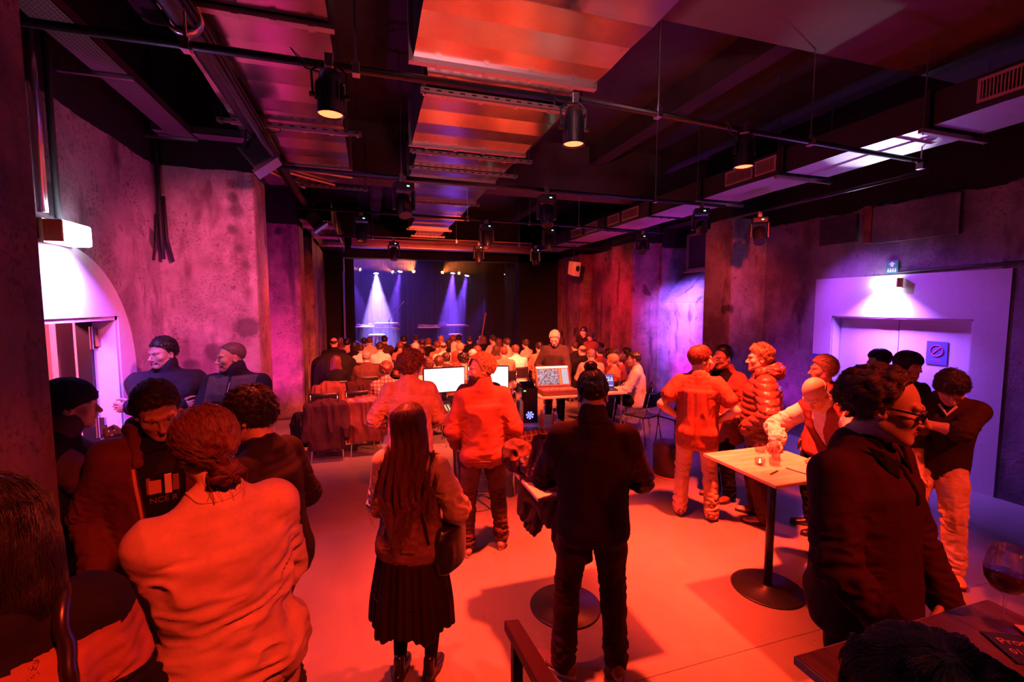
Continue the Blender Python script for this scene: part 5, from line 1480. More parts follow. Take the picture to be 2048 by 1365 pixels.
# ---- man with glasses covering his mouth with a hand
def hand_mouth_man():
    b = pose_body(1.76, lean=2, head=(-6, 8, 0), hR=dict(p=(.035, .205, 1.485), d=(-.35, .02, .9), n=(0, -1, .1), c=.3, t=.3), hL=dict(p=(-.20, .20, 1.0), c=.5), eR=(.8, .35, -1))
    r = person('man with glasses holding a hand over his mouth, red jacket, beside the puffer jacket', (3.84, 4.16, 0), 95, b, skin=SKIN,
               hair=dict(m=H_BLACK, th=(.020, .010, .012), line=[(-.14, -.06), (-.09, -.055), (-.045, -.04), (-.02, -.02), (.01, .0), (.025, .045), (.045, .085), (.07, .098), (.12, .10)], n=1800, len=.03, flow='back', rad=.0008, curl=.2), brow=H_BLACK, gl=dict(m=FR_BLACK, w=.025, h=.016, r=.0018))
    cloth_mesh('shirt', garment(b, .012, 1.9, -.12, collar='crew'), .010, C_BLACK, r, .014, JT(b), .3, seed=2)
    def cut(Q, d):
        q = (Q - b.pel) @ b.Rt
        return np.maximum(d, -np.maximum(np.abs(q[:, 0]) - (.035 + .10 * np.clip(q[:, 2] / .5, 0, 1)), -q[:, 1] + .02))
    cloth_mesh('jacket', garment(b, .034, 1.9, -.24, top=.52, arm_ease=.030, flare=.012, collar='wide'), .010, C_REDJ, r, .030, JT(b, 1.2, 1, .8), .5, seed=29, cut=cut)
    legs(r, b, C_BLACK, L_BROWN, SOLE_D, .012, .026)
hand_mouth_man()

# ---- blond man in the brown puffer jacket
def puffer_man():
    b = pose_body(1.81, lean=3, head=(2, 2, 0), hR=dict(p=(.20, .24, .98), c=.6), hL=dict(p=(-.235, .17, .97), hide=True), eL=(-1, -.8, -.2), wide=1.12, fR=(.12, .02, 0), fL=(-.12, -.03, 4))
    r = person('blond man in a brown puffer jacket with hood, facing left beside the table', (3.82, 3.60, 0), 50, b, skin=SKIN3,
               hair=dict(m=H_BLOND, th=(.030, .012, .014), line=[(-.14, -.05), (-.09, -.045), (-.045, -.03), (-.02, -.01), (.01, .0), (.025, .03), (.05, .062), (.075, .075), (.13, .08)], n=3500, len=.04, flow=(0, .06, .16), rad=.0009, curl=.35, lift=.010, rough=.010, freq=48, beard=H_BLOND, bt=.003), brow=H_BLOND)
    def puff(V):
        out = np.zeros(len(V)); out += .012 * np.abs(np.sin((V[:, 2] + .25 * V[:, 0] ** 2) * PI / .062)) - .006
        return .8 * out + (vnoise(V * 60) - .5) * .006
    top = cloth_mesh('puffer_jacket', garment(b, .044, 2.0, -.22, collar='wide', arm_ease=.040, flare=-.01, belly=.05), .0085, C_PUFF, r, .020, JT(b, 1.0, 1.0, .5), .3, seed=31, puff=puff)
    hd = Sdf(); c0 = b.neck + b.Rt @ np.array([0, -.105, .035])
    hd.ell(c0, (.150, .085, .075), .03, b.Rt.T); hd.cone(b.neck + b.Rt @ np.array([-.10, .05, .03]), c0 + b.Rt @ np.array([-.05, 0, .03]), .038, .05, .03); hd.cone(b.neck + b.Rt @ np.array([.10, .05, .03]), c0 + b.Rt @ np.array([.05, 0, .03]), .038, .05, .03)
    cloth_mesh('hood', hd, .008, C_PUFF, r, .030, ((c0, .3, 1),), .5, seed=5)
    A = b.arms['L']; c = lerp(A['sh'], A['el'], .62) + np.array([-.098, .0, 0])
    Mx = Matrix.Translation(tuple(c)) @ Matrix.Rotation(PI / 2, 4, 'Y')
    MB().lathe([(.020, -.006), (.022, .004), (.017, .006), (.016, -.002)], 20, Mx).lathe([(0, .001), (.006, .001), (.006, .004), (0, .004)], 10, Mx).build('sleeve_badge', BADGE, top, smooth=True)
    legs(r, b, C_DKBROWN, L_TAN, SOLE_D, .010, .032, wide=1.1)
puffer_man()

# ---- older man leaning on the tall table
def leaning_man():
    b = pose_body(1.78, lean=34, neck=-2, head=(12, 48, 0), hR=dict(p=(.16, .48, 1.05), d=(-.2, 1, -.05), n=(0, 0, -1), c=.35), hL=dict(p=(-.22, .42, 1.03), d=(.25, 1, -.02), n=(0, 0, -1), c=.12), eR=(.8, -.6, .2), eL=(-.8, -.6, .1), fR=(.12, -.12, -6), fL=(-.12, -.05, 6), pel=(0, -.08, 0))
    r = person('bald older man in white shirt and dark vest leaning over the tall table', (3.74, 2.76, 0), 92, b, skin=SKIN3,
               hair=dict(m=H_GREY, extra=lambda q, e: np.maximum(e, q[:, 2] - .045), th=(.004, .006, .008), line=[(-.14, -.06), (-.10, -.055), (-.06, -.04), (-.03, -.01), (-.01, .0), (.0, .2), (.12, .3)], n=0, rough=.002), brow=H_GREY)
    cloth_mesh('shirt', garment(b, .014, 1.85, -.12, collar='polo', arm_ease=.022), .009, C_WHITE, r, .030, JT(b, 1.4, 1.2, .6), .4, seed=37)
    def cut(Q, d):
        q = (Q - b.pel) @ b.Rt
        return np.maximum(d, -np.maximum(np.abs(q[:, 0]) - .06 * np.clip((q[:, 2] - .18) / .3, 0, 1), -q[:, 1] + .02))
    cloth_mesh('vest', garment(b, .030, 0, -.10, top=.50, vest=True, flare=.006), .010, C_VEST, r, .016, (), .5, seed=38, cut=cut)
    legs(r, b, C_BLACK, L_BLACK, SOLE_D, .012, .026)
leaning_man()

def simple_stander(label, loc, yaw, S, sex, top, bot, hair, pose=None, top_k=None, skin=SKIN, h=.013, **k):
    b = pose_body(S, sex, **(pose or {}))
    r = person(label, loc, yaw, b, skin=skin, hair=hair, brow=hair['m'], head_h=.0055, hand_h=.005, **k)
    cloth_mesh('top', garment(b, **(top_k or dict(ease=.018, arm_ease=.016, collar='crew'))), h, top, r, .024, JT(b), .4, seed=S * 10)
    legs(r, b, bot, L_BLACK, SOLE_D, h, .024)
    return r, b
BOB = [(-.14, -.10), (-.09, -.10), (-.045, -.10), (-.01, -.10), (.03, -.09), (.045, -.05), (.06, .035), (.085, .045), (.12, .05)]
simple_stander('ginger blond person half hidden behind the bald leaning man', (4.16, 3.24, 0), 60, 1.72, 'm', C_REDJ, C_BLACK, dict(m=H_BLOND, n=1500, len=.05, th=(.03, .02, .02), flow='back', lift=.01))
simple_stander('woman with a short fringe standing by the double doors behind the bob', (5.62, 3.72, 0), 62, 1.71, 'f', C_BLACK, C_BLACK, dict(m=H_DARK, n=2500, len=.07, th=(.022, .018, .03), line=BOB, flow='down', lift=.004), skin=SKIN3)
simple_stander('woman with a black bob and dark coat, face half hidden, by the double doors', (4.94, 3.04, 0), 150, 1.77, 'f', C_BLACK, C_BLACK, dict(m=H_BLACK, n=2500, len=.08, th=(.026, .026, .03), line=BOB, flow='down', lift=.004), pose=dict(head=(25, 6, 0), hR=dict(p=(.2, .2, 1.0), c=.5)))

# ---- man in cream trousers bending his head down
def bending_man():
    b = pose_body(1.78, lean=14, side=-3, neck=22, head=(10, 50, 6), hR=dict(p=(.10, .34, .80), d=(-.25, .25, -1), n=(-.8, .3, .2), c=.85), hL=dict(p=(.16, .36, 1.28), d=(1, .2, .02), n=(0, -.3, -1), c=.75), eR=(.7, -1, -.1), eL=(-1.3, .3, -.5), fR=(.15, .05, -20), fL=(-.14, .12, 12), wide=1.08)
    r = person('man in dark green sweater and cream trousers looking down at his hand', (4.50, 2.50, 0), 124, b, skin=SKIN,
               hair=dict(m=H_DARK, th=(.026, .020, .022), line=[(-.14, -.07), (-.09, -.065), (-.045, -.045), (-.02, -.03), (.01, -.02), (.025, .015), (.05, .05), (.075, .06), (.12, .07)], n=3000, len=.05, flow='crown', curl=.6, cfreq=60, rad=.0008, lift=.008, rough=.008), brow=H_DARK, bare=True, lids=True)
    top = cloth_mesh('sweater', garment(b, .024, 1.05, -.12, collar='crew', arm_ease=.022, flare=-.002), .0085, C_DKGREEN, r, .026, JT(b, 1, 0, .8), .45, seed=41)
    MB().tube([tuple(P(b, x, y, z)) for x, y, z in ((-.05, .10, .50), (0, .135, .43), (.05, .10, .50))], .012, 6).build('shirt_collar', C_WHITE, r)
    legs(r, b, C_CREAM, L_TAN, SOLE_D, .009, .036, wide=1.10)
bending_man()

# ---- foreground man with glasses, hands in pockets, on the platform
H_SALT2 = hair_mat('dark auburn hair turning grey', (0.17, 0.10, 0.085))
def glasses_man():
    b = pose_body(1.70, lean=-3, neck=10, head=(22, 10, 0), headfwd=.012, hR=dict(p=(.185, .185, .91), d=(-.72, .16, -.55), n=(-.15, -.95, .1), c=.16, t=.0, sp=.1), hL=dict(p=(-.20, .17, .90), d=(.6, .15, -.75), n=(.2, -.95, 0), c=.3, t=.0), eR=(1.4, -1.0, .1), eL=(-1.2, -1, .1), fR=(.14, .0, -8), fL=(-.13, .05, 8), wide=1.16)
    r = person('grey haired man with black glasses and dark sweater, hands at his pockets', (1.69, 1.13, 0.30), -170, b, skin=SKIN, jaw=1.02, nose=2.2,
               hair=dict(m=H_SALT, m2=H_SALT2, th=(.014, .020, .036), line=[(-.18, -.10), (-.10, -.095), (-.06, -.085), (-.03, -.05), (-.012, -.01), (.008, .01), (.022, .055), (.035, .095), (.06, .118), (.12, .16)], n=7500, len=.07, seg=7, flow='back', rad=.0007, curl=.9, cfreq=34, lift=.010, rough=.014, freq=34, h=.005), brow=H_DARK, gl=dict(m=FR_BLACK, w=.027, h=.0165, r=.0030, y=.110), head_h=.0032, hand_h=.003)
    top = cloth_mesh('sweater', garment(b, .024, 2.0, -.11, collar='crew', arm_ease=.018, flare=.0), .007, C_MAROON_K, r, .022, JT(b, 1.2, .8, .8), .35, seed=43)
    cl = Sdf(); up = nrm(b.hbase - b.neck); s = b.s
    c0 = b.neck + b.Rt @ np.array([0, .002, -.012]) * s
    cl.cone(c0 - up * .01, c0 + up * .030, .082, .070)
    def cut(Q, d):
        q = (Q - b.neck) @ b.Rt
        w = np.sqrt(((Q - c0) @ b.Rt)[:, 0] ** 2 + ((Q - c0) @ b.Rt)[:, 1] ** 2)
        return np.maximum(np.maximum(d, -(w - .060)), -np.maximum(np.abs(q[:, 0]) - .026, -q[:, 1] + .02))
    cloth_mesh('collar', cl, .005, C_BLACK, r, 0, cut=cut)
    for sx in (-1, 1):
        MB().add([tuple(P(b, sx * x, y, z)) for x, y, z in ((.02, .118, .475), (.075, .092, .515), (.10, .060, .530), (.075, .112, .452), (.045, .130, .430))], [(0, 1, 2, 3, 4)]).build('collar_point', C_BLACK, r, solid=.005)
    seam('zip', top, [P(b, 0, .10, .48), P(b, 0, .15, .36)], .0035, M_STEEL)
    seam('zip_placket', top, [P(b, 0, .10, .48), P(b, 0, .15, .34)], .008, C_BLACK)
    tr = legs(r, b, C_BLACK, L_BLACK, SOLE_D, .009, .026)
    for sx in (-1, 1): seam('pocket_edge', tr, [P(b, sx * .17, .03, .0), P(b, sx * .15, .10, -.05), P(b, sx * .10, .13, -.07)], .004, C_BLACK)
C_MAROON_K = cloth('dark maroon fine knit', (0.055, 0.014, 0.015), knit=.35, kscale=320)
glasses_man()

# ---- woman with the low bun, nearest on the left
def bun_woman():
    b = pose_body(1.62, 'f', lean=-2, side=-3, twist=8, neck=6, head=(8, 10, -6), hR=dict(p=(-.04, .22, 1.07), c=.4), hL=dict(p=(.05, .25, 1.05), c=.4), eR=(1.0, -.2, -.9), eL=(-1.1, -.2, -.9), fR=(.11, 0, -8), fL=(-.11, 0, 8), wide=1.12)
    def ex(q, e):
        c = q - np.array([.010, -.122, -.088]); r = np.sqrt((c[:, 0] / .048) ** 2 + (c[:, 1] / .042) ** 2 + (c[:, 2] / .038) ** 2)
        g = (r - 1) * .042 + .005 * np.sin(np.arctan2(c[:, 2], c[:, 0]) * 7 + r * 6)
        hh = np.clip(.5 + .5 * (g - e) / .018, 0, 1); return g * (1 - hh) + e * hh - .018 * hh * (1 - hh)
    r = person('woman with reddish low bun and beige sweatshirt, back turned, nearest on the left', (-0.43, 1.53, 0.30), 24, b, skin=SKIN,
               hair=dict(m=H_RED, th=(.022, .020, .022), line=[(-.14, -.075), (-.09, -.07), (-.045, -.03), (-.02, -.01), (.01, .0), (.025, .03), (.05, .055), (.075, .072), (.12, .078)], extra=ex, n=9000, len=.075, seg=7, flow=(.010, -.15, -.075), rad=.0006, curl=.10, cfreq=30, lift=.005, rough=.004, h=.0045), brow=H_BROWN, head_h=.004)
    O = b.head
    for k in range(11):                               # loose wisps at the nape
        rr = random.Random(k); x = rr.uniform(-.06, .06)
        p = [O + b.Rh @ np.array(v) for v in ((x * .8, -.085, -.05), (x + rr.uniform(-.01, .01), -.10, -.09), (x + rr.uniform(-.02, .02), -.10 + rr.uniform(-.01, .015), -.135 - rr.uniform(0, .03)))]
        if k == 0: wis = MB()
        wis.tube([tuple(v) for v in p], .0005, 4)
    w = wis.build('loose_strands', H_RED, r); w['kind'] = 'stuff'
    top = cloth_mesh('sweatshirt', garment(b, .026, 2.0, -.06, collar='crew', arm_ease=.024, flare=.006), .0072, C_BEIGE, r, .030, JT(b, 1.0, .8, .9) + [(P(b, .1, -.1, .04), .18, 1.2)], .42, seed=47, jsc=(13, 13, 34))
    seam('neck_rib', top, [P(b, -.06, .0, .535), P(b, -.045, -.05, .525), P(b, 0, -.065, .522), P(b, .045, -.05, .525), P(b, .06, .0, .535)], .005, C_BEIGE)
    tr = legs(r, b, C_BEIGE2, L_BLACK, SOLE_D, .0085, .024, wide=1.1, top=.10, ease=.016)
    seam('waistband', tr, [P(b, .20 * math.cos(a), .16 * math.sin(a), .045) for a in [PI + x * PI / 10 for x in range(11)]], .006, C_BEIGE2)
    for sx in (-1, 1): seam('back_pocket', tr, [P(b, sx * .05, -.16, -.05), P(b, sx * .05, -.17, -.16), P(b, sx * .09, -.17, -.18), P(b, sx * .13, -.15, -.16), P(b, sx * .13, -.14, -.05)], .0028, C_BEIGE2)
    for x in (-.08, .03): seam('belt_loop', tr, [P(b, x, -.17, .06), P(b, x, -.17, .015)], .005, C_BEIGE2)
bun_woman()

# ---- man with the open rust parka
def parka_man():
    b = pose_body(1.85, lean=6, neck=10, head=(8, 26, 8), hR=dict(p=(.24, .12, .90), c=.4), hL=dict(p=(-.24, .12, .90), c=.4), wide=1.08)
    r = person('smiling man looking down, rust parka open over a black printed T-shirt, on the left', (-1.07, 2.80, 0), -160, b, skin=SKIN2,
               hair=dict(m=H_DARK, th=(.026, .014, .016), line=[(-.14, -.06), (-.09, -.055), (-.045, -.035), (-.02, -.015), (.01, -.005), (.025, .025), (.05, .058), (.075, .078), (.12, .085)], n=3500, len=.04, flow=(.02, .05, .16), rad=.0008, curl=.25, lift=.008, rough=.007), brow=H_DARK)
    sh = cloth_mesh('t_shirt', garment(b, .016, 1.6, -.14, collar='crew'), .009, C_BLACK, r, .014, JT(b), .3, seed=51)
    def cut(Q, d):
        q = (Q - b.pel) @ b.Rt
        w = .060 + .05 * np.clip(q[:, 2] / .5, 0, 1)
        return np.maximum(d, -np.maximum(np.abs(q[:, 0]) - w, -q[:, 1] + .02))
    pk = cloth_mesh('parka', garment(b, .046, 2.0, -.30, top=.52, arm_ease=.036, flare=.02), .0085, C_OLIVE, r, .030, JT(b, 1.2, 1, .8), .5, seed=53, cut=cut)
    for sx in (-1, 1):
        seam('front_zip', pk, [P(b, sx * .10, .16, .44), P(b, sx * .085, .18, .2), P(b, sx * .07, .18, -.1), P(b, sx * .065, .18, -.26)], .009, C_LINING if sx > 0 else C_OLIVE, off=.002)
        seam('pocket_zip', pk, [P(b, sx * .15, .17, .10), P(b, sx * .16, .16, -.04)], .004, M_STEEL)
    hd = Sdf(); c0 = b.neck + b.Rt @ np.array([0, -.07, .03])
    for k in range(9):
        a = PI * (k / 8 - .0); a2 = PI * ((k + 1) / 8)
        f = lambda q: b.neck + b.Rt @ np.array([.105 * math.cos(q), -.02 - .10 * math.sin(q), .045 + .02 * math.sin(q)])
        hd.cone(f(a), f(a2), .036, .036, .02)
    for sx in (-1, 1): hd.cone(b.neck + b.Rt @ np.array([sx * .105, -.02, .045]), P(b, sx * .085, .12, .43), .036, .020, .02)
    cloth_mesh('hood', hd, .008, C_OLIVE, r, .018, ((c0, .3, 1),), .5, seed=6)
    sc_ = Sdf(); up = nrm(b.hbase - b.neck)
    sc_.cone(b.neck + up * .0, b.neck + up * .055, .078, .070); sc_.ell(b.neck + b.Rt @ np.array([0, .055, -.03]), (.085, .055, .05), .03)
    cloth_mesh('neck_scarf', sc_, .007, C_BLACK, r, .020, ((b.neck, .2, 1),), .5, seed=9)
    # printed shirt front: a bottle picture with lettering under it
    pr = patch('shirt_print', mat('print ground', (0.26, 0.09, 0.08), .7), b, sh, .0, .142, .325, .13, .085)
    pr2 = patch('printed_bottle', mat('print pale', (0.75, 0.55, 0.45), .7), b, sh, -.02, .147, .325, .028, .10); patch('printed_bottle', mat('print orange', (0.55, 0.25, 0.18), .7), b, sh, .03, .147, .318, .05, .07)
    c = P(b, 0, .146, .238); X = b.Rt @ np.array([-1, 0, 0]); Z = b.Rt[:, 2]; Y = np.cross(Z, X)
    text_mesh('NCE R', .040, mat('print outline', (0.20, 0.10, 0.09), .7), sh, Matrix([[X[0], Z[0], -Y[0], c[0]], [X[1], Z[1], -Y[1], c[1]], [X[2], Z[2], -Y[2], c[2]], [0, 0, 0, 1]]), name='shirt_lettering', extrude=.0015)
    legs(r, b, C_CHAR, L_BROWN, SOLE_D, .012, .026)
parka_man()

# ---- man in black knit with glasses, facing left
def black_knit_man():
    b = pose_body(1.79, lean=4, neck=8, head=(6, 14, 0), hR=dict(p=(.22, .2, .98), c=.5), hL=dict(p=(-.24, .10, .92), c=.4), wide=1.05)
    r = person('dark haired man in black sweater and glasses facing left behind the bun woman', (-0.51, 2.56, 0), 66, b, skin=SKIN,
               hair=dict(m=H_BLACK, th=(.034, .018, .020), line=[(-.14, -.065), (-.09, -.06), (-.045, -.045), (-.02, -.03), (.01, -.02), (.025, .015), (.05, .05), (.075, .07), (.12, .075)], n=4500, len=.05, flow='crown', rad=.0008, curl=.5, cfreq=60, lift=.010, rough=.010), brow=H_BLACK, gl=dict(m=FR_BLACK, w=.025, h=.018, r=.0018))
    cloth_mesh('sweater', garment(b, .024, 2.0, -.12, collar='crew', arm_ease=.020), .0085, C_BLACKK, r, .024, JT(b), .35, seed=57)
    g = Sdf(); A = b.arms['L']; g.cone(lerp(A['el'], A['wr'], .82), lerp(A['el'], A['wr'], .97), .052, .055); cloth_mesh('shirt_cuff', g, .006, C_BEIGE, r, .012, ((A['wr'], .1, 1),), .3)
    legs(r, b, C_CHAR, L_BLACK, SOLE_D, .012, .026)
black_knit_man()

# ---- person with the beanie in the doorway light
def beanie_man():
    b = pose_body(1.82, lean=8, neck=14, head=(2, 4, 0), hR=dict(p=(.04, .30, 1.36), d=(-.5, .3, .8), n=(-.6, -.6, 0), c=.7), hL=dict(p=(-.03, .31, 1.34), d=(.5, .2, .8), n=(.6, -.5, 0), c=.7), eR=(1, -.1, -1), eL=(-1, -.1, -1), wide=1.05)
    r = person('person in a navy beanie and dark vest holding hands together, in the left doorway light', (-1.70, 3.00, 0), -66, b, skin=SKIN3, hair=None, brow=H_BROWN)
    bf = hair_fn(b, (.030, .016, .030), [(-.18, -.035), (-.09, -.035), (-.03, -.03), (.0, -.015), (.03, .005), (.06, .02), (.13, .028)], .002, 30)
    V, F = surface(bf, b.head - .2, b.head + .22, .005); V = smooth(V, F, 2, .5)
    be = link_mesh('beanie', np_mesh('beanie', V, F), C_BEANIE, r); GEO[be.name] = (V, F)
    seam('beanie_fold', be, [b.head + b.Rh @ np.array([.105 * math.sin(a), -.015 + .13 * math.cos(a), .05 + .02 * math.cos(a)]) for a in [x * 2 * PI / 24 for x in range(25)]], .004, C_BEANIE)
    cloth_mesh('hoodie', garment(b, .020, 2.0, -.14, collar='funnel', arm_ease=.030), .009, C_PURP, r, .034, JT(b, 1.3, 1.2, .8), .4, seed=61)
    cloth_mesh('vest', garment(b, .040, 0, -.14, top=.53, vest=True, collar='funnel'), .011, C_BLACK, r, .02, (), .5, seed=62)
    legs(r, b, C_BLACK, L_BLACK, SOLE_D, .013, .026)
beanie_man()
simple_stander('person almost hidden behind the left pillar in violet light', (-1.93, 3.34, 0), -150, 1.79, 'f', C_PURP, C_BLACK, dict(m=H_DARK, n=0, line=BOB))

H_STUB = hair_mat('cropped stubble hair', (0.10, 0.065, 0.055), .7)
# ---- two security guards by the stained pier
def guard(label, loc, yaw, S, pose, hair, beard, yoke, belly):
    b = pose_body(S, **pose)
    r = person(label, loc, yaw, b, skin=SKIN2, hair=dict(hair, beard=beard, bt=.002), brow=H_BLACK)
    def mi(C):
        q = (C - b.pel) @ b.Rt / b.s
        return ((q[:, 2] > .315 - .25 * np.clip(np.abs(q[:, 0]) - .13, 0, .1)) & (q[:, 2] < .52) & (np.abs(q[:, 0]) < .20) & (np.abs(q[:, 0]) > .012)).astype(int)
    top = cloth_mesh('uniform_jacket', garment(b, .034, 2.0, -.16, collar='funnel', arm_ease=.028, belly=belly, flare=-.004), .0095, [C_NAVY, C_GREYV if yoke else C_NAVY], r, .026, JT(b, 1.2, 1, .7), .4, seed=S * 9, midx=mi)
    seam('front_zip', top, [P(b, 0, .15, .5), P(b, 0, .2, .3), P(b, 0, .25, .05), P(b, 0, .22, -.12)], .004, M_STEEL)
    for sx in (-1, 1): seam('chest_pocket_flap', top, [P(b, sx * .04, .2, .275), P(b, sx * .13, .18, .275), P(b, sx * .13, .18, .235), P(b, sx * .04, .2, .235), P(b, sx * .04, .2, .275)], .0045, C_BLACK)
    yy = .155 + belly * .55
    patch('name_badge', BADGE, b, top, .085, yy + .004, .297, .062, .016); patch('logo_badge', BADGE, b, top, -.07, yy + .004, .262, .030, .022)
    legs(r, b, C_BLACK, L_BLACK, SOLE_D, .012, .026, high=True)
guard('dark haired security guard with moustache and crossed arms, left of the pair by the pier', (-1.83, 4.98, 0), -172, 1.905,
      dict(lean=-2, head=(-42, 4, 0), hR=dict(p=(-.14, .27, 1.20), d=(-1, .1, .2), n=(0, -1, 0), c=.5), hL=dict(p=(.16, .29, 1.24), d=(1, .1, .0), n=(0, -1, 0), c=.5), eR=(1, .1, -1), eL=(-1, .1, -1), wide=1.22),
      dict(m=H_BLACK, th=(.026, .008, .010), rough=.007, line=[(-.14, -.05), (-.09, -.04), (-.045, -.02), (-.02, .0), (.01, .008), (.025, .035), (.05, .060), (.075, .074), (.12, .076)], n=2500, len=.045, flow=(.05, .03, .17), curl=.3, lift=.008), H_BLACK, False, .07)
guard('crop haired security guard with goatee and grey yoke, right of the pair by the pier', (-1.20, 4.80, 0), 166, 1.88,
      dict(lean=2, neck=6, head=(-52, 4, 0), hR=dict(p=(.04, .30, 1.09), d=(-.8, .4, -.2), n=(-.3, -.6, .5), c=.5), hL=dict(p=(-.05, .31, 1.07), d=(.8, .4, -.2), n=(.3, -.5, .6), c=.5), eR=(1.1, -.3, -.6), eL=(-1.1, -.3, -.6), wide=1.18),
      dict(m=H_STUB, th=(.0035, .0025, .003), rough=.0003, h=.0035, line=[(-.14, -.05), (-.09, -.035), (-.045, -.005), (-.02, .012), (.01, .028), (.025, .048), (.05, .066), (.075, .080), (.12, .082)], n=3000, len=.005, rad=.0006), H_BLACK, True, .08)

# ---- dark figure cut by the lower left corner
def corner_person():
    b = pose_body(1.56, 'f', lean=4, neck=8, head=(-10, 12, 0), hR=dict(p=(.06, .24, 1.0), c=.5), hL=dict(p=(-.1, .2, 1.0), c=.5), eR=(.7, -.5, -.9), wide=1.0)
    def ex(q, e):
        w = np.interp(q[:, 2], [-.26, -.16, -.02, .1], [.115, .135, .125, .09]); d = np.interp(q[:, 2], [-.26, -.16, -.02, .1], [.06, .085, .105, .10])
        g = (np.sqrt((q[:, 0] / w) ** 2 + ((q[:, 1] + .045) / d) ** 2) - 1) * .09; g = np.maximum(np.maximum(g, q[:, 2] - .06), -.24 - q[:, 2] + .02 * np.sin(q[:, 0] * 60)); g = np.maximum(g, q[:, 1] - .03)
        hh = np.clip(.5 + .5 * (g - e) / .03, 0, 1); return g * (1 - hh) + e * hh - .03 * hh * (1 - hh)
    r = person('dark haired person in an ochre jacket with black straps, cut off at lower left', (-0.73, 1.12, 0.30), 30, b, skin=SKIN2,
               hair=dict(m=H_BLACK, th=(.030, .030, .030), line=BOB, extra=ex, big=((-.2, -.22, -.34), (.2, .18, .2)), n=5000, len=.12, seg=6, flow='down', rad=.0008, curl=.3, cfreq=30, lift=.006, h=.006))
    top = cloth_mesh('jacket', garment(b, .046, 2.0, -.10, collar='wide', arm_ease=.040), .008, [C_BLACK, C_LINING2], r, .032, JT(b, 1.2, 1, 1), .6, seed=71, midx=lambda C: ((((C - b.pel) @ b.Rt)[:, 2] > .24) & (((C - b.pel) @ b.Rt)[:, 2] < .37) & (((C - b.pel) @ b.Rt)[:, 0] > -.2)).astype(int))  # pale band stands for the lit part of the jacket, black for shade
    for sx in (-1, 1): seam('shoulder_strap', top, [P(b, sx * .10, .08, .44), P(b, sx * .115, -.02, .50), P(b, sx * .11, -.12, .42), P(b, sx * .12, -.17, .28)], .016, L_BLACK, parent=r, off=.006)
    bg = Sdf(); bg.loft([(P(b, 0, -.23, z), V3((1, 0, 0)), V3((0, 1, 0)), w, d) for z, w, d in ((-.22, .14, .08), (-.12, .165, .11), (.08, .165, .10), (.20, .13, .07))], .01)
    bk = cloth_mesh('backpack', bg, .009, C_BLACK, r, .02, (), .8, seed=3)
    seam('backpack_zip', bk, [P(b, -.14, -.28, -.05), P(b, -.10, -.31, .12), P(b, 0, -.32, .16), P(b, .10, -.31, .12), P(b, .14, -.28, -.05)], .004, M_STEEL)
    legs(r, b, C_BLACK, L_BLACK, SOLE_D, .014, .02)
C_LINING2 = cloth('pale ochre jacket', (0.30, 0.12, 0.08), knit=.25)
corner_person()

# ---- top of a head right in front of the camera
def front_head():
    b = pose_body(1.50, 'f', neck=4, head=(0, 6, 0), wide=1.0)
    r = person('top of a dark frizzy head rising into the lower right corner', (0.625, 0.315, 0.30), -50, b, skin=SKIN2,
               hair=dict(m=H_BLACK, th=(.030, .045, .040), line=BOB, n=7000, len=.06, seg=6, flow='crown', rad=.0005, curl=.45, cfreq=40, lift=.004, rough=.008, freq=36))
    cloth_mesh('jacket', garment(b, .03, 2.0, -.12, collar='crew', arm_ease=.03), .012, C_BLACK, r, .02, JT(b), .4, seed=77)
    legs(r, b, C_BLACK, L_BLACK, SOLE_D, .015, .02)
front_head()

# ---- engineer standing behind the small mixer, looking down
simple_stander('grey haired man in dark sweater looking down behind the small mixer', (3.16, 7.56, 0), 160, 1.80, 'm', C_CHAR, C_BLACK, dict(m=H_WHITE, n=1500, len=.03, th=(.018, .010, .012), flow='crown', lift=.006),
    pose=dict(lean=8, neck=12, head=(-12, 30, 0), hR=dict(p=(.26, .22, .95), c=.3), hL=dict(p=(-.22, .36, .84), d=(0, .8, -.3), n=(0, 0, -1), c=.5)), h=.012)
# ---- couple by the red wall beyond the seats
simple_stander('dark man leaning over sideways against the red wall beyond the seats', (5.30, 10.60, 0), 118, 1.76, 'm', C_BLACK, C_BLACK, dict(m=H_BLACK, n=0, th=(.02, .014, .016)), pose=dict(lean=24, side=-14, head=(0, 30, 0), hL=dict(p=(-.4, .1, 1.0), c=.4)), h=.02, simple=True)
simple_stander('curly haired woman in dark red looking down by the red wall', (5.18, 10.05, 0), 130, 1.60, 'f', C_VEST, C_BLACK, dict(m=H_DARK, n=800, len=.08, th=(.03, .03, .03), line=BOB, curl=.9, lift=.01, rough=.012), pose=dict(lean=6, head=(0, 28, 0)), h=.02, simple=True)
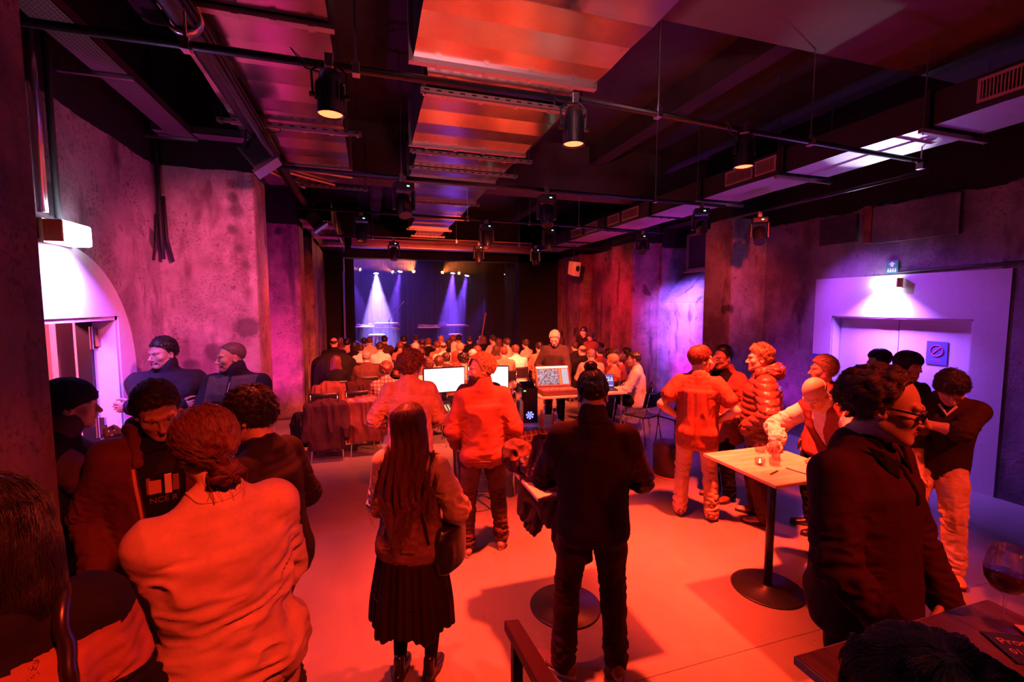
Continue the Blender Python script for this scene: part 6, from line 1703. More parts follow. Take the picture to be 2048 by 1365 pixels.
# ================================================================== TABLES, CHAIRS, SOUND DESK
def wood_mat(name, c, c2, s=5, st=(1, 9, 1), rough=.5):
    m, nt, bs = _new(name)
    n = noise(nt, s, 6, .65, stretch=st)
    r = ramp(nt, n.outputs[0], [(.35, c2), (.62, c)])
    nt.links.new(r.outputs[0], bs.inputs['Base Color']); bs.inputs['Roughness'].default_value = rough
    bump(nt, bs, n.outputs[0], .12, .002)
    return m
W_PALE = wood_mat('worn pale board', (0.80, 0.68, 0.56), (0.52, 0.38, 0.29), 2.2, (1, 6, 1)); W_DARK = wood_mat('dark grained wood', (0.22, 0.10, 0.07), (0.10, 0.04, 0.03), 5, (9, 1, 1), .38)
W_EDGE = mat('pale ply edge', (0.70, 0.50, 0.38), .55, var=.1, scale=30)
def tall_table(x, y, z, label, top=1.01, s=.70, rot=0.0, base=True, wood=None):
    t = empty('tall_table', (x, y, z), rot, label, 'table')
    MB().box((-s / 2, -s / 2, top - .026), (s / 2, s / 2, top)).build('tabletop', [wood or W_PALE], t, bevel=.003)
    e = MB(); q = s / 2 + .002
    e.box((-q, -q, top - .024), (q, -q + .002, top - .003)).box((-q, q - .002, top - .024), (q, q, top - .003)).box((-q, -q, top - .024), (-q + .002, q, top - .003)).box((q - .002, -q, top - .024), (q, q, top - .003))
    e.build('edge_band', W_EDGE, t)
    MB().tube([(0, 0, .02), (0, 0, top - .03)], .030, 16).build('column', M_BMETAL, t, smooth=True)
    MB().box((-.2, -.03, top - .034), (.2, .03, top - .026)).box((-.03, -.2, top - .034), (.03, .2, top - .026)).build('top_bracket', M_BMETAL, t)
    MB().lathe([(0, 0), (.26, 0), (.262, .006), (.25, .012), (.05, .020), (.045, .032), (0, .032)], 40).build('base_plate', M_BMETAL, t, smooth=True)
    return t
tall_table(2.93, 2.66, 0, 'pale square tall table with drinking glasses, beside the puffer jacket man')
tall_table(1.33, 2.94, 0, 'pale square tall table mostly hidden behind the man in the dark fleece')
tall_table(1.345, 0.435, .30, 'dark grained bar table with a wine glass in the lower right corner', 1.06, .73, 0.0, wood=W_DARK)
ZT = 1.012
# ---- things on the tall table
G_CLEAR = glass('drinking glass', clear=.72); G_WINE = mat('red wine', (0.06, 0.004, 0.008), .03)
def tumbler(x, y, label, h=.085, r=.034, fill=None):
    o = empty('drinking_glass', (x, y, ZT), 0, label, 'glass', 'glasses on the tall table')
    MB().lathe([(0, .008), (r * .86, .008), (r * .95, h), (r, h), (r * .92, 0), (0, 0)], 24).build('glass_body', G_CLEAR, o, smooth=True)
    if fill:
        MB().lathe([(0, .010), (r * .85, .010), (r * .90, fill), (0, fill)], 24).build('drink', mat('amber drink', (.5, .2, .08), .1), o, smooth=True)
tumbler(2.90, 2.62, 'empty clear tumbler nearest the middle of the tall table', .055, .040)
tumbler(3.02, 2.72, 'clear tumbler beside the older man hand on the tall table', .090)
tumbler(3.10, 2.82, 'clear tumbler at the far edge of the tall table', .110, .036)
tumbler(3.05, 2.90, 'short glass at the back corner of the tall table', .06, .042)
tl = empty('tealight_holder', (2.80, 2.66, ZT), 0, 'small glowing tealight in a glass holder on the tall table', 'candle')
MB().lathe([(0, .006), (.030, .006), (.034, .045), (.038, .045), (.033, 0), (0, 0)], 24).build('holder', G_CLEAR, tl, smooth=True)
MB().lathe([(0, .007), (.019, .007), (.019, .020), (0, .020)], 16).build('wax', M_WHITE, tl, smooth=True)
MB().lathe([(0, .021), (.005, .027), (.003, .036), (0, .044)], 10).build('flame', emit('candle flame', (1, .55, .2), 22), tl, smooth=True)
pn = empty('pen', (2.70, 2.47, ZT), R(20), 'thin pen lying near the front edge of the tall table', 'pen')
MB().tube([(0, 0, .004), (.11, 0, .004), (.13, 0, .004)], [.004, .004, .001], 8).build('barrel', M_RUBBER, pn)
lf = MB().cbox((2.98, 2.48, ZT + .004), (.10, .14, .008), R(12)).build('folded_leaflet', mat('printed paper', (.7, .62, .55), .7, var=.25, scale=60)); tag(lf, 'small folded leaflet on the tall table beside the older man', 'leaflet')
# ---- wine glass and leaflets on the bar table
wg = empty('wine_glass', (1.605, .715, 1.362), 0, 'large wine glass with red wine on the dark bar table', 'glass')
MB().lathe([(0, 0), (.036, 0), (.038, .002), (.020, .006), (.005, .012), (.0038, .02), (.0038, .080), (.008, .088), (.030, .100), (.044, .125), (.047, .150), (.042, .185), (.035, .215), (.034, .215), (.041, .185), (.0458, .150), (.0428, .126), (.029, .102), (.0, .092)], 40).build('glass_body', G_CLEAR, wg, smooth=True)
MB().lathe([(0, .0925), (.029, .1025), (.0424, .126), (.0450, .143), (.0, .143)], 40).build('wine', G_WINE, wg, smooth=True)
def leaflet(x, y, rz_, label, lines):
    o = empty('leaflet', (x, y, 1.362), rz_, label, 'leaflet')
    MB().box((-.11, -.055, 0), (.11, .055, .003)).build('sheet', mat('black card', (.03, .012, .014), .6), o)
    for txt, px, py, sz in lines:
        text_mesh(txt, sz, mat('orange print', (.75, .28, .2), .7), o, T(px, py, .0034), 'LEFT', extrude=.0003)
leaflet(1.585, .615, R(-28), 'black leaflet with orange print on the dark bar table', [('Programm', -.095, .012, .032), ('01.25', -.095, -.022, .026), ('Konzert', .03, .014, .013), ('Einlass', .03, -.006, .013), ('Beginn', .03, -.026, .013)])
cd_ = MB().cbox((1.655, .665, 1.3665), (.09, .035, .003), R(-30)).build('paper_strip', mat('pale strip', (.75, .45, .36), .7)); tag(cd_, 'pale paper strip behind the black leaflet', 'paper')

# ---- chair
def make_chair():
    c = empty('stacking_chair', (0, 0, 0), 0, 'x', 'chair')
    MB().grid(lambda u, v: ((u - .5) * .42, (v - .5) * .40, .445 - .02 * math.sin(PI * u) - .03 * max(0, v - .85) - .02 * (u - .5) ** 2), 8, 8).build('seat', M_PLAST2, c, smooth=True, solid=.012)
    MB().grid(lambda u, v: ((u - .5) * .43, -.215 - .06 * v - .045 * math.cos(PI * (u - .5)) + .045, .60 + .24 * v), 10, 5).build('backrest', M_PLAST2, c, smooth=True, solid=.012)
    for x in (-.19, .19):
        MB().tube([(x, .17, .43), (x * 1.12, .21, 0)], .010, 8).build('leg', M_CHROME, c, smooth=True)
        MB().tube([(x, -.16, .43), (x * 1.12, -.24, 0)], .010, 8).build('leg', M_CHROME, c, smooth=True)
        MB().tube([(x, .17, .43), (x, -.17, .43), (x, -.205, .50), (x * 1.03, -.27, .82)], .010, 8).build('side_frame', M_CHROME, c, smooth=True)
    return c
M_PLAST2 = mat('black chair shell', (0.020, 0.016, 0.018), .38)
CHAIR = make_chair(); _used = []
def chair(x, y, rz_, label, group='stacking chairs', z=0):
    o = CHAIR if not _used else copy_tree(CHAIR); _used.append(1)
    o.location = (x, y, z); o.rotation_euler = (0, 0, rz_); o['label'] = label; o['group'] = group
    return o
# ---- coats hung on chair backs
def coat(x, y, rz_, label, m, w=.50, drop=.62, top=.86, seed=0, t=.05):
    o = empty('coat', (x, y, 0), rz_, label, 'coat', 'coats hung over chair backs')
    g = Sdf(); X, Y = V3((1, 0, 0)), V3((0, 1, 0))
    g.loft([(V3((0, -.275, top - drop)), X, Y, w / 2 * .96, t * .6), (V3((0, -.285, top - .3)), X, Y, w / 2, t), (V3((0, -.28, top - .05)), X, Y, w / 2 * .94, t * .9), (V3((0, -.265, top)), X, Y, w / 2 * .8, t * .7)], .02)
    g.cone((-w / 2 + .03, -.27, top - .05), (-w / 2 - .01, -.31, top - .50), .055, .045, .03); g.cone((w / 2 - .03, -.27, top - .05), (w / 2 + .0, -.32, top - .48), .055, .045, .03)
    g.cone((-.10, -.25, top + .005), (.10, -.25, top + .005), .035, .035, .03)
    b_ = cloth_mesh('coat_body', g, .011, m, o, .05, (), 1.0, seed=seed, sc_=(15, 15, 3.0))
    g2 = Sdf(); g2.cone((-.12, -.225, top + .01), (.12, -.225, top + .01), .030, .030); cloth_mesh('collar', g2, .011, m, o, .015, (), 1, seed=seed + 1)
    return o
C_COAT1 = cloth('dark wool coat', (0.055, 0.022, 0.022), knit=.4); C_COAT2 = mat('brown leather jacket', (0.15, 0.050, 0.035), .35, var=.2, scale=9); C_COAT3 = cloth('rust jacket', (0.20, 0.07, 0.05), knit=.2)
for (x, y, lab) in ((-.62, 7.02, 'black chair under the long dark coat, nearest on the left'), (-.10, 7.12, 'black chair under the brown leather jacket, next to the dark coat'), (-.72, 7.85, 'empty black chair in the second row at the left end'), (-.20, 7.92, 'empty black chair in the second row beside the end one'),
                    (-.70, 8.60, 'black chair with a red scarf in the third row at the left end'), (-.16, 8.66, 'black chair with a jacket in the third row on the left')):
    chair(x, y, 0, lab)
coat(-.62, 7.02, 0, 'long dark wool coat hanging over the nearest left chair', C_COAT1, .52, .66, .86, 1)
coat(-.10, 7.12, 0, 'brown leather jacket hanging over the second left chair', C_COAT2, .54, .62, .86, 5)
coat(-.70, 8.60, 0, 'rust red scarf and coat over the third row left chair', C_COAT3, .46, .34, .86, 9)
coat(-.16, 8.66, 0, 'dark jacket over the third row chair by the plaid shirt', C_COAT1, .46, .34, .86, 12)
bag = empty('backpack', (-.98, 7.00, 0), 0, 'black backpack hanging on the left side of the coat chairs', 'bag')
g = Sdf(); g.loft([(V3((0, 0, z)), V3((1, 0, 0)), V3((0, 1, 0)), w, d) for z, w, d in ((.22, .11, .08), (.34, .15, .11), (.52, .14, .10), (.66, .09, .06))], .01); cloth_mesh('bag_body', g, .01, C_BLACK, bag, .03, (), 1, seed=2)
MB().tube([(0, -.09, .64), (.02, -.14, .5), (.02, -.12, .3)], .015, 6).build('strap', L_BLACK, bag, smooth=True)
# covered stack of cases by the left wall
cv = empty('covered_cases', (-.74, 10.15, 0), 0, 'tall stack of cases under a black cloth at the left of the seats', 'cover')
g = Sdf(); X, Y = V3((1, 0, 0)), V3((0, 1, 0)); g.loft([(V3((0, 0, 0)), X, Y, .46, .42), (V3((0, 0, .7)), X, Y, .45, .40), (V3((0, 0, 1.00)), X, Y, .42, .38), (V3((0, 0, 1.05)), X, Y, .36, .32)], .02)
cloth_mesh('cloth', g, .025, C_BLACK, cv, .05, (), 1, seed=7, sc_=(6, 6, 1.4))

# ---- sound desk
def desk(name, x0, x1, y0, y1, z, label, m=W_PALE, legs_=True):
    o = empty(name, ((x0 + x1) / 2, (y0 + y1) / 2, 0), 0, label, 'table')
    a, b_ = (x1 - x0) / 2, (y1 - y0) / 2
    MB().box((-a, -b_, z - .028), (a, b_, z)).build('tabletop', m, o, bevel=.003)
    for sx in (-1, 1):
        for sy in (-1, 1):
            MB().tube([(sx * (a - .08), sy * (b_ - .07), 0), (sx * (a - .08), sy * (b_ - .07), z - .03)], .016, 8).build('leg', M_CHROME, o, smooth=True)
    MB().box((-a + .08, -.015, z - .06), (a - .08, .015, z - .03)).build('stretcher', M_BMETAL, o)
    return o
desk('sound_desk_table', .42, 1.50, 5.05, 5.75, .90, 'high table carrying the large mixing console and the monitors')
desk('low_side_table', 1.47, 2.30, 4.84, 5.62, .75, 'low table with keyboard, mouse and bottles in front of the fleece man')
desk('mixer_table', 2.56, 4.12, 6.66, 7.26, .75, 'long pale table carrying the small mixer and the laptop')
# large console
co = empty('mixing_console', (.93, 5.30, .90), 0, 'large mixing console with lit fader rows under the monitors', 'mixer')
Mx = Matrix.Rotation(R(7), 4, 'X')
MB().box((-.46, -.24, .02), (.46, .24, .09), Mx).build('console_body', mat('grey console', (.10, .08, .085), .45), co, bevel=.01)
MB().box((-.47, -.262, -.005), (.47, -.24, .085), Mx).build('front_edge', mat('pale armrest', (.62, .45, .36), .5), co, bevel=.008)
M_KEY = emit('warm lit key', (1.0, .55, .22), 1.4); M_KNOB = mat('pale fader cap', (.75, .62, .5), .4)
m = MB(); m2 = MB(); m3 = MB()
for i in range(24):
    x = -.43 + i * .0374
    m.box((x - .004, -.22, .09), (x + .004, -.08, .092), Mx); zz = -.20 + .09 * random.random(); m2.box((x - .009, zz, .092), (x + .009, zz + .022, .104), Mx)
    for k in range(5): m3.box((x - .008, -.05 + k * .045, .090), (x + .008, -.03 + k * .045, .096), Mx)
o = m.build('fader_slots', M_BLACK, co); o['kind'] = 'stuff'; o = m2.build('fader_caps', M_KNOB, co); o['kind'] = 'stuff'; o = m3.build('lit_keys', M_KEY, co); o['kind'] = 'stuff'
# monitors
M_SCREEN = emit('white screen', (.86, .88, 1.0), 1.5)
def monitor(x, y, z, rz_, label, w=.53, h=.32, screen=None):
    o = empty('monitor', (x, y, z), rz_, label, 'monitor')
    MB().box((-w / 2, -.02, .10), (w / 2, .02, .10 + h)).build('bezel', mat('monitor bezel', (.06, .03, .03), .45), o, bevel=.006)
    MB().box((-w / 2 + .012, -.0225, .115), (w / 2 - .012, -.0205, .10 + h - .012)).build('screen', screen or M_SCREEN, o)
    MB().box((-.03, .01, .01), (.03, .03, .2)).build('neck', M_PLAST, o, bevel=.006); MB().box((-.12, -.08, 0), (.12, .08, .012)).build('foot', M_PLAST, o, bevel=.005)
monitor(.86, 5.60, 1.03, R(6), 'monitor with a blank white screen left of the seated operator')
monitor(1.42, 5.58, 1.03, R(-14), 'monitor with a blank white screen between the bearded man and the computer tower')
for x, y in ((.86, 5.60), (1.42, 5.58)):
    bx = MB().cbox((x, y, .965), (.30, .20, .13)).build('monitor_riser', mat('riser box', (.05, .03, .03), .6), bevel=.006)
    tag(bx, 'low dark box under the %s white monitor' % ('left hand' if x < 1 else 'narrow'), 'box')
# computer tower with blue glow
tw = empty('computer_tower', (1.90, 5.46, .75), R(-8), 'black computer tower with a blue glowing fan on the low table', 'computer')
MB().box((-.10, -.20, 0), (.10, .20, .44)).build('case', M_PLAST, tw, bevel=.008); MB().box((-.104, -.19, .02), (-.1005, .19, .42)).build('glass_side', mat('smoked panel', (.25, .22, .32), .08), tw)
M_BLUEL = emit('blue led', (.12, .12, 1.0), 5)
f_ = MB()
for i in range(7):
    a = 2 * PI * i / 7; f_.add([(0, -.2035, .10), (.05 * math.cos(a), -.2035, .10 + .05 * math.sin(a)), (.05 * math.cos(a + .5), -.2035, .10 + .05 * math.sin(a + .5))], [(0, 1, 2)])
f_.build('glowing_fan', M_BLUEL, tw, solid=.002); MB().box((-.08, -.204, .40), (-.05, -.2005, .415)).build('status_leds', emit('green led', (.3, 1, .2), 1.5), tw)
for k, (pp, mm) in enumerate((([(-.08, .0, .44), (-.18, -.05, .52), (-.20, -.14, .40), (-.02, -.16, .34), (.04, -.19, .42)], mat('white cable', (.8, .7, .65), .5)), ([(-.1, .1, .40), (-.2, .0, .36), (-.16, -.12, .24), (-.08, -.19, .30)], M_RUBBER))):
    pts = [Vector(p) for p in pp]; sm_ = []
    for i in range(len(pts) - 1):
        for j in range(6):
            t = j / 6; p0, p1, p2, p3 = pts[max(i - 1, 0)], pts[i], pts[i + 1], pts[min(i + 2, len(pts) - 1)]
            sm_.append(.5 * ((2 * p1) + (-p0 + p2) * t + (2 * p0 - 5 * p1 + 4 * p2 - p3) * t * t + (-p0 + 3 * p1 - 3 * p2 + p3) * t ** 3))
    MB().tube(sm_ + [pts[-1]], .005, 6).build('cable', mm, tw, smooth=True)
MB().box((-.08, -.02, .44), (.09, .12, .475)).build('interface_box', M_BMETAL, tw, bevel=.004)
sh = MB().cbox((1.74, 5.20, .91), (.012, .30, .32), R(-12)).build('upright_panel', mat('pale board edge', (.6, .40, .32), .6), bevel=.003); tag(sh, 'thin pale board standing upright on the low table behind the bearded man', 'board')
# bottles, keyboard, mouse
bt = empty('water_bottle', (1.95, 5.05, .75), 0, 'clear plastic bottle with pale label on the low table', 'bottle')
MB().lathe([(0, 0), (.030, 0), (.032, .01), (.032, .12), (.026, .15), (.013, .175), (.013, .19), (0, .19)], 20).build('bottle_body', mat('milky bottle', (.75, .55, .45), .15), bt, smooth=True); MB().lathe([(.0145, .175), (.0145, .20), (0, .20)], 16).build('cap', M_WHITE, bt, smooth=True); MB().lathe([(.0328, .03), (.0328, .11)], 20).build('label', mat('bottle label', (.75, .35, .28), .5), bt, smooth=True)
bt = empty('steel_bottle', (2.06, 4.92, .75), 0, 'tall brushed steel drinking bottle on the low table', 'bottle')
MB().lathe([(0, 0), (.036, 0), (.037, .005), (.037, .17), (.030, .195), (.020, .21), (.020, .22), (0, .22)], 24).build('bottle_body', mat('brushed steel', (.75, .7, .7), .22, 1.0), bt, smooth=True); MB().lathe([(.022, .215), (.022, .245), (.012, .25), (0, .25)], 16).build('cap', M_PLAST, bt, smooth=True)
kb = empty('keyboard', (1.68, 5.0, .75), R(-18), 'dark computer keyboard on the low table', 'keyboard')
MB().box((-.20, -.065, 0), (.20, .065, .016)).build('keyboard_body', M_PLAST, kb, bevel=.004)
m = MB()
for r_ in range(4):
    for c_ in range(14): m.box((-.19 + c_ * .0272, -.055 + r_ * .028, .016), (-.167 + c_ * .0272, -.032 + r_ * .028, .021))
o = m.build('keys', mat('dark key', (.10, .05, .05), .5), kb); o['kind'] = 'stuff'
ms = empty('mouse', (1.80, 4.90, .75), R(-30), 'black computer mouse on the low table edge', 'mouse')
MB().lathe([(.03, 0), (.031, .01), (.022, .026), (0, .032)], 20, Matrix.Diagonal((1, 1.7, 1, 1))).build('mouse_body', M_PLAST, ms, smooth=True)
# small digital mixer with a tilted touch screen
mx = empty('digital_mixer', (2.94, 6.98, .75), R(-4), 'compact digital mixer with a glowing touch screen on the long table', 'mixer')
MB().box((-.30, -.25, 0), (.30, .10, .09)).build('mixer_base', mat('red brown mixer body', (.16, .06, .05), .45), mx, bevel=.01)
Ms = T(0, .06, .09) @ Matrix.Rotation(R(-62), 4, 'X')
Mt = T(0, .08, .10) @ Matrix.Rotation(R(28), 4, 'X')
MB().box((-.30, -.0, 0), (.30, .06, .36), Mt @ Matrix.Rotation(R(-50), 4, 'X')).build('screen_housing', mat('mixer housing', (.30, .11, .08), .45), mx, bevel=.01)
MS = Mt @ Matrix.Rotation(R(-50), 4, 'X')
MB().box((-.28, -.004, .315), (.28, -.001, .345), MS).build('lamp_strip', emit('warm lamp strip', (1, .8, .55), 2.2), mx)
def screen_mat():
    m, nt, bs = _new('mixer screen')
    tc = nt.nodes.new('ShaderNodeTexCoord'); br = nt.nodes.new('ShaderNodeTexBrick'); br.inputs['Scale'].default_value = 26
    nt.links.new(tc.outputs['Object'], br.inputs['Vector'])
    br.inputs['Color1'].default_value = (.55, .6, .75, 1); br.inputs['Color2'].default_value = (.05, .05, .07, 1); br.inputs['Mortar'].default_value = (.02, .02, .03, 1)
    nt.links.new(br.outputs['Color'], bs.inputs['Emission Color']); bs.inputs['Emission Strength'].default_value = 1.0; bs.inputs['Base Color'].default_value = (0, 0, 0, 1)
    return m
M_MIXS = screen_mat()
MB().box((-.27, -.004, .03), (.10, -.001, .30), MS).build('screen', M_MIXS, mx); MB().box((.16, -.004, .03), (.27, -.001, .30), MS).build('side_screen', emit('pale grid', (.6, .65, .8), .8), mx); MB().box((.115, -.005, .02), (.145, -.001, .31), MS).build('orange_strip', emit('orange strip', (1, .3, .08), .9), mx)
m = MB(); m2 = MB()
for i in range(17):
    x = -.27 + i * .033; m.box((x - .003, -.23, .09), (x + .003, -.09, .0915)); zz = -.21 + .09 * random.random(); m2.box((x - .009, zz, .0915), (x + .009, zz + .022, .103))
o = m.build('fader_slots', M_BLACK, mx); o['kind'] = 'stuff'; o = m2.build('fader_caps', M_KNOB, mx); o['kind'] = 'stuff'
# laptop with the level readout
lp = empty('laptop', (3.90, 6.98, .75), R(-14), 'open laptop with a violet screen showing a level readout', 'laptop')
MB().box((-.17, -.12, 0), (.17, .12, .016)).build('keyboard_half', M_PLAST, lp, bevel=.004)
ML = T(0, .115, .016) @ Matrix.Rotation(R(-14), 4, 'X')
MB().box((-.17, 0, 0), (.17, .008, .24), ML).build('screen_half', M_PLAST, lp, bevel=.004); MB().box((-.158, -.002, .012), (.158, -.0005, .228), ML).build('screen', emit('violet screen', (.13, .09, .42), 1.2), lp)
M_RO = emit('green white digits', (.75, 1.0, .75), 1.6)
RX = Matrix.Rotation(PI / 2, 4, 'X')
text_mesh('73.6', .075, M_RO, lp, ML @ T(.08, -.004, .135) @ RX); text_mesh('60.1', .045, M_RO, lp, ML @ T(-.04, -.004, .06) @ RX)
MB().box((-.01, -.004, .118), (.15, -.003, .125), ML).box((-.08, -.004, .035), (.14, -.003, .042), ML).build('readout_bars', M_RO, lp)
for (nm, x, y, sx, sy, sz, lab) in (('white_mug', 3.32, 6.86, .04, .04, .09, 'small white mug beside the grey haired engineer hand'),):
    o = empty(nm, (x, y, .75), 0, lab, 'mug'); MB().lathe([(0, 0), (.038, 0), (.042, .09), (.038, .09), (.034, .008), (0, .008)], 20).build('mug_body', M_WHITE, o, smooth=True)
    MB().tube([(.04, 0, .07), (.065, 0, .065), (.065, 0, .03), (.038, 0, .02)], .005, 6).build('mug_handle', M_WHITE, o, smooth=True)
# high stool with the seated operator
st = empty('bar_stool', (1.12, 4.72, 0), 0, 'black metal stool under the operator in the dark T-shirt', 'stool')
MB().lathe([(0, .76), (.17, .76), (.18, .775), (.17, .79), (0, .79)], 24).build('seat', M_PLAST, st, smooth=True)
for a in range(4):
    c, s_ = math.cos(a * PI / 2 + .6), math.sin(a * PI / 2 + .6); MB().tube([(.11 * c, .11 * s_, .76), (.21 * c, .21 * s_, 0)], .011, 8).build('leg', M_BMETAL, st, smooth=True)
MB().tube([(.19 * math.cos(x * PI / 12), .19 * math.sin(x * PI / 12), .25) for x in range(24)], .008, 6, closed=True).build('foot_ring', M_CHROME, st)
def operator():
    b = pose_body(1.74, seat=.86, lean=8, neck=6, head=(10, 8, 0), hR=dict(p=(.18, .46, 1.10), c=.4), hL=dict(p=(-.14, .46, 1.12), c=.4), eR=(.6, -.6, -1), eL=(-.8, -.6, -1), fR=(.16, .34, 0, .28), fL=(-.16, .34, 0, .28))
    r = person('seated operator in a dark T-shirt half hidden behind the bearded man', (1.12, 4.74, 0), -2, b, skin=SKIN, bare=True, hair=dict(m=H_DARK, n=1500, len=.04), brow=H_DARK)
    cloth_mesh('t_shirt', garment(b, .022, .72, -.08, collar='crew', arm_ease=.020), .009, C_CHAR, r, .026, JT(b, .2, 0, .8), .5, seed=81)
    legs(r, b, C_TAN, SNK, SOLE_W, .010, .03)
operator()
# folding easel stand in front of the console
fs = empty('folded_stand', (.86, 4.55, 0), R(20), 'dark folded keyboard stand beside the stool', 'stand')
for dx in (-.05, .04): MB().tube([(dx, 0, 0), (dx * .4, .1, .80)], .014, 8).build('stand_tube', M_BMETAL, fs, smooth=True)
MB().tube([(.04, 0, .02), (.2, .05, .5)], .010, 8).tube([(-.08, .0, .78), (.1, .12, .82)], .012, 8).build('cross_brace', M_BMETAL, fs, smooth=True)
# coat heap and bags on the far side of the hidden tall table
hp = empty('coat', (1.02, 3.06, 0), R(10), 'dark coat piled on the hidden tall table and hanging off its side', 'coat')
g = Sdf(); X, Y, Zv = V3((1, 0, 0)), V3((0, 1, 0)), V3((0, 0, 1))
g.ell((.10, .02, 1.07), (.16, .13, .085), .03); g.ell((.02, .08, 1.11), (.11, .09, .10), .03); g.cone((-.02, .10, 1.12), (.20, -.06, 1.08), .06, .05, .04)
g.loft([(V3((.02, -.12, 1.07)), V3((.8, -.6, 0)), V3((.6, .8, 0)), .09, .05), (V3((.05, -.30, 1.03)), V3((.8, -.6, 0)), V3((.6, .8, 0)), .11, .05), (V3((.09, -.46, .90)), V3((.8, -.6, 0)), V3((.6, .8, 0)), .13, .05), (V3((.13, -.52, .58)), V3((.8, -.6, 0)), V3((.6, .8, 0)), .10, .045)], .03)
cloth_mesh('coat_body', g, .009, cloth('dark olive coat', (.075, .035, .030), knit=.3), hp, .034, ((np.array([.08, -.1, .95]), .6, 1.0),), 1.0, seed=13, sc_=(13, 13, 5), jsc=(22, 22, 12), sm=2)
g = Sdf(); g.cone((.0, -.08, 1.10), (.16, -.16, 1.06), .05, .04, .03); g.cone((.16, -.16, 1.06), (.20, -.40, .98), .045, .05, .03); cloth_mesh('coat_lining', g, .009, mat('black satin lining', (.02, .012, .014), .3), hp, .04, (), 1.0, seed=15, sc_=(20, 20, 20))
def plaid(name, c, l):
    m, nt, bs = _new(name); tc = nt.nodes.new('ShaderNodeTexCoord')
    outs = []
    for ax in (0, 2):
        w = nt.nodes.new('ShaderNodeTexWave'); w.bands_direction = 'XYZ'[ax]; w.inputs['Scale'].default_value = 5.5; w.inputs['Distortion'].default_value = .6
        nt.links.new(tc.outputs['Object'], w.inputs['Vector']); outs.append(ramp(nt, w.outputs['Fac'], [(.80, 0.0), (.90, 1.0)]).outputs[0])
    c1 = mixc(nt, outs[0], c, l); c2 = mixc(nt, outs[1], c1, l)
    nt.links.new(c2, bs.inputs['Base Color']); bs.inputs['Roughness'].default_value = .85; return m
C_PLAID2 = plaid('plaid coat lining', (.17, .06, .05), (.45, .26, .2)); C_PLAIDS = plaid('plaid flannel shirt', (.62, .32, .24), (.12, .04, .04))
cp = empty('plaid_jacket', (1.86, 4.80, 0.03), R(0), 'plaid jacket hung in front of the low side table', 'coat')
g = Sdf(); X, Y = V3((1, 0, 0)), V3((0, 1, 0)); g.loft([(V3((0, 0, .30)), X, Y, .26, .05), (V3((0, 0, .55)), X, Y, .28, .06), (V3((0, .03, .72)), X, Y, .25, .045)], .02); g.cone((-.27, -.02, .68), (-.33, -.05, .36), .05, .05, .03)
cloth_mesh('jacket_body', g, .011, C_PLAID2, cp, .05, (), 1, seed=19, sc_=(13, 13, 4))
bg = empty('backpack', (2.72, 3.34, 0), 0, 'black bag hanging behind the right arm of the fleece man', 'bag')
g = Sdf(); g.loft([(V3((-.62, 1.9, z)), X, Y, w, d) for z, w, d in ((.0, .18, .12), (.10, .22, .16), (.26, .20, .14), (.36, .10, .08))], .02); cloth_mesh('bag_body', g, .012, C_BLACK, bg, .03, (), 1, seed=5)
MB().tube([(-.72, 1.85, .34), (-.62, 1.85, .44), (-.50, 1.85, .34)], .014, 6).build('carry_loop', L_BLACK, bg, smooth=True)
# chairs by the mixer and a coat over one of them
for x, y, a, lab in ((4.20, 6.35, 20, 'black chair with chrome legs nearest the mixer table on the right'), (4.62, 6.05, 10, 'black chair with a pale coat, right of the mixer table'), (3.35, 6.30, -10, 'empty black chair under the front of the long mixer table'), (4.05, 7.45, 12, 'black chair under the man in white who looks left')):
    chair(x, y, R(a), lab)
coat(4.62, 6.05, R(10), 'pale folded coat thrown over the right hand chair', C_DENIML, .46, .16, .88, 21, .06)
coat(4.66, 6.06, R(10), 'black coat hanging under the pale one on the right hand chair', C_BLACK, .42, .46, .82, 22, .05)
rt = empty('round_cushion_stool', (3.72, 4.95, 0), 0, 'low dark round stool with a pink rim beside the T-shirt man', 'stool')
MB().lathe([(0, 0), (.20, 0), (.22, .02), (.22, .40), (.20, .42), (0, .42)], 32).build('stool_body', mat('dark upholstery', (.05, .02, .03), .5), rt, smooth=True); MB().lathe([(.222, .0), (.226, .012), (.222, .024)], 32).build('rim', mat('pink rim', (.6, .15, .2), .4), rt, smooth=True)
# handrail of the platform steps
hr = empty('handrail', (0, 0, 0), 0, 'flat red topped handrail end in the lower centre', 'rail')
MB().add([(.495, 1.70, .885), (.555, 1.69, .885), (.60, 1.20, .885), (.53, 1.20, .885), (.495, 1.70, .93), (.555, 1.69, .93), (.60, 1.20, .93), (.53, 1.20, .93)], [(0, 1, 2, 3), (7, 6, 5, 4), (4, 5, 1, 0), (5, 6, 2, 1), (6, 7, 3, 2), (7, 4, 0, 3)]).build('top_rail', mat('rail leather', (.30, .10, .08), .42), hr, bevel=.004)
MB().box((.505, 1.60, 0), (.545, 1.64, .886)).build('post', M_BMETAL, hr, bevel=.004); MB().box((.515, 1.22, .30), (.555, 1.26, .886)).build('post', M_BMETAL, hr, bevel=.004)

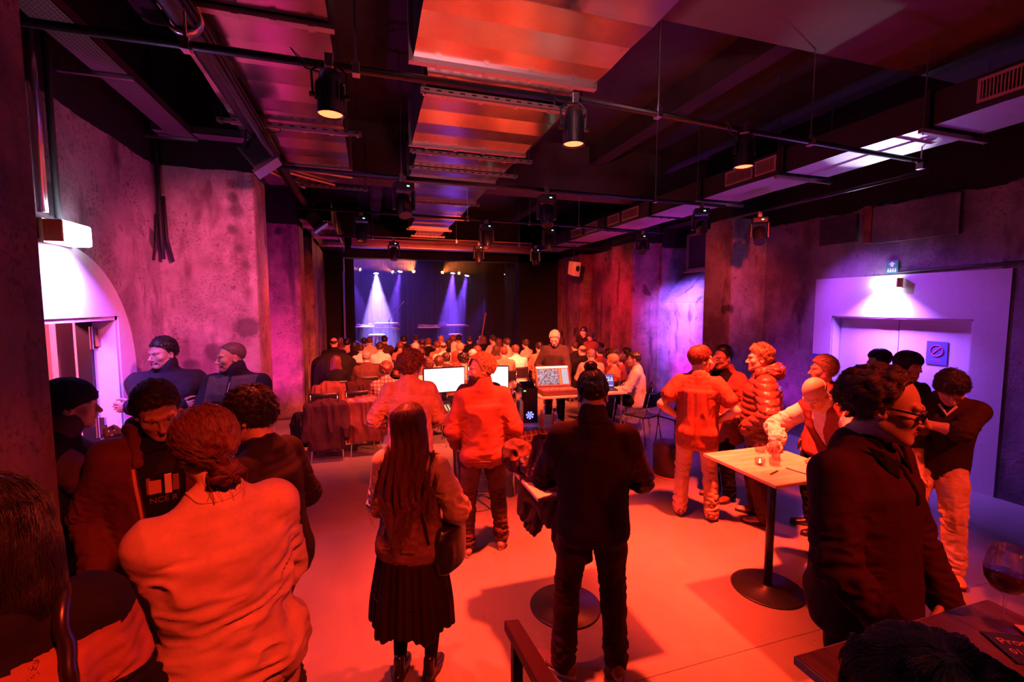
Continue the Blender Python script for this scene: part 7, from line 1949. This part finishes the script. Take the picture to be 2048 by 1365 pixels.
# ================================================================== SIGNS ON THE RIGHT WALL
sg = empty('exit_sign', (6.83, 4.45, 2.74), 0, 'green assembly point sign with arrow and figures above the emergency light', 'sign')
MB().box((-.004, -.075, -.085), (.004, .075, .085)).build('plate', mat('sign green', (.01, .22, .16), .5), sg)
M_SW = mat('sign white', (.8, .8, .82), .5)
a = MB(); x = -.0055
def poly(pts): a.add([(x, -y, z) for y, z in pts], [tuple(range(len(pts)))])
poly([(-.045, .035), (.0, .070), (.045, .035), (.018, .035), (.018, .005), (-.018, .005), (-.018, .035)]); a.build('arrow', M_SW, sg, solid=.002)
a = MB()
for yy in (-.045, -.015, .015, .045): poly([(yy - .010, -.070), (yy - .010, -.035), (yy + .010, -.035), (yy + .010, -.070)]); poly([(yy + .008 * math.cos(t * PI / 4), -.024 + .008 * math.sin(t * PI / 4)) for t in range(8)])
a.build('figures', M_SW, sg, solid=.002)
ns = empty('no_smoking_sign', (6.992, 3.96, 1.60), 0, 'blue sheet with a red no smoking ring on the right door leaf', 'sign')
MB().box((-.002, -.115, -.15), (.002, .115, .15)).build('sheet', mat('blue sheet', (.10, .10, .40), .6), ns)
M_RING = mat('ring red', (.55, .06, .20), .5)
MB().tube([(-.004, .07 * math.cos(t * PI / 16), .03 + .07 * math.sin(t * PI / 16)) for t in range(32)], .007, 6, closed=True).tube([(-.004, -.05, .08), (-.004, .05, -.02)], .006, 6).build('ring', M_RING, ns)
MB().box((-.005, -.035, .022), (-.003, .03, .034)).build('cigarette', M_RING, ns); MB().box((-.004, -.06, -.095), (-.003, .06, -.088)).box((-.004, -.05, -.115), (-.003, .05, -.109)).build('text_lines', M_RING, ns)
nb = MB().box((6.825, 5.37, 1.19), (6.835, 5.55, 1.44)).build('notice_sheet', mat('blue notice', (.09, .09, .35), .6)); tag(nb, 'plain blue notice sheet left of the double doors', 'sign')

# ================================================================== SEATED AUDIENCE
def seated_parts(sex, seed, lean=4, neck=6, wide=1.0):
    b = pose_body(1.74 if sex == 'm' else 1.66, sex, seat=.52, lean=lean, neck=neck, head=(0, 4, 0), hR=dict(p=(.13, .40, .66), d=(-.4, .9, -.2), n=(0, 0, -1), c=.4), hL=dict(p=(-.13, .40, .66), d=(.4, .9, -.2), n=(0, 0, -1), c=.4), eR=(.8, -.8, -.6), eL=(-.8, -.8, -.6), fR=(.13, .46, 0), fL=(-.13, .46, 0), wide=wide)
    r = person('x', (0, 0, 0), 0, b, skin=SKIN, head_h=.010, hand_h=.008, simple=True)
    cloth_mesh('top', garment(b, .022, 2.0, -.10, collar='crew', arm_ease=.020), .017, C_WHITE, r, .026, JT(b), .5, seed=seed)
    cloth_mesh('trousers', trousers(b), .020, C_BLACK, r, .02, JL(b), .4)
    for an, fy in ((b.anR, 0), (b.anL, 0)):
        g = Sdf(); O = an - np.array([0, 0, .085]); g.cone(O + np.array([0, -.05, .04]), O + np.array([0, .15, .03]), .04, .03); cloth_mesh('shoe', g, .016, L_BLACK, r, 0)
    return r, b
PRO = {}
for key, sx, sd, kw in (('m', 'm', 3, {}), ('m2', 'm', 9, dict(lean=12, neck=2, wide=1.1)), ('f', 'f', 5, {}), ('f2', 'f', 8, dict(lean=-2, neck=10))):
    PRO[key] = seated_parts(sx, sd, **kw)
LONG = lambda q, e: LONGF(q, e)
def LONGF(q, e):
    w = np.interp(q[:, 2], [-.30, -.15, 0, .1], [.10, .115, .105, .08]); d = np.interp(q[:, 2], [-.30, -.15, 0, .1], [.04, .05, .085, .09])
    g = (np.sqrt((q[:, 0] / w) ** 2 + ((q[:, 1] + .055) / d) ** 2) - 1) * .08 + .006 * np.sin(q[:, 0] * 140); g = np.maximum(np.maximum(g, q[:, 2] - .09), -.27 - q[:, 2]); g = np.maximum(g, q[:, 1] - .01)
    hh = np.clip(.5 + .5 * (g - e) / .03, 0, 1); return g * (1 - hh) + e * hh - .03 * hh * (1 - hh)
def BUNF(q, e):
    g = np.sqrt(((q - np.array([0, -.10, .10])) ** 2).sum(1)) - .045; hh = np.clip(.5 + .5 * (g - e) / .02, 0, 1); return g * (1 - hh) + e * hh - .02 * hh * (1 - hh)
BALDX = lambda q, e: np.maximum(e, q[:, 2] - .05)
STY = {'short': dict(th=(.024, .015, .019), rough=.013, freq=44), 'bald': dict(th=(.004, .006, .010), line=[(-.14, -.06), (-.10, -.05), (-.07, .0), (-.03, .02), (-.01, .05), (.0, .2), (.12, .3)], rough=.002, extra=BALDX), 'curly': dict(th=(.036, .030, .032), rough=.016, freq=36),
       'long': dict(th=(.020, .020, .022), line=BOB, extra=LONG, big=((-.17, -.2, -.32), (.17, .17, .18)), rough=.010, freq=40), 'bob': dict(th=(.024, .024, .028), line=BOB, rough=.010, freq=40), 'bun': dict(th=(.016, .014, .016), extra=BUNF, rough=.005), 'crop': dict(th=(.014, .010, .012), rough=.009, freq=50)}
HM = {}
def hair_mesh(key, sty):
    if (key, sty) not in HM:
        b = PRO[key][1]; k = dict(STY[sty]); big = k.pop('big', None); fn = hair_fn(b, k.get('th'), k.get('line'), k.get('rough'), k.get('freq', 60), k.get('extra'))
        lo = b.head - .2 if big is None else b.head + np.array(big[0]); hi = b.head + .2 if big is None else b.head + np.array(big[1])
        V, F = surface(fn, lo, hi, .010); me = np_mesh('hair', smooth(V, F, 1), F); me.materials.append(H_DARK); HM[(key, sty)] = me
    return HM[(key, sty)]
A_CORAL = cloth('coral top', (.50, .20, .15), knit=.2); A_RED = cloth('dark red top', (.22, .06, .055), knit=.3); A_ORG = cloth('orange top', (.55, .19, .12), knit=.2); A_PALE = cloth('pale shirt', (.66, .46, .38), knit=.2)
COLS = {'white': C_WHITE, 'pale': A_PALE, 'coral': A_CORAL, 'red': A_RED, 'orange': A_ORG, 'dark': C_CHAR, 'black': C_BLACK, 'plaid': C_PLAIDS, 'brown': C_DKBROWN}
HAIRS = {'dark': H_DARK, 'black': H_BLACK, 'brown': H_BROWN, 'red': H_RED, 'blond': H_BLOND, 'grey': H_GREY, 'white': H_WHITE}
_first = {}
def sitter(x, y, key, sty, hc, cc, yaw, label, sca=1.0, ch=True):
    base, b = PRO[key]
    o = base if key not in _first else copy_tree(base, mats=None)
    if key not in _first: _first[key] = 1; o2 = o
    o.location = (x, y, 0); o.scale = (sca,) * 3; o.rotation_euler = (0, 0, R(yaw)); o['label'] = label; o['category'] = 'person'; o['group'] = 'seated audience'
    for c in children_of(o):
        if c.name.split('.')[0] == 'top': c.material_slots[0].link = 'OBJECT'; c.material_slots[0].material = COLS[cc]
    h = bpy.data.objects.new('hair', hair_mesh(key, sty)); col.objects.link(h); h.parent = o; CH.setdefault(o.name, [])
    h.material_slots[0].link = 'OBJECT'; h.material_slots[0].material = HAIRS[hc]
    if ch: chair(x, y + .03, R(yaw), ' '.join(('black chair under the %s' % label.replace('seated ', '').replace(',', '')).split()[:15]), 'audience chairs')
for q in (
    (-0.88, 12.01, 'm2', 'bald', 'dark', 'black', 0, 'bald man in a black coat, first head from the left curtain', 1.082),
    (-0.83, 13.7, 'f', 'long', 'red', 'red', 0, 'woman with long red hair beside the bald man in black', 1.014),
    (-0.62, 12.93, 'm', 'short', 'black', 'pale', -10, 'dark haired man in a pale shirt left of the round table', 1.0),
    (-0.41, 12.35, 'f', 'long', 'black', 'black', 0, 'woman with long black hair in a black top at the left', 0.999),
    (-0.24, 11.74, 'f2', 'bun', 'dark', 'white', 0, 'woman with dark hair pinned up in a white top at the left', 0.984),
    (-0.18, 13.7, 'f', 'bob', 'dark', 'coral', 0, 'woman with a dark bob below the left keyboard', 1.004),
    (-0.03, 13.12, 'm', 'crop', 'brown', 'pale', 0, 'crop haired man in a pale top below the left keyboard', 1.022),
    (0.21, 11.38, 'm', 'short', 'dark', 'white', 0, 'dark haired man in a bright white shirt, left middle', 1.005),
    (0.38, 13.58, 'm', 'short', 'black', 'brown', 0, 'dark haired man in dark brown in front of the stage glow', 1.014),
    (0.72, 11.98, 'f', 'bob', 'red', 'coral', 0, 'woman with a reddish bob in a coral top, left middle', 1.0),
    (-0.08, 9.39, 'm2', 'crop', 'grey', 'brown', 4, 'grey haired man with dark jumper alone in the third row', 1.0),
    (0.22, 7.39, 'm', 'curly', 'red', 'plaid', 0, 'curly haired man in a plaid flannel shirt', 1.0),
    (0.88, 12.95, 'm', 'short', 'black', 'black', 0, 'dark silhouette of a man under the microphone stand', 1.048),
    (1.29, 13.71, 'f', 'bun', 'dark', 'pale', 0, 'woman with a dark bun on top under the stage centre', 1.048),
    (1.02, 11.05, 'm', 'short', 'white', 'coral', 0, 'white haired man above the curly man in the pale shirt', 1.0),
    (-0.63, 9.0, 'f', 'long', 'red', 'black', 0, 'woman with long red hair low beside the covered cases', 1.0),
    (1.42, 13.15, 'f', 'bob', 'brown', 'red', 0, 'brown bobbed woman in red under the stage centre', 0.983),
    (1.52, 12.58, 'm', 'short', 'red', 'black', 0, 'red haired man in black under the stage centre', 0.993),
    (2.01, 13.53, 'm', 'crop', 'blond', 'coral', 0, 'crop haired fair man under the right keyboard', 1.003),
    (1.66, 11.88, 'f2', 'bob', 'red', 'orange', 0, 'red bobbed woman in orange under the right keyboard', 0.999),
    (1.69, 10.95, 'm2', 'bald', 'dark', 'white', 0, 'balding man in a white shirt, centre of the middle rows', 1.012),
    (2.05, 12.33, 'f', 'long', 'dark', 'black', 0, 'dark long haired woman right of the balding man', 1.018),
    (2.27, 12.97, 'f', 'bob', 'red', 'red', 0, 'red haired woman left of the black haired man at the front', 1.059),
    (2.57, 13.7, 'm', 'short', 'black', 'coral', 0, 'black haired man in coral under the right keyboard', 0.998),
    (2.03, 11.43, 'f2', 'long', 'white', 'white', 0, 'woman with long white hair in the middle rows', 1.009),
    (2.01, 10.47, 'f', 'bob', 'blond', 'coral', 10, 'fair bobbed woman beside the long white hair', 1.048),
    (2.81, 13.17, 'f', 'bun', 'dark', 'black', 0, 'dark haired woman left of the bass guitar', 1.017),
    (3.34, 13.65, 'f', 'long', 'red', 'black', 0, 'woman with long red hair right of the bass guitar', 0.996),
    (3.53, 13.1, 'm', 'short', 'dark', 'pale', 30, 'dark haired man turning his head, front right', 1.001),
    (3.49, 12.41, 'f', 'long', 'brown', 'red', 0, 'brown long haired woman in red, front right', 1.0),
    (3.51, 11.53, 'f', 'bob', 'dark', 'pale', 40, 'dark bobbed woman in a pale top turning left, front right', 1.048),
    (3.18, 9.8, 'm2', 'short', 'brown', 'white', 0, 'man in a bright white shirt left of the fur hood', 1.0),
    (2.83, 10.27, 'f', 'long', 'dark', 'red', 0, 'woman with long dark curls in dark red, right middle', 0.998),
    (2.76, 9.4, 'm', 'crop', 'red', 'coral', 0, 'crop haired man in coral beside the dark curls', 1.001),
    (2.3, 9.97, 'f', 'bob', 'red', 'orange', 0, 'red bobbed woman in orange behind the bearded man', 1.02),
    (1.99, 9.02, 'm', 'crop', 'white', 'brown', 0, 'white haired man just behind the bearded man forehead', 1.003),
    (1.42, 8.89, 'm', 'short', 'dark', 'dark', 0, 'short dark haired man in a striped dark top, fourth row', 0.972),
    (1.72, 9.54, 'f', 'long', 'red', 'coral', 0, 'long red haired woman in coral, fourth row', 0.969),
    (1.68, 8.37, 'm', 'curly', 'black', 'pale', 20, 'curly black haired man turning right, fourth row', 0.998),
    (1.3, 7.16, 'f2', 'long', 'red', 'red', 0, 'long red haired woman with sunglasses, nearest row behind the screen', 1.015),
    (0.93, 7.6, 'm', 'short', 'brown', 'white', 12, 'brown haired man in a white hooded top, nearest row', 1.018),
    (1.15, 8.14, 'f', 'bob', 'brown', 'orange', -20, 'brown bobbed woman turning right beside the white hooded top', 1.025),
    (0.98, 9.49, 'm', 'short', 'dark', 'red', 0, 'dark haired man right of the curly man head', 1.0),
    (4.07, 11.65, 'f', 'curly', 'dark', 'pale', 30, 'curly dark haired woman with a fur trimmed hood', 0.999),
    (3.93, 10.3, 'm', 'short', 'black', 'orange', 0, 'black haired man in orange left of the engineer', 1.0),
    (4.47, 9.04, 'm', 'bald', 'brown', 'black', 0, 'bald man below the couple at the red wall', 1.015),
    (4.83, 10.18, 'm', 'crop', 'dark', 'black', 0, 'crop haired man in black just right of the engineer', 1.0),
    (4.36, 8.44, 'm2', 'crop', 'grey', 'pale', -20, 'grey haired man in a pale shirt right of the engineer', 1.0),
    (5.01, 9.24, 'm', 'crop', 'dark', 'red', 0, 'dark red clad man beside the pale shirt, right side', 0.964),
    (5.44, 9.63, 'f', 'long', 'black', 'black', 0, 'woman with long black hair on the right side', 0.93),
    (5.01, 8.59, 'f', 'bob', 'brown', 'red', 20, 'brown bobbed woman on the right side', 1.014),
    (4.34, 7.53, 'f2', 'bob', 'blond', 'orange', 40, 'fair bobbed woman in orange left of the glasses', 1.023),
    (4.77, 7.92, 'f', 'bob', 'brown', 'red', 50, 'woman with glasses in a red jumper by the laptop', 0.988),
    (5.52, 8.88, 'f', 'long', 'dark', 'red', 50, 'dark long haired woman in front of the violet wall', 1.0),
    (4.53, 6.98, 'm', 'crop', 'dark', 'white', 55, 'man in a white shirt in profile looking left by the violet wall', 1.064),
):
    sitter(*q[:7], 'seated ' + q[7], q[8])
# ================================================================== THE STAGE
M_HAZE = bpy.data.materials.new('stage haze'); M_HAZE.use_nodes = True
nt = M_HAZE.node_tree; nt.nodes.remove(nt.nodes['Principled BSDF'])
vs = nt.nodes.new('ShaderNodeVolumeScatter'); vs.inputs['Density'].default_value = 0.075; vs.inputs['Anisotropy'].default_value = 0.25
vs.inputs['Color'].default_value = (1, 1, 1, 1)
nt.links.new(vs.outputs[0], nt.nodes['Material Output'].inputs['Volume'])
hz = MB().box((-3.0, 14.9, .56), (6.9, 18.9, 4.9)).build('stage_haze', M_HAZE); hz['kind'] = 'stuff'; hz['label'] = 'thin haze filling the stage and catching the blue beams'
SZ = .55
# stage lights
area('stage_blue_wash', (.3, 16.9, 4.6), (.2, 16.4, .6), 90, (.10, .03, 1.0), 1.6, .3, 120)  # added blue fill for the left of the stage, without a lamp body
def stage_head(x, y, z, target, watts, color, ang, label, lens=18, r=.085):
    o = empty('stage_spotlight', (x, y, 0), 0, label, 'spotlight', 'blue beam lights over the stage')
    A = align((0, 0, z), Vector(target) - Vector((x, y, 0)))
    MB().lathe([(0, -.22), (.06, -.22), (.09, -.15), (.095, .02), (.09, .03), (.084, .0)], 20, A).build('head', M_PLAST, o, smooth=True)
    MB().lathe([(0, .012), (.085, .012)], 20, A).build('lens', emit('blue white lens', (.55, .45, 1.0), lens), o)
    for s in (-1, 1): MB().cbox((s * .12, 0, z + .10), (.03, .08, .26)).build('yoke_arm', M_PLAST, o, bevel=.01)
    MB().cbox((0, 0, z + .25), (.28, .2, .08)).tube([(0, 0, z + .28), (0, 0, z + .46)], .02, 8).build('base', M_PLAST, o, bevel=.01)
    p = Vector((x, y, z)); d = (Vector(target) - p).normalized()
    if watts: spot('beam', p + d * .05, target, watts, color, ang, .35, .05)
BL = (.20, .06, 1.0)
tp = empty('stage_truss', (0, 0, 0), 0, 'black lighting pipe over the stage carrying the beam lights', 'pipe')
MB().tube([(-2.6, 17.0, 3.86), (6.6, 17.0, 3.86)], .03, 10).build('tube', M_BMETAL, tp, smooth=True)
for x in (-1.6, .6, 2.2, 4.2): MB().tube([(x, 17.0, 3.86), (x, 17.0, 5.2)], .008, 6).build('drop_rod', M_STEEL, tp)
stage_head(.24, 17.0, 3.36, (.28, 16.2, .55), 17000, (.36, .22, 1.0), 36, 'brightest white blue beam light on the left of the stage', 40, .1)
stage_head(1.07, 17.0, 3.44, (.50, 16.0, .55), 4200, BL, 20, 'blue beam light right of the brightest one')
stage_head(2.98, 17.0, 3.42, (2.62, 16.2, .55), 7500, BL, 26, 'left one of the two blue beam lights over the right keyboard')
stage_head(3.52, 17.0, 3.34, (2.72, 16.2, .55), 5000, BL, 22, 'right one of the two blue beam lights over the right keyboard')
stage_head(4.93, 17.0, 3.44, (4.0, 16.4, 2.0), 700, BL, 16, 'lone small blue beam light at the dark right end')
stage_head(-.72, 17.0, 3.40, (.2, 16.2, .55), 1800, BL, 22, 'blue beam light half hidden by the left leg curtain')
M_OR = emit('amber lens', (1.0, .32, .06), 30)
def blinder(x, z, tgt, w, label, ang=50):
    o = empty('amber_lamp', (x, 16.9, 0), 0, label, 'lamp', 'amber back lamps of the stage')
    A = align((0, 0, z), Vector(tgt) - Vector((x, 16.9, 0)))
    MB().lathe([(0, -.14), (.05, -.14), (.065, -.02), (.06, .0), (.05, -.01)], 16, A).build('lamp_body', M_PLAST, o, smooth=True); MB().lathe([(0, -.008), (.050, -.008)], 16, A).build('lens', M_OR, o)
    MB().tube([(0, 0.02, z + .05), (0, .10, 3.80), (0, .10, 3.90)], .012, 6).build('hanger', M_BMETAL, o)
    if w:
        p = Vector((x, 16.9, z)); d = (Vector(tgt) - p).normalized(); spot('amber_beam', p + d * .02, tgt, w, (1.0, .20, .04), ang, .5, .03)
blinder(-.30, 3.46, (-2.0, 15.6, 3.7), 260, 'amber lamp at the far left over the stage', 40)
blinder(.80, 3.40, (-.4, 15.8, 3.9), 320, 'amber lamp between the two left blue beams', 40)
blinder(1.54, 3.43, (.4, 14.6, 4.6), 700, 'flaring amber lamp in the centre over the stage', 60)
blinder(2.58, 3.42, (3.2, 15.4, 3.9), 320, 'amber lamp left of the two right blue beams', 50)
blinder(3.2, 3.40, (3.4, 16.0, 3.2), 0, 'small amber lamp between the two right blue beams')
blinder(4.42, 3.42, (4.2, 16.0, 3.2), 0, 'tiny amber lamp near the dark right end of the stage')
ld = empty('amber_lamp_strip', (5.62, 16.5, 0), 0, 'vertical strip of three amber lights on the dark stage right', 'lamp')
for k in range(3): MB().lathe([(0, 0), (.035, .02), (.04, .09), (.035, .17), (0, .19)], 12, T(0, 0, 2.95 + k * .29)).build('amber_light', emit('amber strip', (1, .4, .08), 3), ld, smooth=True)
MB().box((-.03, .03, 2.8), (.03, .07, 5.2)).build('mount', M_BMETAL, ld)
# instruments
M_KW = mat('white keys', (.8, .8, .85), .3); M_TOPB = mat('glossy dark top', (.10, .10, .14), .22)
def keyboard_rig(x0, x1, y, z, label, tiers=1):
    o = empty('keyboard_instrument', ((x0 + x1) / 2, y, SZ), 0, label, 'keyboard'); a = (x1 - x0) / 2; zz = z - SZ
    for t in range(tiers):
        h = zz + t * .17
        MB().box((-a, -.16, h - .07), (a, .16, h)).build('keyboard_body', M_TOPB, o, bevel=.006)
        MB().box((-a + .05, .02, h), (a - .05, .15, h + .012)).build('white_keys', M_KW, o)
        m = MB(); n = int(2 * a / .035)
        for i in range(n):
            if i % 7 not in (2, 6): m.box((-a + .06 + i * .034, .02, h + .012), (-a + .072 + i * .034, .10, h + .022))
        k = m.build('black_keys', M_PLAST, o); k['kind'] = 'stuff'
    for s in (-1, 1):
        MB().tube([(s * a * .8, -.18, 0), (s * a * .5, .18, zz - .08)], .016, 8).build('stand_leg', M_BMETAL, o); MB().tube([(s * a * .8, .18, 0), (s * a * .5, -.18, zz - .08)], .016, 8).build('stand_leg', M_BMETAL, o)
keyboard_rig(.14, .98, 16.5, 1.42, 'two tier keyboard on a stand under the brightest beam', 2)
def gear_table(x0, x1, y, z, label, seed, top=M_WHITE):
    o = empty('gear_table', ((x0 + x1) / 2, y, SZ), 0, label, 'table'); a = (x1 - x0) / 2; zz = z - SZ
    MB().box((-a, -.25, zz - .03), (a, .25, zz)).build('tabletop', top, o, bevel=.003)
    for sx in (-1, 1):
        for sy in (-1, 1): MB().tube([(sx * (a - .04), sy * .2, 0), (sx * (a - .04), sy * .2, zz - .03)], .015, 6).build('leg', M_BMETAL, o)
    rr = random.Random(seed)
    for i in range(5):
        x = (x0 + x1) / 2 - a + .1 + i * (2 * a - .2) / 4; w, h = rr.uniform(.05, .09), rr.uniform(.03, .08)
        b_ = empty('effects_box', (x, y + rr.uniform(-.1, .1), z), rr.uniform(-.4, .4), 'effects box on the %s gear table, %s from its left end' % (label.split()[0], ('first', 'second', 'third', 'fourth', 'fifth')[i]), 'device')
        MB().box((-w, -.06, 0), (w, .06, h)).build('box_body', mat('effects box', (.3, .3, .36), .3, .4), b_, bevel=.005)
        for k in range(3): MB().lathe([(.012, 0), (.010, .016), (0, .016)], 10, T(-w * .6 + k * w * .6, 0, h)).build('knob', M_KW, b_)
gear_table(-.50, .10, 16.5, 1.49, 'left gear table on the stage under the brightest beam', 1)
gear_table(1.62, 2.38, 16.5, 1.44, 'right gear table on the stage with the open laptop', 2)
keyboard_rig(2.45, 3.45, 16.5, 1.49, 'electric piano on a stand under the right pair of beams', 1)
ln = empty('laptop', (2.44, 16.45, 1.45), R(16), 'open laptop on the right gear table of the stage', 'laptop')
MB().box((-.15, -.1, 0), (.15, .1, .012)).build('keyboard_half', M_PLAST, ln); MB().box((-.15, -.105, 0), (.15, -.098, .2), Matrix.Rotation(R(20), 4, 'X')).build('screen_half', M_TOPB, ln)
def stool(x, y, z, label, r=.20):
    o = empty('round_stool', (x, y, SZ), 0, label, 'stool'); h = z - SZ
    MB().lathe([(0, h - .06), (r * .9, h - .06), (r, h - .04), (r, h - .01), (r * .9, h), (0, h + .004)], 28).build('seat', M_WHITE, o, smooth=True)
    for k in range(3): MB().tube([(.05 * math.cos(k * 2.1), .05 * math.sin(k * 2.1), h - .06), (.2 * math.cos(k * 2.1), .2 * math.sin(k * 2.1), 0)], .014, 8).build('leg', M_CHROME, o)
stool(.20, 15.9, 1.24, 'white round stool in front of the left keyboard', .26); stool(2.86, 15.9, 1.20, 'pale round stool in front of the electric piano', .24)
rt2 = empty('drum_pad', (-.45, 15.5, SZ), 0, 'pale tilted round cymbal at the left front of the stage', 'cymbal')
MB().lathe([(0, .03), (.05, .02), (.28, 0), (.28, -.004), (.05, .012), (0, .02)], 32, T(0, 0, .50) @ Matrix.Rotation(R(24), 4, 'Y')).build('cymbal', M_CHROME, rt2, smooth=True); MB().tube([(0, 0, 0), (0, 0, .5)], .012, 8).build('stand', M_CHROME, rt2)
mic = empty('microphone_stand', (.62, 16.2, SZ), 0, 'microphone boom stand rising diagonally over the left keyboard', 'stand')
MB().tube([(0, 0, .02), (0, 0, 1.18)], .012, 8).build('upright', M_BMETAL, mic); MB().tube([(-.12, 0, 1.05), (.52, .1, 1.80)], .010, 8).build('boom', mat('pink lit metal', (.5, .35, .45), .3, .8), mic)  # pink light on the boom is painted into its metal
MB().lathe([(.010, 0), (.014, .10), (.024, .12), (.024, .16), (0, .175)], 14, align((.52, .1, 1.80), (.62, .1, 1.72))).build('microphone', M_PLAST, mic, smooth=True)
for k in range(3): MB().tube([(0, 0, .10), (.28 * math.cos(k * 2.1), .28 * math.sin(k * 2.1), 0)], .009, 6).build('foot', M_BMETAL, mic)
bs_ = empty('bass_guitar', (3.64, 15.6, SZ), 0, 'bass guitar standing upright at the right of the stage', 'guitar')
TL = Matrix.Rotation(R(10), 4, 'Y'); M_BODY = mat('violet lacquer', (.22, .12, .35), .25)
g = Sdf(); g.ell((0, 0, .34), (.16, .022, .14), .03); g.ell((.01, 0, .52), (.12, .022, .10), .03); o_ = cloth_mesh('guitar_body', g, .010, M_BODY, bs_, 0); o_.rotation_euler = (0, R(10), 0)
MB().box((-.022, -.015, .55), (.022, .010, 1.25), TL).build('neck', mat('guitar neck', (.40, .16, .10), .35), bs_, bevel=.004); MB().box((-.045, -.014, 1.25), (.04, .008, 1.43), TL).build('headstock', M_BODY, bs_, bevel=.006)
for k in range(4): MB().tube([(.05, 0, 1.28 + k * .04), (-.06, 0, 1.28 + k * .04)], .007, 6).build('tuning_peg', M_CHROME, bs_).rotation_euler = (0, R(10), 0)
MB().tube([(-.14, .12, 0), (0, .02, .45), (.14, .12, 0)], .010, 6).build('guitar_stand', M_BMETAL, bs_)
wm = empty('floor_monitor', (1.9, 15.1, SZ), 0, 'black wedge floor monitor at the front edge of the stage', 'loudspeaker')
MB().add([(-.25, -.2, 0), (.25, -.2, 0), (.25, .2, 0), (-.25, .2, 0), (-.25, -.1, .36), (.25, -.1, .36), (.25, .12, .3), (-.25, .12, .3)], [(0, 3, 2, 1), (4, 5, 6, 7), (0, 1, 5, 4), (1, 2, 6, 5), (2, 3, 7, 6), (3, 0, 4, 7)]).build('cabinet', M_PLAST, wm, bevel=.01); MB().lathe([(0, 0), (.13, 0), (.14, .01)], 24, T(0, .17, .16) @ Matrix.Rotation(R(-80), 4, 'X')).build('driver', M_BMETAL, wm)
# loudspeaker hung in the red wall corner
ls_ = empty('loudspeaker', (5.55, 11.9, 0), R(20), 'cream hung loudspeaker lit amber under the far right duct', 'loudspeaker')
MB().add([(-.12, -.1, 3.02), (.12, -.1, 3.02), (.12, .14, 3.10), (-.12, .14, 3.10), (-.12, -.16, 3.42), (.12, -.16, 3.42), (.12, .1, 3.46), (-.12, .1, 3.46)], [(0, 3, 2, 1), (4, 5, 6, 7), (0, 1, 5, 4), (1, 2, 6, 5), (2, 3, 7, 6), (3, 0, 4, 7)]).build('cabinet', mat('cream cabinet', (.5, .36, .22), .5), ls_, bevel=.012)
MB().tube([(0, 0, 3.44), (0, 0, 3.9)], .014, 8).build('hanger', M_BMETAL, ls_); MB().lathe([(0, 0), (.07, 0), (.08, .008)], 20, T(0, -.14, 3.24) @ Matrix.Rotation(R(98), 4, 'X')).build('driver', M_BMETAL, ls_)
spot('speaker_amber', (5.2, 11.0, 3.5), (5.55, 11.9, 3.2), 16, (1, .45, .1), 40, .6, .04)
